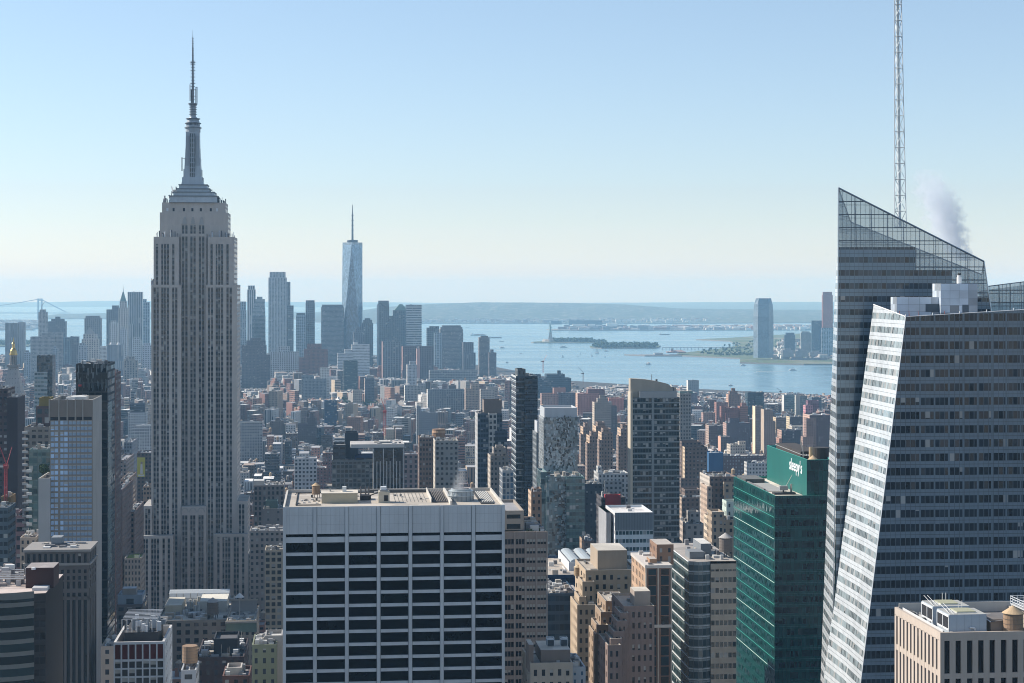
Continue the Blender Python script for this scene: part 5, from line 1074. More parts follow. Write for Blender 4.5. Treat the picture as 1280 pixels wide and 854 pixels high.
h.add('teal_panes', b)
h = tower('brick_tower', 'slim dark red brown tower with a hoist frame, right of the black glass tower', 135.5, 145, 466, 960, 22, 740, S((.12, .085, .085), 2, 3.2, .6, .5, (.03, .035, .05)), (), GREY, (), short='the slim hoist tower', cat='brick tower')
b = B()
for x in (.3, h.W-.3): b.bar((x, -.8, 0), (x, -.8, h.top+2), .16, plain((.30, .17, .15), 'metal'))
for k in range(50): z = h.top-k*3.2; b.bar((.3, -.8, z), (h.W-.3, -.8, z), .13, plain((.33, .19, .17), 'metal')); b.bar((.3, -.8, z), (h.W-.3, -.8, z-3.2), .07, plain((.33, .2, .18), 'metal'))
h.add('hoist_frame', b)
# old clock tower with a gilded lantern
h = H('stone_clock_tower', 'pale stone tower with a steep pyramid roof and a gilded lantern at the far left', 2, 27, 492, 2055, 24, 560, 'tower', short='the gold topped stone tower')
w = B(); cs = S((.46, .43, .40), 3, 3.6, .4, .5); walls4(w, 0, h.W, 0, 24, 0, h.top, cs); h.add('walls', w)
b = B(); zz = lambda y: h.z(y, 2067); m0 = h.W/2; b.frust(m0, 12, h.W*.92, 22, h.W*.42, 10, h.top, zz(459), S((.40, .375, .36), 3, 5, .15, .2)); b.box(m0-6.4, m0+6.4, 5.6, 18.4, zz(459), zz(456), plain((.3, .29, .28))); h.add('pyramid_roof', b)
b = B(); b.cyl(m0, 12, 4.2, 4.0, zz(456), zz(444), S((.28, .26, .25), 2.6, 12, .5, .8), 8); h.add('colonnade', b)
b = B(); gd = plain((.50, .35, .13), 'steel'); 
for y0, y1, r0, r1 in ((444, 442, 4.6, 4.6), (442, 438, 4.0, 3.4), (438, 435, 3.4, 1.8), (435, 430, 1.6, 1.4), (430, 428, 2.0, 1.0), (428, 422, .8, .1)): b.cyl(m0, 12, r0, r1, zz(y0), zz(y1), gd, 12)
h.add('gilded_lantern', b)
tower('glass_tower', 'slim black glass tower with pale lower block, right of the gold topped stone tower', 46, 65.5, 444.5, 1900, 22, 505, S((.025, .035, .045), 2.4, 3.6, .92, .7, (.015, .025, .03), .2, .05, 1.6), [(43, 59, 465, -5, 12, S((.30, .34, .35), 3, 4.2, .9, .5, (.10, .15, .16), .3))], DARKR, (), short='the slim black glass tower')
tower('dark_slab', 'dark plum brown slab at the left edge behind the red crane', 8.5, 22, 497, 1000, 24, 648, S((.06, .045, .05), 3, 3.6, .0, .5), (), DARKR, (), S((.07, .055, .06), wx=0), short='the dark plum slab', cat='apartment tower')
tower('dark_slab', 'wider dark brown slab cut by the left edge of the view', -8, 9.5, 486, 1040, 24, 640, S((.085, .06, .06), 3, 3.6, .6, .4, (.02, .02, .025)), (), DARKR, (), cat='apartment tower')
tower('apartment_tower', 'tan apartment tower with zigzag balconies between the dark plum slab and teal block', 30.5, 62, 534, 860, 24, 690, S((.30, .26, .225), 2.6, 3.0, .6, .5), [(45, 63, 508, 8, 14, S((.13, .10, .10), 3.5, 4.4, .6, .6, (.03, .06, .07))), (49, 62.5, 497.5, 9, 12, S((.26, .20, .07), wx=0))], GREY, (), S((.45, .40, .34), 2.6, 3, .5, .6), cat='apartment tower', short='the tan balcony tower',
      extra=lambda h, w: pieces(h, 'balcony', [B().box(-.9, 1.6, -.9, .1, h.top-3*k, h.top-3*k+1.0, plain((.62, .60, .57))) for k in range(1, 50)]))
h = tower('glass_apartment_tower', 'teal glass apartment block with white balcony edges and a roof garden', 36, 63, 562, 800, 22, 690, S((.12, .20, .20), 1.8, 3.3, .9, .7, (.06, .12, .125), .25, .1, 1.7), (), GREY, (), S((.25, .33, .33), 2, 3.3, .8, .6, (.06, .1, .1)), short='the teal glass block', cat='apartment tower')
pieces(h, 'balcony', [B().box(-.9, 1.4, -.8, .1, h.top-3.3*k, h.top-3.3*k+1.2, plain((.66, .68, .67))) for k in range(3, 36)])
tower('brown_block', 'purple brown low block with pale floor edges under the dark plum slab', 8, 31, 645, 900, 20, 710, S((.26, .17, .18), 4, 4.4, .8, .5, (.03, .03, .04)), [(10, 24, 640, 4, 10)], GREY, (), cat='office block')
tower('stone_block', 'small tan stone block with a red awning roof below the tan balcony tower', 25, 45, 672, 780, 18, 705, S((.38, .32, .27), 2.6, 3.5, .4, .6), (), (.40, .10, .09), (), cat='office block')
tower('dark_building', 'blue grey building with a flat top at the left edge behind the curved banded block', -20, 10, 635, 820, 20, 712, S((.09, .12, .15), 2, 3.6, .8, .5), (), GREY, (), cat='office block')
# avenue canyon beside the limestone skyscraper
h = tower('loft_building', 'loft building with a sunlit white side carrying a yellow billboard, left of the limestone skyscraper', 171.5, 190, 566, 1700, 30, 622, S((.115, .085, .075), 3, 3.6, .5, .5), (), GREY, (), S((.62, .58, .52), 3, 3.4, .9, .4), cat='loft building', short='the billboard loft')  # side wall painted pale for the sun on it
bb = setp(empty('billboard', on(h, 176.5, -1.2, h.z(584)), YAW), 'yellow billboard with a pale figure shape on the loft with the sunlit white side', 'billboard')
b = B(); b.box(-3.6, 3.6, -.3, 0, -9, 9, plain((.50, .46, .06))); b.build('panel', bb); b = B(); b.frust(.3, -.36, 2.6, .06, 1.6, .06, -6, 3, plain((.6, .58, .55))); b.cyl(.4, -.35, .9, .9, 3.2, 5, plain((.35, .28, .22)), 8); b.box(-2.8, 2.8, -.36, -.31, -8.4, -6.8, plain((.65, .63, .58))); b.build('picture', bb)
for i, (a, c_, y, Y, cc, lb) in enumerate(((145, 153, 612, 1150, (.16, .115, .105), 'tall brown avenue building right of the slim hoist tower'), (150, 160, 600, 1350, (.22, .16, .13), 'brown brick avenue building with a lit cornice behind the tall brown one'), (158, 168, 640, 1200, (.20, .14, .12), 'dark brick avenue block facing the limestone skyscraper'), (146, 158, 575, 1600, (.25, .2, .18), 'narrow tan avenue building deep in the street canyon'), (155, 165, 553, 1900, (.17, .19, .22), 'blue grey avenue building deepest in the street canyon'))):
    tower('avenue_building', lb, a, c_, y, Y, 60, 760, S(cc, 2.8, 3.5, .5, .55), (), GREY, (), S((cc[0]*1.25, cc[1]*1.25, cc[2]*1.25), 3, 3.5, .45, .5), cat='office block', clut=6)
tower('corner_building', 'small sunlit tan corner building at the left foot of the limestone skyscraper', 179, 191, 608, 1420, 20, 630, S((.42, .33, .26), 2.6, 3.6, .55, .5), (), (.5, .46, .4), (), S((.6, .5, .4), 3, 3.6, .4, .5), cat='office block')
tower('garden_roof_building', 'stone building with a bright green grass roof left of the limestone skyscraper', 155.5, 176, 698, 1140, 24, 745, S((.33, .28, .24), 2.2, 3.7, .45, .55), (), (.22, .27, .05), [(168, 174, 694, 5, 5, (.6, .58, .52))], S((.4, .34, .29), 2.6, 3.7, .4, .5), cat='office block', clut=0, short='the green roofed stone building')
# right of the limestone skyscraper
tower('stone_building', 'grey stone building with a dark green roof touching the limestone skyscraper', 310, 331, 692, 1230, 26, 760, S((.24, .25, .255), 2.2, 3.7, .45, .55), (), (.03, .07, .055), (), cat='office block')
tower('loft_building', 'tan loft building with bronze framed windows left of the white ribbon window slab', 331, 360, 688, 1100, 22, 735, S((.46, .38, .28), 3.2, 3.8, .66, .62, (.03, .03, .03)), (), TANR, (), cat='loft building', clut=10)
tower('loft_building', 'grey brown stone loft with cornice and pale cluttered roof left of the white slab', 312, 356, 664, 1180, 26, 690, S((.30, .265, .245), 3, 3.8, .5, .5), (), (.45, .43, .41), (), cat='loft building', clut=18)
tower('loft_building', 'ornate brown loft with white roof huts, upper left of the white slab roof', 317, 355, 607, 1360, 30, 640, S((.26, .22, .20), 3, 3.8, .5, .65), (), WHITER, [(317, 330, 601, 4, 10, (.6, .6, .58))], cat='loft building', clut=12)
tower('loft_building', 'dull brown box building with green roof hut behind the white slab left edge', 329, 354, 636, 1260, 20, 662, S((.235, .21, .195), 6, 5, .2, .3), [(332, 347, 626, 4, 8, S((.10, .15, .13), wx=0))], GREY, (), cat='loft building')
h = tower('office_block', 'low block with a long pale barrel roof at the foot of the limestone skyscraper', 196, 284, 776, 880, 70, 830, S((.36, .32, .275), 4.3, 3.9, .5, .55), (), (.50, .46, .40), (), S((.45, .4, .34), 4, 3.9, .4, .5), cat='office block', short='the barrel roofed block', clut=4)
b = B(); zr = h.top-1
for q in range(7): a, c_ = math.pi*q/7, math.pi*(q+1)/7; b.face([(1, 60-6*math.cos(a), zr+6*math.sin(a)), (h.W-2, 60-6*math.cos(a), zr+6*math.sin(a)), (h.W-2, 60-6*math.cos(c_), zr+6*math.sin(c_)), (1, 60-6*math.cos(c_), zr+6*math.sin(c_))], plain((.50, .54, .57), 'metal'))
for x in (1, h.W-2): b.face([(x, 60-6*math.cos(math.pi*q/7), zr+6*math.sin(math.pi*q/7)) for q in range(8)], plain((.4, .42, .44)))
for k in range(9): b.box(1+k*(h.W-3)/8.5, 1.4+k*(h.W-3)/8.5, 53, 54, zr, zr+5.2, plain((.55, .56, .55)))
h.add('barrel_roof', b); b = B(); b.box(2, h.W*.3, 22, 46, zr, zr+4.5, plain((.58, .52, .40)), plain((.56, .52, .44), 'roof')); b.box(h.W*.55, h.W*.95, 26, 48, zr, zr+5.5, plain((.60, .57, .50)), plain((.6, .57, .5), 'roof')); clutter(b, 1, h.W-1, 4, 50, zr, 44, RNG, 3.5)
for k in range(12): b.cyl(h.W*.35+RNG.uniform(0, 8), RNG.uniform(20, 44), .8, .8, zr, zr+RNG.uniform(2, 6), plain((.5, .5, .47), 'metal'), 8)
h.add('roof_machinery', b)
tank(on(h, 266, 8, zr), 'grey wooden water tank on the barrel roofed block', 1.5, 1); tank(on(h, 246, -6, h.top-18), 'pale coned water tank in front of the barrel roofed block', 1.0, 2)
h = tower('office_block', 'ornate pale stone block with a green copper band right of the barrel roofed block', 283, 320, 776, 870, 40, 830, S((.42, .36, .29), 3, 3.9, .5, .55), (), (.52, .48, .42), (), cat='office block', short='the green banded stone block')
b = B(); b.box(-.3, h.W+.3, -.3, 0, h.top-5.5, h.top-1.2, plain((.20, .27, .22)), sides='new'); b.box(-.5, h.W+.5, -.6, 0, h.top-1.2, h.top-.3, plain((.5, .46, .4))); h.add('cornice', b); b = B(); b.box(1, h.W-.5, 24, 24.5, h.top, h.top+6, plain((.3, .3, .3))); b.box(0, h.W, 23.4, 23.8, h.top+5.4, h.top+6.2, plain((.42, .38, .33))); h.add('roof_screen', b)
tank(on(h, 290, -5, h.top-12), 'wooden water tank with tan cone in front of the green banded stone block', 1.15, 2)
cv = setp(empty('roof_canopy', on(h, 299.5, 10, h.top-1), 0), 'white cone capped mast on the green banded stone block', 'roof mast'); b = B(); b.bar((0, 0, 0), (0, 0, 10.5), .22, plain((.4, .4, .4), 'metal'), 8); b.build('pole', cv); b = B(); b.cyl(0, 0, 2.3, .15, 10.4, 12.4, plain((.72, .71, .68), 'metal'), 18); b.build('cap', cv)
tower('office_block', 'blue grey plant topped block behind the white tower with red panels', 146, 178, 756, 850, 24, 800, S((.13, .12, .125), 4, 4, .6, .5), [(147, 178, 744, 2, 14, S((.26, .33, .40), 9, 6, .3, .4))], (.4, .42, .44), [(153, 170, 736, 4, 6, (.3, .28, .26))], cat='office block', clut=8)
tower('brick_building', 'black roofed brick building with a tall dark roof house below the barrel roofed block', 245, 305, 822, 640, 34, 850, S((.07, .05, .05), 3, 3.6, .4, .5), [(267, 297, 799, 8, 14, S((.03, .035, .045), wx=0))], (.10, .10, .11), (), cat='brick building', clut=16, short='the black roofed brick building')
h = tower('pale_block', 'small pale grey block under the big round tank, right of the red panel tower', 226, 245, 838, 560, 14, 860, S((.42, .44, .47), 3.2, 4, .5, .4), (), (.5, .5, .5), (), cat='office block', clut=3)
o_ = tank(on(h, 237.5, 7, h.top-1), 'large capless brown wooden tank right of the white tower with red panels', 1.28, 0)
for c_ in list(o_.children):
    if c_.name.startswith('conical'): bpy.data.objects.remove(c_)
tower('green_building', 'sage green apartment building at the left edge of the white ribbon window slab', 315, 346, 806, 580, 18, 860, S((.20, .22, .15), 3.0, 3.4, .36, .5), [(331, 353, 795, 6, 10, S((.38, .36, .34), wx=0))], (.45, .44, .42), (), cat='apartment building', clut=14, short='the sage green building')
tower('red_brick_building', 'low red brick building with white roof hut, left of the sage green building', 278, 312, 845, 600, 16, 862, S((.14, .07, .06), 3, 3.4, .4, .5), [(283, 302, 835, 4, 8, S((.55, .5, .45), wx=0))], (.3, .27, .26), (), cat='brick building')
tower('pale_building', 'pale two storey roofed block with bright white roof left of the red panel tower', 126, 142, 808, 640, 20, 862, S((.42, .35, .29), 3, 3.6, .3, .5), (), (.75, .75, .74), (), cat='office block', clut=3)
# right: between the tall curved crown tower and the green tower
Q = lambda lb, a, c_, y, Y, D, yb_, st, tiers=(), roof=GREY, pent=(), side=None, cat='brick building', nm='brick_building', short=None, clut=5: tower(nm, lb, a, c_, y, Y, D, yb_, st, tiers, roof, pent, side, cat, short=short, clut=clut)
lit = lambda c, k=1.5: S((min(.62, c[0]*k), min(.6, c[1]*k), min(.55, c[2]*k)), 3, 3.4, .4, .5)  # side walls in a brightened wall colour, sunlight painted in
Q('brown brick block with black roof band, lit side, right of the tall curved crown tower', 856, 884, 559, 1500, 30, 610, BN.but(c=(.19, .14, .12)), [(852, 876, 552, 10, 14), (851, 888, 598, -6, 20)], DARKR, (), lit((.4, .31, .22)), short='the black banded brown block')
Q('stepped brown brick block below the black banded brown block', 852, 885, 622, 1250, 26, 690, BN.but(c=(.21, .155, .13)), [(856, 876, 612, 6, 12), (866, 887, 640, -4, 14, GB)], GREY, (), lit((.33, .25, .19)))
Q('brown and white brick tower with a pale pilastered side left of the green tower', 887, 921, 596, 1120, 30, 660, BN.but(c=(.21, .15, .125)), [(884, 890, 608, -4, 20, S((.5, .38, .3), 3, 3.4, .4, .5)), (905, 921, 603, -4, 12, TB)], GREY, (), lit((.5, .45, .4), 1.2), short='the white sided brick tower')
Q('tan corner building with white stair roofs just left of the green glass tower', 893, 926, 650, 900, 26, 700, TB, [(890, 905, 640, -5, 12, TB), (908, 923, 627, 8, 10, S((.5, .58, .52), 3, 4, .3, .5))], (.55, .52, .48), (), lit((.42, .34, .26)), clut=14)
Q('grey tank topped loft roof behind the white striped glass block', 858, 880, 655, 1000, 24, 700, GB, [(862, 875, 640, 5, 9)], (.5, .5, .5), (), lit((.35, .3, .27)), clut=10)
Q('long dark red brick block with rows of white windows and a pale roof', 904, 958, 570, 2000, 26, 585, S((.16, .11, .11), 3.2, 3.6, .45, .5, (.25, .25, .25)), (), (.4, .38, .36), (), clut=14)
Q('bright blue hoarding wrapped block left of the long dark red block', 886, 904, 566, 1950, 20, 578, S((.03, .11, .24), wx=0), (), (.3, .35, .4), (), nm='wrapped_block', cat='building')
Q('white rounded stucco building with a dome beside the long dark red block', 913, 931, 556, 2150, 20, 568, S((.60, .52, .43), 3, 3.6, .4, .5), [(924, 932, 552, 4, 8)], TANR, ())
Q('white loft with a row of square windows behind the green glass tower', 936, 964, 579, 1750, 20, 592, S((.55, .54, .53), 3, 3.6, .5, .5), (), WHITER, (), clut=12)
Q('tall sunlit cream edged obelisk tower, left of the narrow pair', 944, 953.5, 508, 2500, 16, 562, S((.27, .22, .20), 2.4, 3.2, .3, .5), (), GREY, (), S((.82, .66, .46), wx=0), nm='slim_tower', cat='apartment tower', short='the cream edged obelisk tower')  # sunlight on the side wall painted as a cream colour
Q('tall plain grey tan tower, right of the narrow pair', 955, 966, 512, 2420, 18, 566, S((.28, .235, .21), 3, 3.2, .2, .5), [(963, 969.5, 527, 2, 14)], GREY, (), S((.45, .36, .28), wx=0), nm='slim_tower', cat='apartment tower')
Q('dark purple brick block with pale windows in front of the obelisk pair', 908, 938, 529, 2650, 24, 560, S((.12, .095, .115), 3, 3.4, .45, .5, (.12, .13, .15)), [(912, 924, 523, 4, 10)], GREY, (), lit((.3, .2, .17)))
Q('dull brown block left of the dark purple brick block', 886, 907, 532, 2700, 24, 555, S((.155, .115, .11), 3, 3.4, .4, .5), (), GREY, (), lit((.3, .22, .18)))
Q('small slab with one sunlit salmon side wall under the dark purple block', 901, 913, 546, 2450, 18, 562, S((.12, .10, .11), 3, 3.4, .5, .5), (), GREY, (), S((.60, .34, .25), wx=0))  # salmon side wall carries its sunlight in the colour
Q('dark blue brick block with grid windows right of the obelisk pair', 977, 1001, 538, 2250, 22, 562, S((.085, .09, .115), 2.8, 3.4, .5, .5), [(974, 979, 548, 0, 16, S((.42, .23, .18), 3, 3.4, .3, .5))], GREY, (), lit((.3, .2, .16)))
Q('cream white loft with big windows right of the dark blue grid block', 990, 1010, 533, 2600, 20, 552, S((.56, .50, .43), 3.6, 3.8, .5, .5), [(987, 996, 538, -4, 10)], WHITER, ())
Q('big purple brown stepped block with sunlit salmon side at the edge of the glass skyscraper', 1012, 1040, 519, 2350, 34, 560, S((.16, .115, .12), 3, 3.4, .42, .5), [(1008, 1020, 523, -4, 14, S((.3, .2, .17), 3, 3.4, .4, .5)), (1003.5, 1018, 546, -8, 20, S((.40, .27, .22), 3, 3.4, .35, .5))], GREY, (), lit((.4, .27, .22)), short='the purple stepped block')
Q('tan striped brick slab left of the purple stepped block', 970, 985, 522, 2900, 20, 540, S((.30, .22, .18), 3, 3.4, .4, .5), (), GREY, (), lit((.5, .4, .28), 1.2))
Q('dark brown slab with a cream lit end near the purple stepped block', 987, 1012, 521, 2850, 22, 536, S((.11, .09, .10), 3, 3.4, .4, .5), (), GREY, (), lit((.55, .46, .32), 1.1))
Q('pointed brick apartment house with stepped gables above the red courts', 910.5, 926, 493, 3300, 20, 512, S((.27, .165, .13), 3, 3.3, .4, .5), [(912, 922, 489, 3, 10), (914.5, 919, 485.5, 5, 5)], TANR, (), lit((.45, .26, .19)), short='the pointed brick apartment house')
Q('dark blue glass pair of blocks right of the pointed brick apartment house', 934.5, 955, 490.5, 3350, 22, 512, S((.05, .085, .11), 2.4, 3.4, .85, .6, (.02, .045, .065)), [(944, 955, 496, -4, 8, S((.07, .12, .14), 2.4, 3.4, .85, .6, (.04, .08, .1)))], GREY, (), nm='glass_block', cat='apartment building')
Q('pale teal glass block, left of the waterside glass pair', 980, 994, 494, 3500, 18, 512, S((.22, .30, .31), 2.6, 3.4, .85, .55, (.07, .12, .13)), [(983, 992, 492, 3, 8, WH)], GREY, (), S((.6, .6, .58), wx=0), nm='glass_block', cat='apartment building')
Q('pale grey teal glass block, right of the waterside glass pair', 996, 1009, 495, 3450, 18, 512, S((.24, .28, .29), 2.6, 3.4, .8, .55, (.06, .10, .11)), [(995, 1000, 494, -2, 8, S((.4, .39, .36), wx=0))], GREY, (), nm='glass_block', cat='apartment building')
Q('raspberry pink stepped house with big windows near the river', 1007, 1016, 507, 3000, 16, 522, S((.50, .24, .29), 4, 4.5, .45, .55), [(1010, 1024, 501, 6, 14, S((.22, .12, .16), 3.5, 4, .4, .5))], (.4, .3, .3), (), S((.62, .3, .33), 4, 4.5, .4, .55), nm='pink_house', cat='apartment building')
Q('blue grey apartment block behind the raspberry pink house', 1015, 1027, 497, 3250, 16, 506, S((.10, .14, .18), 3, 3.4, .6, .5), (), GREY, (), nm='apartment_building', cat='apartment building')
Q('red brick L shaped court block under the pointed brick apartment house', 905, 929, 510, 3000, 22, 524, S((.30, .13, .11), 3, 3.4, .35, .5), [(901.5, 908, 508, -4, 12), (907, 921, 516.5, -8, 8)], (.3, .2, .18), (), lit((.5, .22, .17), 1.1))
Q('salmon red brick block with white windows left of the pointed brick house', 895.5, 910, 503, 3250, 18, 514, S((.36, .19, .165), 3, 3.4, .4, .5), (), TANR, ())
Q('orange red brick blocks right of the pointed brick apartment house', 925, 935, 508, 3000, 18, 522, S((.36, .17, .13), 3, 3.4, .4, .5), [(927, 933, 504, 3, 8)], TANR, ())
Q('low salmon brick row with many windows left of the red court block', 879, 894, 516, 3000, 16, 524, S((.42, .28, .24), 3, 3.4, .4, .5), (), TANR, ())
Q('white tower box standing alone by the river right of the curved crown tower', 860, 873.5, 475.5, 4350, 18, 492, S((.26, .29, .31), 4, 3.6, .2, .5), (), GREY, (), S((.70, .66, .60), wx=0), nm='white_block', cat='building')
Q('long plum brick warehouse with a pale teal roof by the river', 845, 872, 491, 3900, 60, 503, S((.15, .12, .15), 3, 3.6, .3, .5), (), (.30, .42, .40), (), nm='warehouse', cat='warehouse')
Q('salmon brick warehouse with square windows, middle of the riverside row', 722, 749, 492, 3300, 28, 512, S((.50, .25, .21), 2.8, 3.4, .5, .5), [(735, 756, 487, 10, 20, S((.22, .13, .13), 2.8, 3.4, .4, .5))], (.45, .3, .27), (), lit((.5, .28, .22)), nm='warehouse', cat='warehouse')
Q('small bright red brick warehouse right of the riverside row', 761, 780, 498, 3250, 24, 510, S((.52, .22, .18), 2.8, 3.4, .3, .5), (), (.4, .24, .2), (), nm='warehouse', cat='warehouse')
Q('grey blue gridded warehouse with a red roof, left of the riverside row', 697, 720, 491, 3350, 26, 510, S((.17, .20, .24), 2.8, 3.4, .5, .5), [(677, 698, 492, -3, 22, S((.40, .27, .24), 2.8, 3.4, .4, .5)), (692, 707, 485, 12, 14, S((.38, .24, .21), wx=0))], (.42, .24, .2), (), nm='warehouse', cat='warehouse')
Q('wide blue glass slab with a sloping stepped top by the river', 673, 714, 473, 3900, 40, 494, S((.06, .105, .15), 4, 4.2, .9, .5, (.02, .045, .07)), [(683, 706, 468, 4, 34), (697, 701, 463.5, 8, 10, S((.05, .07, .09), wx=0)), (660, 676, 468, 8, 20, S((.1, .13, .16), 4, 4.2, .9, .5))], (.2, .24, .27), (), nm='glass_slab', cat='office building', short='the blue riverside slab')
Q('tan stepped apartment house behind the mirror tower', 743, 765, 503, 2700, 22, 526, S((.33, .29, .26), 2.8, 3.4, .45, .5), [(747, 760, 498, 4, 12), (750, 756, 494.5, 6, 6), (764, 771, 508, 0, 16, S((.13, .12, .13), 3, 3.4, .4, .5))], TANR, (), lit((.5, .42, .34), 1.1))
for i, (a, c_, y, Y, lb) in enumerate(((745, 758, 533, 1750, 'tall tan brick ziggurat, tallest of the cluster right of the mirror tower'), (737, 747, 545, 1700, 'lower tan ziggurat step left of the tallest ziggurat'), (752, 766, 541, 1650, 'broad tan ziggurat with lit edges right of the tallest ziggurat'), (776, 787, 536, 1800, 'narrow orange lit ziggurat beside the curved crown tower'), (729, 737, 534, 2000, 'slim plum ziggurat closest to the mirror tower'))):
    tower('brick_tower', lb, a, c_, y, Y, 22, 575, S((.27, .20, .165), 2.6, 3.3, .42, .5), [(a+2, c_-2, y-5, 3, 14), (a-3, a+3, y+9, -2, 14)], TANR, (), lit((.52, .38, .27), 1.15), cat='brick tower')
tower('loft_building', 'white pilastered loft with a white roof hut right of the teal mirror block', 748, 786, 592, 1350, 24, 640, S((.48, .48, .47), 3, 3.6, .45, .6), [(747, 752, 583, 2, 6, WH), (756, 778, 601, -3, 8, S((.3, .31, .32), 3, 3.6, .5, .5))], WHITER, (), cat='loft building', clut=14)
tower('brick_building', 'dark navy building with lit windows left of the pale office with the grey crown', 731, 753, 605, 1150, 24, 660, S((.05, .065, .085), 3, 3.6, .4, .4, (.04, .05, .07), .8, .25), (), GREY, (), cat='office block')
tower('brick_building', 'dark brown building with a red roof sign edge above the pale office', 752, 782, 622, 1020, 20, 650, S((.09, .085, .095), 2.6, 3.4, .5, .5), [(757, 776, 619, -2, 5, S((.5, .05, .06), wx=0))], GREY, (), cat='office block')
tower('brick_building', 'low brown lit brick building between the teal mirror block and white vault hall', 730, 743, 676, 900, 16, 697, S((.12, .10, .10), 2.6, 3.4, .4, .5), (), GREY, (), lit((.4, .28, .2), 1.1), cat='brick building')
# ------------------------------------------------------------------ downtown cluster
dn = lambda c, k=1.6: S((c[0]*k, c[1]*k, c[2]*k), 6.0, 5.5, .5, .55)
BLU = S((.33, .42, .49), 6.5, 5, .62, .7, (.035, .065, .10), .3, .1, 1.6); DKB = S((.16, .19, .22), 6, 6, .7, .7, (.02, .035, .05), .3, .05, 1.6)
STO = S((.58, .54, .50), 6.4, 5.5, .45, .6); BRN = S((.14, .10, .095), 3.4, 3.9, .5, .5); RIB = S((.60, .61, .62), 6.4, 40, .5, 1, (.06, .08, .10)); BND = S((.62, .62, .61), 3, 7.5, 1, .45, (.06, .08, .1))
DT = []
def dt(lb, a, c_, y, Y, D, yb_, st, tiers=(), pent=(), nm='downtown_tower', cat='skyscraper', short=None, extra=None, yaw=R(7), side=None, roof=GREY):
    h = tower(nm, lb, a, c_, y, Y, D, yb_, st, tiers, roof, pent, side, cat, yaw, short, None, 1.2, 3, extra); DT.append(h); return h
def spire(px, y0, y1, r0, c_, dy=10, r1=.2):
    return lambda h, w: w.cyl(h.x(px, dy), dy, r0, r1, h.z(y0, h.Y+dy), h.z(y1, h.Y+dy), plain(c_), 8)
# tall glass tower with antiprism facets and a mast
h = H('faceted_glass_tower', 'tallest downtown tower, pale blue faceted glass with a needle mast', 427, 452, 303, 5900, 60, 405, yaw=R(0), short='the tall faceted glass tower')
w = B(); gl1 = S((.22, .30, .38), 3, 4, .95, .9, (.16, .24, .33), .12, 0, 1.9, 0); gl2 = S((.15, .21, .28), 3, 4, .95, .9, (.12, .18, .25), .12, 0, 1.7, 0); W_ = h.W; zb, ztp = 56, h.top-8
A = [(0, 0), (W_, 0), (W_, W_), (0, W_)]; T_ = [(W_*.5, 0), (W_, W_*.5), (W_*.5, W_), (0, W_*.5)]
walls4(w, 0, W_, 0, W_, 0, zb, gl2)
for i in range(4):
    j = (i+1) % 4
    w.face([(*A[i], zb), (*A[j], zb), (*T_[i], ztp)], gl2 if i == 0 else gl1, [(0, 300), (W_, 300), (W_/2, 0)], i)
    w.face([(*A[j], zb), (*T_[j], ztp), (*T_[i], ztp)], gl1, [(W_/2, 300), (W_, 0), (0, 0)], i+5)
w.face([(*p, ztp) for p in T_], plain((.3, .3, .3))); h.add('walls', w)
b = B()
for i in range(4): j = (i+1) % 4; b.wall(T_[i], T_[j], ztp, h.top, gl1)
h.add('parapet', b); b = B(); m0 = W_/2; b.cyl(m0, m0, 17, 17, h.top, h.top+8, plain((.13, .14, .16)), 20); b.cyl(m0, m0, 19, 19, h.top+4, h.top+5, plain((.3, .31, .33)), 20); h.add('communications_ring', b)
b = B(); b.cyl(m0, m0, 3.6, 3.0, h.top, h.z(285, 5930), plain((.17, .19, .21)), 8); b.cyl(m0, m0, 2.9, 2.2, h.z(285, 5930), h.z(268, 5930), plain((.2, .22, .24)), 8); b.cyl(m0, m0, 2.0, .8, h.z(268, 5930), h.z(256, 5930), plain((.24, .26, .28)), 8)
for y in (288, 282, 276, 270): b.cyl(m0, m0, 5, 5, h.z(y, 5930), h.z(y, 5930)+1.6, plain((.14, .15, .17)), 8)
h.add('mast', b)
dt('tall rippled steel tower at the right end of the left downtown group', 159.5, 178, 365, 5700, 34, 440, RIB.but(c=(.45, .46, .47)), [(157, 168, 405, -4, 20, RIB)], short='the rippled steel tower')
dt('gothic tower with a green pyramid top and needle, left of the rippled steel tower', 148, 160, 385, 5500, 30, 440, STO, [(149.5, 158, 377, 4, 20)], extra=lambda h, w: (w.frust(h.x(154, 14), 14, 18, 18, 3, 3, h.z(377), h.z(365), S((.20, .30, .28), wx=0)), w.cyl(h.x(154, 14), 14, 1.2, .2, h.z(366), h.z(357), plain((.2, .25, .25)), 6)))
dt('flat topped dark civic tower left of the gothic tower', 133, 149, 387, 5600, 34, 440, STO.but(c=(.20, .22, .25)), [(140, 148, 382, 4, 20)])
dt('dark blue tower with a sloping roof behind the rippled steel tower', 176, 187, 378, 6000, 30, 430, BLU, [(176, 183, 374, 4, 20)])
dt('broad civic tower with stepped shoulders beyond the pointed courthouse', 105.5, 126, 398, 5500, 36, 432, STO.but(c=(.27, .28, .30)), [(107, 124.5, 395, 4, 24)])
dt('dark round topped block beside the unfinished tower with the crane', 60, 82, 402, 5900, 36, 440, STO.but(c=(.17, .17, .19)), [(64, 80, 399, 4, 20), (69, 75, 396, 8, 12)])
dt('unfinished concrete tower topped by a crane in front of the suspension bridge tower', 48, 58.5, 390, 5800, 28, 425, S((.42, .41, .40), 4, 4, .6, .6, (.1, .1, .11)), [(50, 57, 387, 4, 14)], extra=lambda h, w: (w.bar((h.x(52, 8), 8, h.z(388)), (h.x(52.5, 8), 8, h.z(381)), .8, plain((.25, .25, .27))), w.bar((h.x(52, 8), 8, h.z(383)), (h.x(55.5, 8), 8, h.z(378)), .7, plain((.25, .25, .27)))))
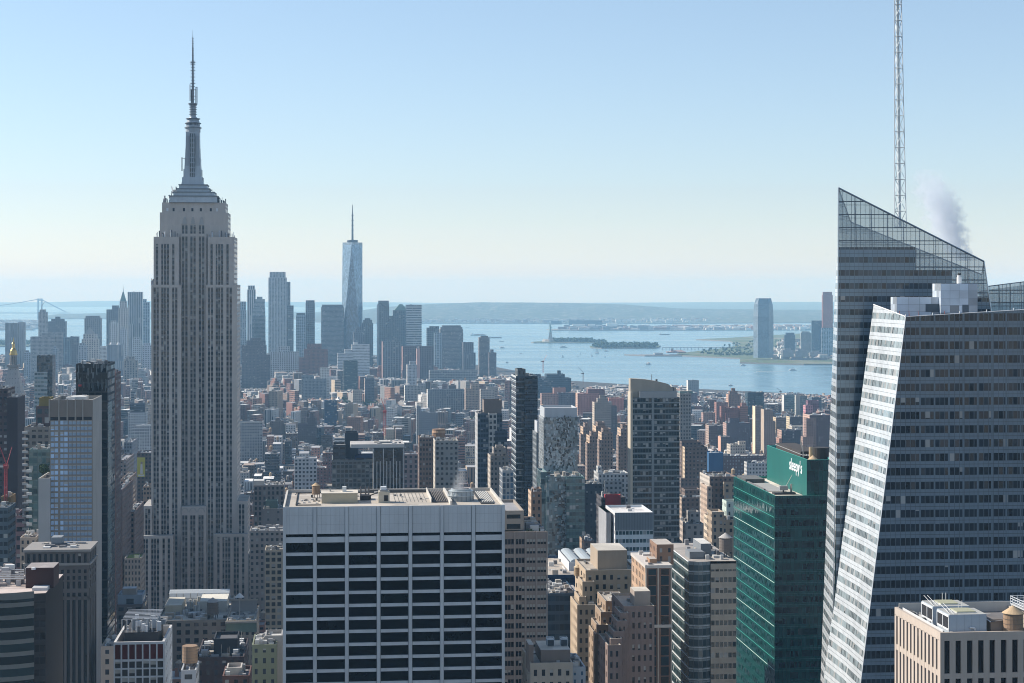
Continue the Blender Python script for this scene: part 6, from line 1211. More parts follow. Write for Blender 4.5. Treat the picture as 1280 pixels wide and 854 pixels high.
dt('left one of two joined grey slabs behind the gold topped tower', 6.5, 15, 404, 5200, 26, 450, S((.26, .29, .32), 3.2, 40, .45, 1, (.1, .12, .14)))
dt('right one of two joined grey slabs behind the gold topped tower', 15.5, 31, 404, 5230, 26, 450, S((.36, .38, .40), 5, 40, .4, 1, (.2, .22, .24)), [(22, 31, 403, 3, 14)])
dt('wide pale window gridded slab under the dark round topped block', 38, 68, 421, 4900, 30, 478, S((.33, .33, .34), 3.2, 3.6, .55, .5), [(52, 78, 416, 12, 20)], short='the wide pale gridded slab')
dt('blue glass slab right of the wide pale gridded slab', 68, 87, 422, 5000, 26, 455, BLU.but(c=(.2, .28, .35)))
dt('darker brown slab beside the blue glass slab', 87, 98, 421, 5050, 26, 455, STO.but(c=(.22, .22, .24)))
dt('courthouse tower with a stone pyramid roof, above the black glass tower', 102, 123, 424, 4800, 28, 456, STO, [(104, 121, 418, 3, 20)], extra=lambda h, w: w.frust(h.x(112.5, 14), 14, 26, 22, 2, 2, h.z(418), h.z(409), S((.38, .36, .34), wx=0)))
dt('small bright white slab above the right shoulder of the black glass tower', 125, 133, 433, 4600, 18, 452, S((.72, .72, .70), 3, 3.4, .6, .5))
dt('grey twin capped apartment slab with two white cupolas', 133.5, 154, 431, 4550, 20, 468, S((.27, .30, .34), 2.6, 40, .4, 1, (.12, .15, .19)), extra=lambda h, w: [w.cyl(h.x(px, 8), 8, 5, 1, h.z(431), h.z(428), plain((.7, .7, .7)), 10) for px in (139, 148)] and None)
dt('small tan stepped block below the rippled steel tower', 155, 172, 451, 4300, 22, 470, STO.but(c=(.33, .31, .29)), [(157, 168, 446, 3, 12)])
for i, (a, c_, y, Y, cc, lb) in enumerate(((112, 126, 409, 5650, (.3, .32, .35), 'pale grey tower between the broad civic and pointed courthouse towers'), (98, 108, 432, 4700, (.25, .27, .3), 'low grey blue tower left of the pointed courthouse'), (166, 176, 425, 5200, (.36, .37, .38), 'short pale tower at the foot of the rippled steel tower'), (178, 190, 432, 5000, (.3, .32, .36), 'short blue grey tower touching the limestone skyscraper left edge'), (66, 72, 436, 4800, (.2, .22, .25), 'thin dark tower at the right end of the wide pale slab'), (30, 38, 441, 4950, (.24, .28, .33), 'thin blue grey tower left of the wide pale slab'), (137, 147, 404, 5300, (.38, .38, .38), 'pale stone tower below the flat topped civic tower'), (150, 158, 412, 5250, (.32, .33, .35), 'grey tower at the foot of the gothic tower'))):
    dt(lb, a, c_, y, Y, 24, y+28, dn(cc), [(a+1.5, c_-2, y-3, 4, 10)])
dt('grey crowned tower half hidden by the limestone skyscraper right edge', 295, 308, 388, 5800, 30, 440, STO.but(c=(.32, .36, .40)), [(296, 307.5, 377, 4, 18, BLU)])
dt('slim pale tower with chamfered top right of the limestone skyscraper', 309, 319.5, 362, 5700, 26, 430, RIB, [(310, 318.5, 357, 3, 16)], short='the slim pale chamfered tower')
h = dt('stacked irregular glass apartment tower right of the slim pale chamfered tower', 316, 331.5, 385, 5500, 26, 425, S((.35, .40, .43), 3, 4, .9, .55, (.10, .14, .17), .3), [(317, 329, 379, 3, 16), (319, 331, 374, 5, 12), (321, 328, 371, 6, 8)] + [(315.2+(k % 3)*.5, 330+(k*7 % 4)*.6, 390+k*5, -3, 8) for k in range(6)])
dt('tall pale tower with vertical ribs and a flat crown, second tallest downtown', 335.5, 358.5, 347, 5600, 34, 435, S((.47, .50, .52), 4.6, 4, .5, .85, (.10, .14, .18), .5), [(337, 357, 340, 3, 26), (356, 363, 352.5, 8, 20, S((.30, .34, .38), 4, 4, .5, .8)), (358, 367, 382, 4, 14, DKB)], short='the tall pale ribbed tower')
dt('blue glass tower with a dark cap right of the tall pale ribbed tower', 370, 382, 394, 5900, 28, 430, BLU, [(370.5, 381.5, 391.5, 3, 20, DKB)])
dt('slim dark ribbed tower left of the tallest faceted tower', 382, 393.5, 379, 5950, 26, 428, DKB, [(382.3, 393.2, 375.5, 2, 20)], short='the slim dark ribbed tower')
dt('broad flat topped banded tower overlapping the left of the tallest faceted tower', 401.5, 430, 384, 5850, 44, 438, S((.22, .24, .27), 3, 4, 1, .5, (.07, .09, .11)), [(402.5, 429, 381, 4, 34)], short='the broad banded tower')
dt('dark domed roof tower right of the tallest faceted tower', 452, 466.5, 404, 5750, 34, 445, DKB.but(c=(.09, .11, .14)), [(454, 465, 400, 3, 24), (456, 463, 398, 6, 16)], short='the dark rounded tower')
dt('squat dark stepped tower at the foot of the tallest faceted tower', 442, 456, 416, 5600, 30, 432, STO.but(c=(.16, .18, .22)), [(444, 454, 411, 4, 18), (446, 452, 409, 6, 10)])
dt('sharp edged tower with a flat crown, left of the green pyramid tower', 472, 486.5, 380, 5900, 30, 430, DKB.but(c=(.12, .14, .17)), [(473, 486, 376, 2, 22)], side=RIB, extra=lambda h, w: w.box(h.x(471.2), h.x(473.2), -2, 8, 0, h.z(381), plain((.5, .53, .55))))  # pale strip added to paint the sunlit left edge
dt('dark tower with a green pyramid roof', 491, 508.5, 388, 5950, 36, 432, BLU.but(c=(.15, .18, .21)), [(486, 492, 395, 4, 18)], extra=lambda h, w: w.frust(h.x(501, 16), 16, 44, 34, 10, 8, h.z(388), h.z(380.5), S((.16, .27, .25), wx=0)), short='the green pyramid tower')
dt('flat topped pale banded tower right of the green pyramid tower', 508, 527, 381, 5850, 40, 433, BND.but(c=(.52, .53, .53)), side=S((.5, .51, .5), 3, 4.2, 1, .4, (.1, .12, .14)), short='the pale banded flat tower')
dt('curved top office block with ribbed front at the right of downtown', 550, 579, 412, 5500, 40, 460, S((.24, .25, .27), 3, 4, .6, .7, (.06, .08, .1)), [(551, 578, 409, 2, 30), (553, 576, 407, 4, 22), (543, 552, 416, -4, 22, BLU)], short='the curved top ribbed block')
dt('dark blue glass block left of the curved top ribbed block', 534, 549, 410, 5700, 34, 455, DKB, [(537, 549, 408, 3, 24)])
dt('dark stepped block right of the curved top ribbed block', 579, 592, 428, 5450, 28, 462, STO.but(c=(.16, .17, .20)), [(580, 594.5, 441, -3, 12)])
dt('brown grey square apartment tower by the water, right end of downtown', 599, 612, 422, 5350, 26, 466, S((.21, .19, .19), 2.8, 3.4, .5, .5), [(601, 610, 420, 3, 16)], short='the brown square waterside tower')
dt('lower brown apartment tower right of the brown square waterside tower', 611.5, 620.5, 441, 5300, 22, 467, S((.17, .15, .16), 2.8, 3.4, .5, .5), [(613, 617, 437, 3, 10)])
dt('huge dark brown windowless slab group below the stacked glass tower', 302, 333, 432, 4700, 40, 486, BRN.but(c=(.13, .105, .11)), [(308, 332, 426, 4, 26), (313, 326, 423, 6, 18), (324, 338, 444, -4, 20)], short='the dark brown slab group')
dt('red brown stepped brick block with a lower left shoulder, middle of downtown', 380, 410, 437, 4700, 36, 466, S((.22, .115, .10), 3.2, 3.6, .4, .5), [(384, 402, 430, 4, 22), (374, 386, 447, -3, 18)], short='the red brown stepped block')
dt('wide pale grey block below the tall pale ribbed tower', 338, 374, 440, 4900, 28, 462, dn((.33, .34, .35)), [(348, 362, 433, 4, 12)])
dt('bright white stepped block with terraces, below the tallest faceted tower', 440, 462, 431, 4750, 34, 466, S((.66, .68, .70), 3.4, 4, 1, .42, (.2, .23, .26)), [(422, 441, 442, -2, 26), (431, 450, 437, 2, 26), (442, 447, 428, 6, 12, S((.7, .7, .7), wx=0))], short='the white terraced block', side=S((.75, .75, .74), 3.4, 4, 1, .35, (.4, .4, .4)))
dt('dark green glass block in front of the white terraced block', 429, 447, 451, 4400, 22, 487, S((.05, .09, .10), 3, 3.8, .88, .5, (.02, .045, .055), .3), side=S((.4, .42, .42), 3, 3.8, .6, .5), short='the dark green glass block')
dt('glass block with a sunlit salmon side wall, right of the white terraced block', 478, 501, 427, 4800, 30, 470, BLU.but(c=(.20, .25, .29)), [(484, 499, 425, 4, 18)], side=S((.62, .42, .38), wx=0), short='the sunlit salmon sided glass block')  # sun on the side wall painted as salmon
dt('brown slab with one sunlit salmon edge right of the sunlit salmon sided glass block', 503, 521, 433, 4750, 26, 470, STO.but(c=(.18, .16, .18)), side=S((.6, .38, .34), wx=0))  # sunlit side given as a salmon wall colour
dt('dark brown slab with tall sunlit salmon edge before the curved top ribbed block', 524, 542, 433, 4700, 26, 473, STO.but(c=(.15, .14, .16)), [(521, 525, 436, -1, 16, S((.55, .36, .33), wx=0))])  # extra salmon block added to paint the sunlit edge
dt('white slender slab block in the middle distance below the sunlit salmon edged slabs', 509, 521, 456, 4100, 20, 476, S((.50, .52, .55), 3, 3.4, .5, .5), [(512, 520, 452, 3, 10)], side=S((.78, .77, .74), wx=0))
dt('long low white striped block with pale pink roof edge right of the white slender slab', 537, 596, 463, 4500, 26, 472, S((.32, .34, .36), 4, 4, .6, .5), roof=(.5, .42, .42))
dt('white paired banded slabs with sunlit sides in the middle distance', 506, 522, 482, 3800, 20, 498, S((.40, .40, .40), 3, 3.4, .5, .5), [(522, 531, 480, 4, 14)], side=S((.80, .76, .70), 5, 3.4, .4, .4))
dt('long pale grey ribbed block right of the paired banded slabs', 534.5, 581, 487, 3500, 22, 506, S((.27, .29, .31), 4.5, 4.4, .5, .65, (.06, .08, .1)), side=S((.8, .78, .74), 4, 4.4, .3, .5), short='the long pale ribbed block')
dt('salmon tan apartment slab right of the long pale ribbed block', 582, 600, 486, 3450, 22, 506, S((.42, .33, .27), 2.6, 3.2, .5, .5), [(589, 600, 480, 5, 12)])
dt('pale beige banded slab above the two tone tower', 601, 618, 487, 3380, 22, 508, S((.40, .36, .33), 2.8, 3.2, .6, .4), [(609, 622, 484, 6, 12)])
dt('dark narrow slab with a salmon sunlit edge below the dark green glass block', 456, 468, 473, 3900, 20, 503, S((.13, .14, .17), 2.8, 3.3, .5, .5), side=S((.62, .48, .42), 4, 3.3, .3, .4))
dt('tan gridded block left of the dark narrow slab', 441, 453, 488, 3700, 18, 500, S((.50, .42, .36), 4, 3.4, .6, .4))
dt('blue glass cube in the middle of the low rooftops', 405.5, 421, 501, 3100, 22, 528, S((.03, .09, .17), 2.4, 3.6, .9, .6, (.012, .045, .09), .2), short='the blue glass cube')
dt('long grey apartment slab with even windows over the low rooftops, left half', 379, 408, 474, 3900, 20, 497, S((.25, .28, .31), 2.8, 3.2, .5, .5), [(377, 392, 469, 5, 10), (400, 412, 460, 6, 14, WH)])
dt('dark brown block left of the blue glass cube', 383, 396, 522, 2750, 20, 552, S((.12, .10, .11), 2.8, 3.4, .5, .5), [(372, 384, 530, -3, 16), (387, 392, 517, 4, 6)])
dt('pale gridded office right of the limestone skyscraper with a red strip', 299, 328, 528, 2500, 22, 552, S((.36, .37, .38), 3.4, 4, .5, .5), nm='loft_building', cat='loft building')
dt('grey slab with flat sides between the blue glass cube and the mirror tower', 523, 547, 516, 2700, 20, 548, S((.25, .27, .30), 2.8, 3.3, .4, .4), [(521, 526, 508, 2, 12)], side=S((.5, .47, .43), wx=0))
dt('white loft with big dark windows above the grey lattice block', 368, 396, 573, 1750, 24, 600, S((.50, .51, .52), 3.4, 3.8, .55, .55), nm='loft_building', cat='loft building')
dt('brown loft with stone lintels right of the dark tower with white fins', 504, 523, 568, 1500, 24, 612, S((.27, .20, .19), 3.6, 4, .45, .6), nm='loft_building', cat='loft building', yaw=YAW)
dt('white loft with square windows on top, beside the limestone skyscraper left edge', 160, 183, 516, 2400, 22, 536, S((.50, .52, .54), 3.2, 3.6, .5, .5), [(162, 181, 505, 4, 12, S((.07, .09, .12), 3, 3.6, .7, .5))], nm='loft_building', cat='loft building')
dt('wide white loft below the square windowed loft', 165, 190, 532, 2150, 22, 546, S((.55, .56, .57), 3.0, 3.6, .55, .55), nm='loft_building', cat='loft building')
# ------------------------------------------------------------------ across the river
h = H('riverside_glass_tower', 'tall pale glass tower standing alone across the river', 942, 967, 380, 6950, 44, 455, yaw=R(-6), short='the tall tower across the river')
w = B(); g1 = S((.20, .26, .32), 3, 4, .9, .6, (.10, .15, .20), .2, 0, 1.7); W_ = h.W; ch = W_*.22
for k, (z0, z1, i0, i1) in enumerate(((0, h.z(395), 0, 0), (h.z(395), h.top, 0, 3), (h.top, h.z(373), 4, 9))):
    a = [(i0, ch), (ch, i0), (W_-ch, i0), (W_-i0, ch), (W_-i0, 44-i0), (i0, 44-i0)]; c_ = [(i1, ch), (ch+i1*.4, i1), (W_-ch-i1*.4, i1), (W_-i1, ch), (W_-i1, 44-i1), (i1, 44-i1)]
    for q in range(6): p = (q+1) % 6; L_ = math.dist(a[q], a[p]); w.face([(*a[q], z0), (*a[p], z0), (*c_[p], z1), (*c_[q], z1)], g1 if q else g1.but(c=(.34, .40, .44)), [(0, z1-z0), (L_, z1-z0), (L_, 0), (0, 0)], q)
    w.face([(*p, z1) for p in c_], plain((.5, .5, .5)))
w.build('walls', h.root)
JC = lambda lb, a, c_, y, Y, st, tiers=(), yb_=470, nm='riverside_block', side=None: dt(lb, a, c_, y, Y, 34, yb_, st, tiers, (), nm, 'riverside building', None, None, R(-6), side)
JC('red and grey unfinished tower rising behind the blue tower across the river', 1028, 1041, 369, 7200, S((.58, .24, .19), 3, 4, .8, .5, (.16, .10, .10)), [(1028.5, 1040, 365, 3, 20), (1027, 1042, 410, -2, 30, BLU)], 440, 'unfinished_tower')
JC('dark blue glass tower left of the unfinished red tower across the river', 1014.5, 1028, 401, 7300, S((.07, .14, .20), 3, 4, .9, .6, (.03, .07, .11), .3), (), 440)
JC('small round cornered grey tower left of the dark blue tower across the river', 1001, 1013.5, 416, 7350, S((.38, .40, .40), 3, 3.6, .6, .5), [(1002, 1012, 414.5, 3, 20)], 438)
JC('small dark ribbed tower nearest the tall glass tower across the river', 980.5, 994, 419, 7400, S((.12, .16, .21), 3, 3.6, .6, .6), [(982, 993, 416, 3, 18)], 438)
JC('long low pale brick block on the far waterfront', 991, 1034, 451, 6950, S((.30, .28, .28), 4, 4, .6, .5), [(989, 1000, 455, -4, 12)], 465)
for i, (a, c_, y, lb) in enumerate(((978, 992, 438, 'left pale cubic block above the long low waterfront block'), (994, 1010, 439, 'middle pale cubic block above the long low waterfront block'), (1012, 1027, 441, 'right pale cubic block above the long low waterfront block'), (1030.5, 1040, 455, 'small white block at the right end of the far waterfront'), (967, 978, 446, 'low dark block at the foot of the tall glass tower across the river'))):
    JC(lb, a, c_, y, 7000+i*40, S((.42, .40, .39), 4, 4, 1, .4, (.15, .16, .18)) if i < 4 else DKB, [(a+3, c_-3, y-2.5, 4, 10)] if i < 3 else (), y+12)
# red brick rail terminal with a clock tower on the pier
h = H('rail_terminal', 'red brick rail terminal with a small clock tower on the far pier', 834, 858, 440, 7500, 60, 447, 'terminal', R(0))
w = B(); w.box(0, h.W, 0, 60, 0, h.top, S((.36, .17, .14), 4, 5, .5, .6), plain((.3, .2, .18))); h.add('walls', w)
b = B(); b.box(h.W*.2, h.W*.32, 6, 16, h.top, h.z(437), S((.38, .18, .15), wx=0)); b.frust(h.W*.26, 11, 12, 12, 1, 1, h.z(437), h.z(434.5), plain((.22, .28, .27))); h.add('clock_tower', b); b = B(); b.frust(h.W*.55, 20, h.W*.8, 40, h.W*.5, 6, h.top, h.z(438.2), plain((.33, .22, .2))); h.add('roof', b)
tower('ferry_shed', 'white roofed ferry shed left of the red brick rail terminal', 818, 829, 443.2, 7490, 40, 446, S((.5, .5, .5), wx=0), (), (.75, .75, .74), cat='shed', yaw=0)
# statue on its island
st_ = setp(empty('statue', P(688, 426.5, 9480), 0), 'tall green statue on a stone pedestal at the left of the wooded island', 'statue'); gr = plain((.17, .27, .25)); b = B()
b.cyl(0, 0, 46, 40, -3, 9, plain((.34, .32, .30)), 11); b.frust(0, 0, 26, 26, 18, 18, 9, 22, plain((.40, .37, .33))); b.frust(0, 0, 17, 17, 12, 12, 22, 44, S((.40, .37, .33), 6, 12, .3, .4)); b.frust(0, 0, 14, 14, 14, 14, 44, 46, plain((.4, .37, .33))); b.build('pedestal', st_)
b = B()                                                                    # one robed body: rings from hem to crown, arm and torch
prof = [(46, 6.4), (54, 5.6), (62, 5.0), (70, 4.4), (75, 4.6), (78, 3.0), (79.5, 1.7), (81, 2.0), (84, 2.1), (86, 1.2)]; rgs = [[(r_*math.cos(2*math.pi*k/10), r_*.8*math.sin(2*math.pi*k/10), z) for k in range(10)] for z, r_ in prof]
for p, q in zip(rgs, rgs[1:]):
    for k in range(10): l = (k+1) % 10; b.face([p[k], p[l], q[l], q[k]], gr)
b.face(rgs[-1], gr); b.bar((-3.5, 0, 75), (-5.2, -.5, 84), 1.3, gr, 6); b.bar((-5.2, -.5, 84), (-5.6, -.5, 91), .9, gr, 6); b.bar((3.8, -.5, 74), (5, -2, 67), 1.4, gr, 6)
for k in range(7): a = math.pi*k/6; b.bar((1.5*math.cos(a), 0, 85+.8*math.sin(a)), (4.2*math.cos(a), 0, 85+3.4*math.sin(a)), .3, gr)
b.build('figure', st_); b = B(); b.cyl(-5.6, -.5, 1.2, 1.5, 91, 92.2, gr, 8); b.cyl(-5.6, -.5, 1.1, .1, 92.2, 95.5, plain((.75, .55, .15), 'steel'), 8); b.build('torch', st_)
tower('island_hall', 'long brick hall with a pale roof among the trees of the right wooded island', 773, 794, 434, 8800, 40, 436, S((.36, .24, .20), 6, 5, .5, .5), [(793, 799, 432, 6, 20), (777, 790, 433, 6, 10, S((.6, .58, .55), wx=0))], (.5, .45, .42), cat='hall', yaw=0)
# suspension bridge
YB = 17500; br = setp(empty('suspension_bridge', P(50, 398.6, YB), 0), 'long pale suspension bridge in the haze at the far left', 'bridge'); bo = P(50, 398.6, YB); gc = plain((.30, .35, .38)); zz = lambda y: P(0, y, YB).z-bo.z; xx = lambda px: P(px, 0, YB).x-bo.x
for px in (50,):
    b = B()
    for s in (-17, 17): b.box(xx(px)+s-6, xx(px)+s+6, -8, 8, -8, zz(373.2), gc)
    for y in (374.5, 388): b.box(xx(px)-11, xx(px)+11, -7, 7, zz(y)-12, zz(y), gc)
    b.build('tower', br)
b = B(); b.box(xx(-60), xx(88), -14, 14, zz(391.8), zz(390.9), gc); b.build('deck', br)
for s in (-10, 10):
    b = B()
    for k in range(24): f0, f1 = k/24, (k+1)/24; c0 = lambda f: (xx(-110)+(xx(50)-xx(-110))*f, s, zz(389.5)+(zz(373.6)-zz(389.5))*f**2); b.bar(c0(f0), c0(f1), 3.2, gc)
    b.bar((xx(50), s, zz(373.6)), (xx(82), s, zz(390)), 3.2, gc); b.build('main_cable', br)
bd = setp(empty('causeway_bridge', P(880, 436, 8300), 0), 'low thin causeway bridge between the right wooded island and the far shore', 'bridge'); b = B(); W_ = P(930, 0, 8300).x-P(826, 0, 8300).x
b.box(-W_/2, W_/2, -4, 4, 5, 7, plain((.22, .22, .24))); b.build('deck', bd)
for k in range(24): b = B(); b.box(-W_/2+k*W_/23-.8, -W_/2+k*W_/23+.8, -3, 3, -4, 5, plain((.24, .24, .25))); b.build('pier', bd)
# boats
def boat(kind, px, py, s, lb, hd=0):
    Y = 270*F/(py-EY); 
    for _ in range(4): Y = (270+curv(Y))*F/(py-EY)
    e_ = setp(empty(kind, (P(px, py, Y).x, Y, -curv(Y)), hd), lb, kind.replace('_', ' '), 'vessels on the water'); wht = plain((.75, .76, .76), 'metal')
    def hull(L_, Bm, Hh, c_):
        b = B(); o = [(-L_/2, -Bm/2), (L_*.3, -Bm/2), (L_/2, 0), (L_*.3, Bm/2), (-L_/2, Bm/2)]; i_ = [(x*.93, y*.8) for x, y in o]
        for k in range(5): l = (k+1) % 5; b.face([(*i_[k], -.4), (*i_[l], -.4), (*o[l], Hh), (*o[k], Hh)], plain(c_))
        b.face([(*p, Hh) for p in o], plain((.5, .5, .48))); b.build('hull', e_)
    if kind == 'sailing_boat':
        hull(10*s, 3*s, 1.2*s, (.7, .7, .7)); b = B(); b.bar((0, 0, 0), (0, 0, 14*s), .12*s, plain((.5, .5, .5))); b.build('mast', e_)
        b = B(); b.face([(-.2, .05, 1.6*s), (-4.5*s, .6*s, 1.8*s), (-.1, 0, 13.6*s)], plain((.82, .82, .80))); b.face([(.3, -.05, 1.6*s), (4.2*s, -.5*s, 1.4*s), (.2, 0, 11.5*s)], plain((.82, .82, .80))); b.build('sail', e_)
    elif kind in ('barge', 'container_ship'):
        hull(90*s, 18*s, 4*s, (.12, .12, .14)); b = B(); b.box(-38*s, -28*s, -6*s, 6*s, 4*s, 12*s, wht); b.build('bridge_house', e_)
        b = B(); b.box(-24*s, 34*s, -7*s, 7*s, 4*s, 6.5*s, plain((.22, .15, .13))); b.build('cargo', e_)
    else:
        hull(38*s, 11*s, 3*s, (.66, .67, .68)); b = B(); b.box(-15*s, 10*s, -4.4*s, 4.4*s, 3*s, 6*s, S((.75, .75, .74), 3*s, 3*s, .7, .45, (.05, .07, .09), top=.3)); b.box(-10*s, 6*s, -3.6*s, 3.6*s, 6*s, 8.4*s, S((.75, .75, .74), 3*s, 2.4*s, .7, .45, (.05, .07, .09), top=.3)); b.build('cabin', e_)
        b = B(); b.cyl(-4*s, 0, 1*s, .9*s, 8.4*s, 11*s, plain((.5, .2, .15)), 8); b.build('funnel', e_)
boat('ferry', 810.5, 456, .95, 'white ferry nearest the curved crown tower', 1.2); boat('ferry', 704.5, 434.8, 1.0, 'white ferry right below the statue island'); boat('ferry', 628, 435.4, .8, 'white ferry close to the brown waterside tower', .3)
boat('motor_boat', 991, 463.4, .7, 'fast boat trailing a white wake below the tall glass tower across the river', .1); boat('motor_boat', 929, 457.2, .6, 'dark boat left of the tall glass tower across the river', .2); boat('motor_boat', 634, 453.6, .35, 'small boat with short wake beside downtown'); boat('motor_boat', 758, 439.5, .6, 'small dark boat right of the tallest white sail'); boat('motor_boat', 651, 442.3, .3, 'tiny launch right of downtown'); boat('motor_boat', 913.5, 482.3, .4, 'tiny white boat near the low piers, right')
boat('sailing_boat', 746.5, 442, 1.9, 'sailing boat with the tallest white sail'); boat('sailing_boat', 740, 445.8, .9, 'small sail just left of the tallest white sail'); boat('sailing_boat', 703.5, 446.8, .9, 'small sail below the left white ferry'); boat('sailing_boat', 756.5, 446.8, .7, 'small sail just right of the tallest white sail'); boat('sailing_boat', 725.5, 443.2, .6, 'faint small sail midway between the islands'); boat('sailing_boat', 722.5, 446, .5, 'faintest sail below the gap between the islands')
boat('barge', 598, 419.4, 1.1, 'long dark barge left of the brown waterside tower', .05); boat('barge', 619, 422.7, .9, 'dark barge at the right side of the brown waterside tower'); boat('barge', 831, 418.6, .75, 'dark barge on the far water above the right wooded island'); boat('barge', 584.5, 409.6, .35, 'small dark ship far out above the curved top ribbed block'); boat('container_ship', 627, 427, .3, 'small dark ship between the barges and the white ferry')
wk = S((.5, .55, .58), wx=0); b = B()                                        # wakes lie on the water
for px0, px1, py, w_ in ((945, 988, 464.6, 14), (905, 928, 458.4, 9), (705, 716, 435.6, 8), (683, 697, 441.5, 7), (637, 655, 455.0, 5)):
    Y = (270+curv(7000))*F/(py-EY); Y = (270+curv(Y))*F/(py-EY); a, c_ = P(px0, py, Y).x, P(px1, py, Y).x; z = .25-curv(Y); n = 8
    for k in range(n): f0, f1 = k/n, (k+1)/n; h0, h1 = w_*(1-f0)*.5+1, w_*(1-f1)*.5+1; b.face([(a+(c_-a)*f0, Y-h0, z), (a+(c_-a)*f1, Y-h1, z), (a+(c_-a)*f1, Y+h1, z), (a+(c_-a)*f0, Y+h0, z)], wk)
setp(b.build('boat_wakes'), 'white foam wakes behind the moving boats', None, None, 'stuff')
# cranes
def crane(px, py0, py1, Y, lb, c_, jib, s=1.0, nm='tower_crane'):
    p = P(px, py1, Y); e_ = setp(empty(nm, (p.x, Y, p.z), 0), lb, 'crane'); H_ = (py1-py0)/F*Y; st = plain(c_, 'metal'); b = B(); hw = .9*s
    for x in (-hw, hw):
        for y in (-hw, hw): b.bar((x, y, 0), (x, y, H_*.6), .2*s, st)
    n = max(3, int(H_*.6/(3*s)))
    for k in range(n):
        z0, z1 = H_*.6*k/n, H_*.6*(k+1)/n
        for y in (-hw, hw): b.bar((-hw, y, z0), (hw, y, z1), .11*s, st); b.bar((-hw, y, z1), (hw, y, z1), .11*s, st)
        for x in (-hw, hw): b.bar((x, -hw, z1), (x, hw, z0), .11*s, st)
    b.build('mast', e_); b = B(); b.box(-1.6*s, 1.6*s, -1.4*s, 1.4*s, H_*.6, H_*.6+2.4*s, st); b.box(-4.5*s, -1.6*s, -1*s, 1*s, H_*.6+.3*s, H_*.6+1.6*s, plain((.3, .3, .3))); b.build('cab', e_)
    b = B(); dx = (jib-px)/F*Y; top = Vector((dx, 0, H_)); base = Vector((.5*s, 0, H_*.6+2*s))
    for o_ in (Vector((0, -.6*s, 0)), Vector((0, .6*s, 0)), Vector((0, 0, 1.1*s))): b.bar(base+o_, top+o_*.3, .17*s, st)
    for k in range(10): a = base.lerp(top, k/10); c2 = base.lerp(top, (k+1)/10); b.bar(a+Vector((0, -.6*s, 0)), c2+Vector((0, .6*s, 0)), .1*s, st); b.bar(a+Vector((0, 0, 1.1*s)), c2+Vector((0, .5*s, 0)), .1*s, st)
    b.build('jib', e_)
crane(7.5, 559, 626, 850, 'red crane with raised jibs at the left edge', (.32, .03, .04), 15, .62); crane(7.2, 556, 626, 856, 'second red crane whose jib leans out of the left edge', (.32, .03, .04), -1, .6)
tower('ochre_block', 'ochre clad unfinished core block beneath the red cranes at the left edge', 1, 13, 621, 850, 14, 650, S((.19, .125, .05), wx=0), cat='building', clut=2)
crane(481, 497, 545, 1900, 'thin red tower crane rising over the low rooftops in the centre', (.50, .10, .10), 476, 1.1); crane(679, 444, 466, 3950, 'faint red crane jib behind the blue riverside slab', (.42, .16, .15), 683.5, 1.2); crane(729, 459, 481, 4500, 'dark leaning crane at the pier right of the blue riverside slab', (.16, .14, .16), 723, 1.3); crane(976, 485, 498, 4300, 'small dark leaning crane near the low piers at right', (.13, .14, .16), 970.5, 1.1)
# ------------------------------------------------------------------ the rest of the city on its street grid
rng = random.Random(2024)
AV = [-1650, -1400, -1210, -1010, -820, -605, -450, -312, -176, 112, 390, 665, 940, 1215, 1490, 1765, 2040]
def g2w(u, v): return u*CY-v*SY, u*SY+v*CY
LIM = [(o[0], o[1], o[3], o[4]) for o in OCC]
LIM += [(600, 668, 470, 1e6), (668, 720, 494, 1e6), (720, 800, 489.5, 1e6), (780, 862, 491, 1e6), (862, 905, 495, 1e6), (905, 1050, 500, 1e6), (-40, 40, 447, 1e6), (40, 300, 446, 1e6), (300, 600, 456, 1e6), (352, 632, 612, 1001)]
FOOT = [o[5] for o in OCC]
WALLS = {'brick': [(.20, .10, .08), (.25, .14, .105), (.16, .085, .075), (.30, .16, .125), (.22, .13, .11)], 'tan': [(.42, .33, .24), (.36, .29, .22), (.48, .40, .30), (.30, .24, .19)],
         'grey': [(.30, .30, .30), (.22, .23, .24), (.38, .375, .365), (.26, .25, .24), (.18, .19, .21)], 'white': [(.58, .57, .55), (.66, .65, .63), (.52, .51, .49)], 'brown': [(.15, .11, .09), (.19, .14, .115), (.12, .095, .085)], 'dark': [(.06, .07, .08), (.08, .085, .095), (.05, .065, .085)]}
RC = [(.62, .62, .61), (.48, .48, .48), (.32, .32, .33), (.20, .20, .21), (.09, .09, .10), (.74, .73, .72), (.40, .35, .30), (.33, .26, .22)]
RN = ['silver', 'pale grey', 'grey', 'dark grey', 'black', 'white', 'tan', 'brown']
def zone(u, v, px):
    r_ = rng.random()
    if v < 1550: h_ = rng.choice((rng.uniform(28, 60), rng.uniform(40, 85))); lw = (14, 34)
    elif v < 2300: h_ = rng.uniform(18, 50) if r_ < .8 else rng.uniform(50, 78); lw = (8, 22)
    elif v < 3000: h_ = rng.uniform(13, 36) if r_ < .8 else rng.uniform(36, 68); lw = (8, 22)
    elif v < 4300: h_ = rng.uniform(9, 24) if r_ < .76 else rng.uniform(24, 56) if r_ < .97 else rng.uniform(50, 75); lw = (7, 20)
    else: h_ = rng.uniform(14, 30) if r_ < .7 else rng.uniform(30, 75); lw = (12, 38)
    if px > 850 and v > 1500: cl = rng.choices(['brick', 'tan', 'grey', 'white', 'brown', 'dark'], (42, 18, 10, 10, 16, 4))[0]
    else: cl = rng.choices(['brick', 'tan', 'grey', 'white', 'brown', 'dark'], (27, 19, 19, 11, 17, 7))[0]
    return h_, lw, cl
LOTS = []; ROT = {}
pav = B(); ps = plain((.2, .2, .2), 'paving')
v = 480.0; krow = 0
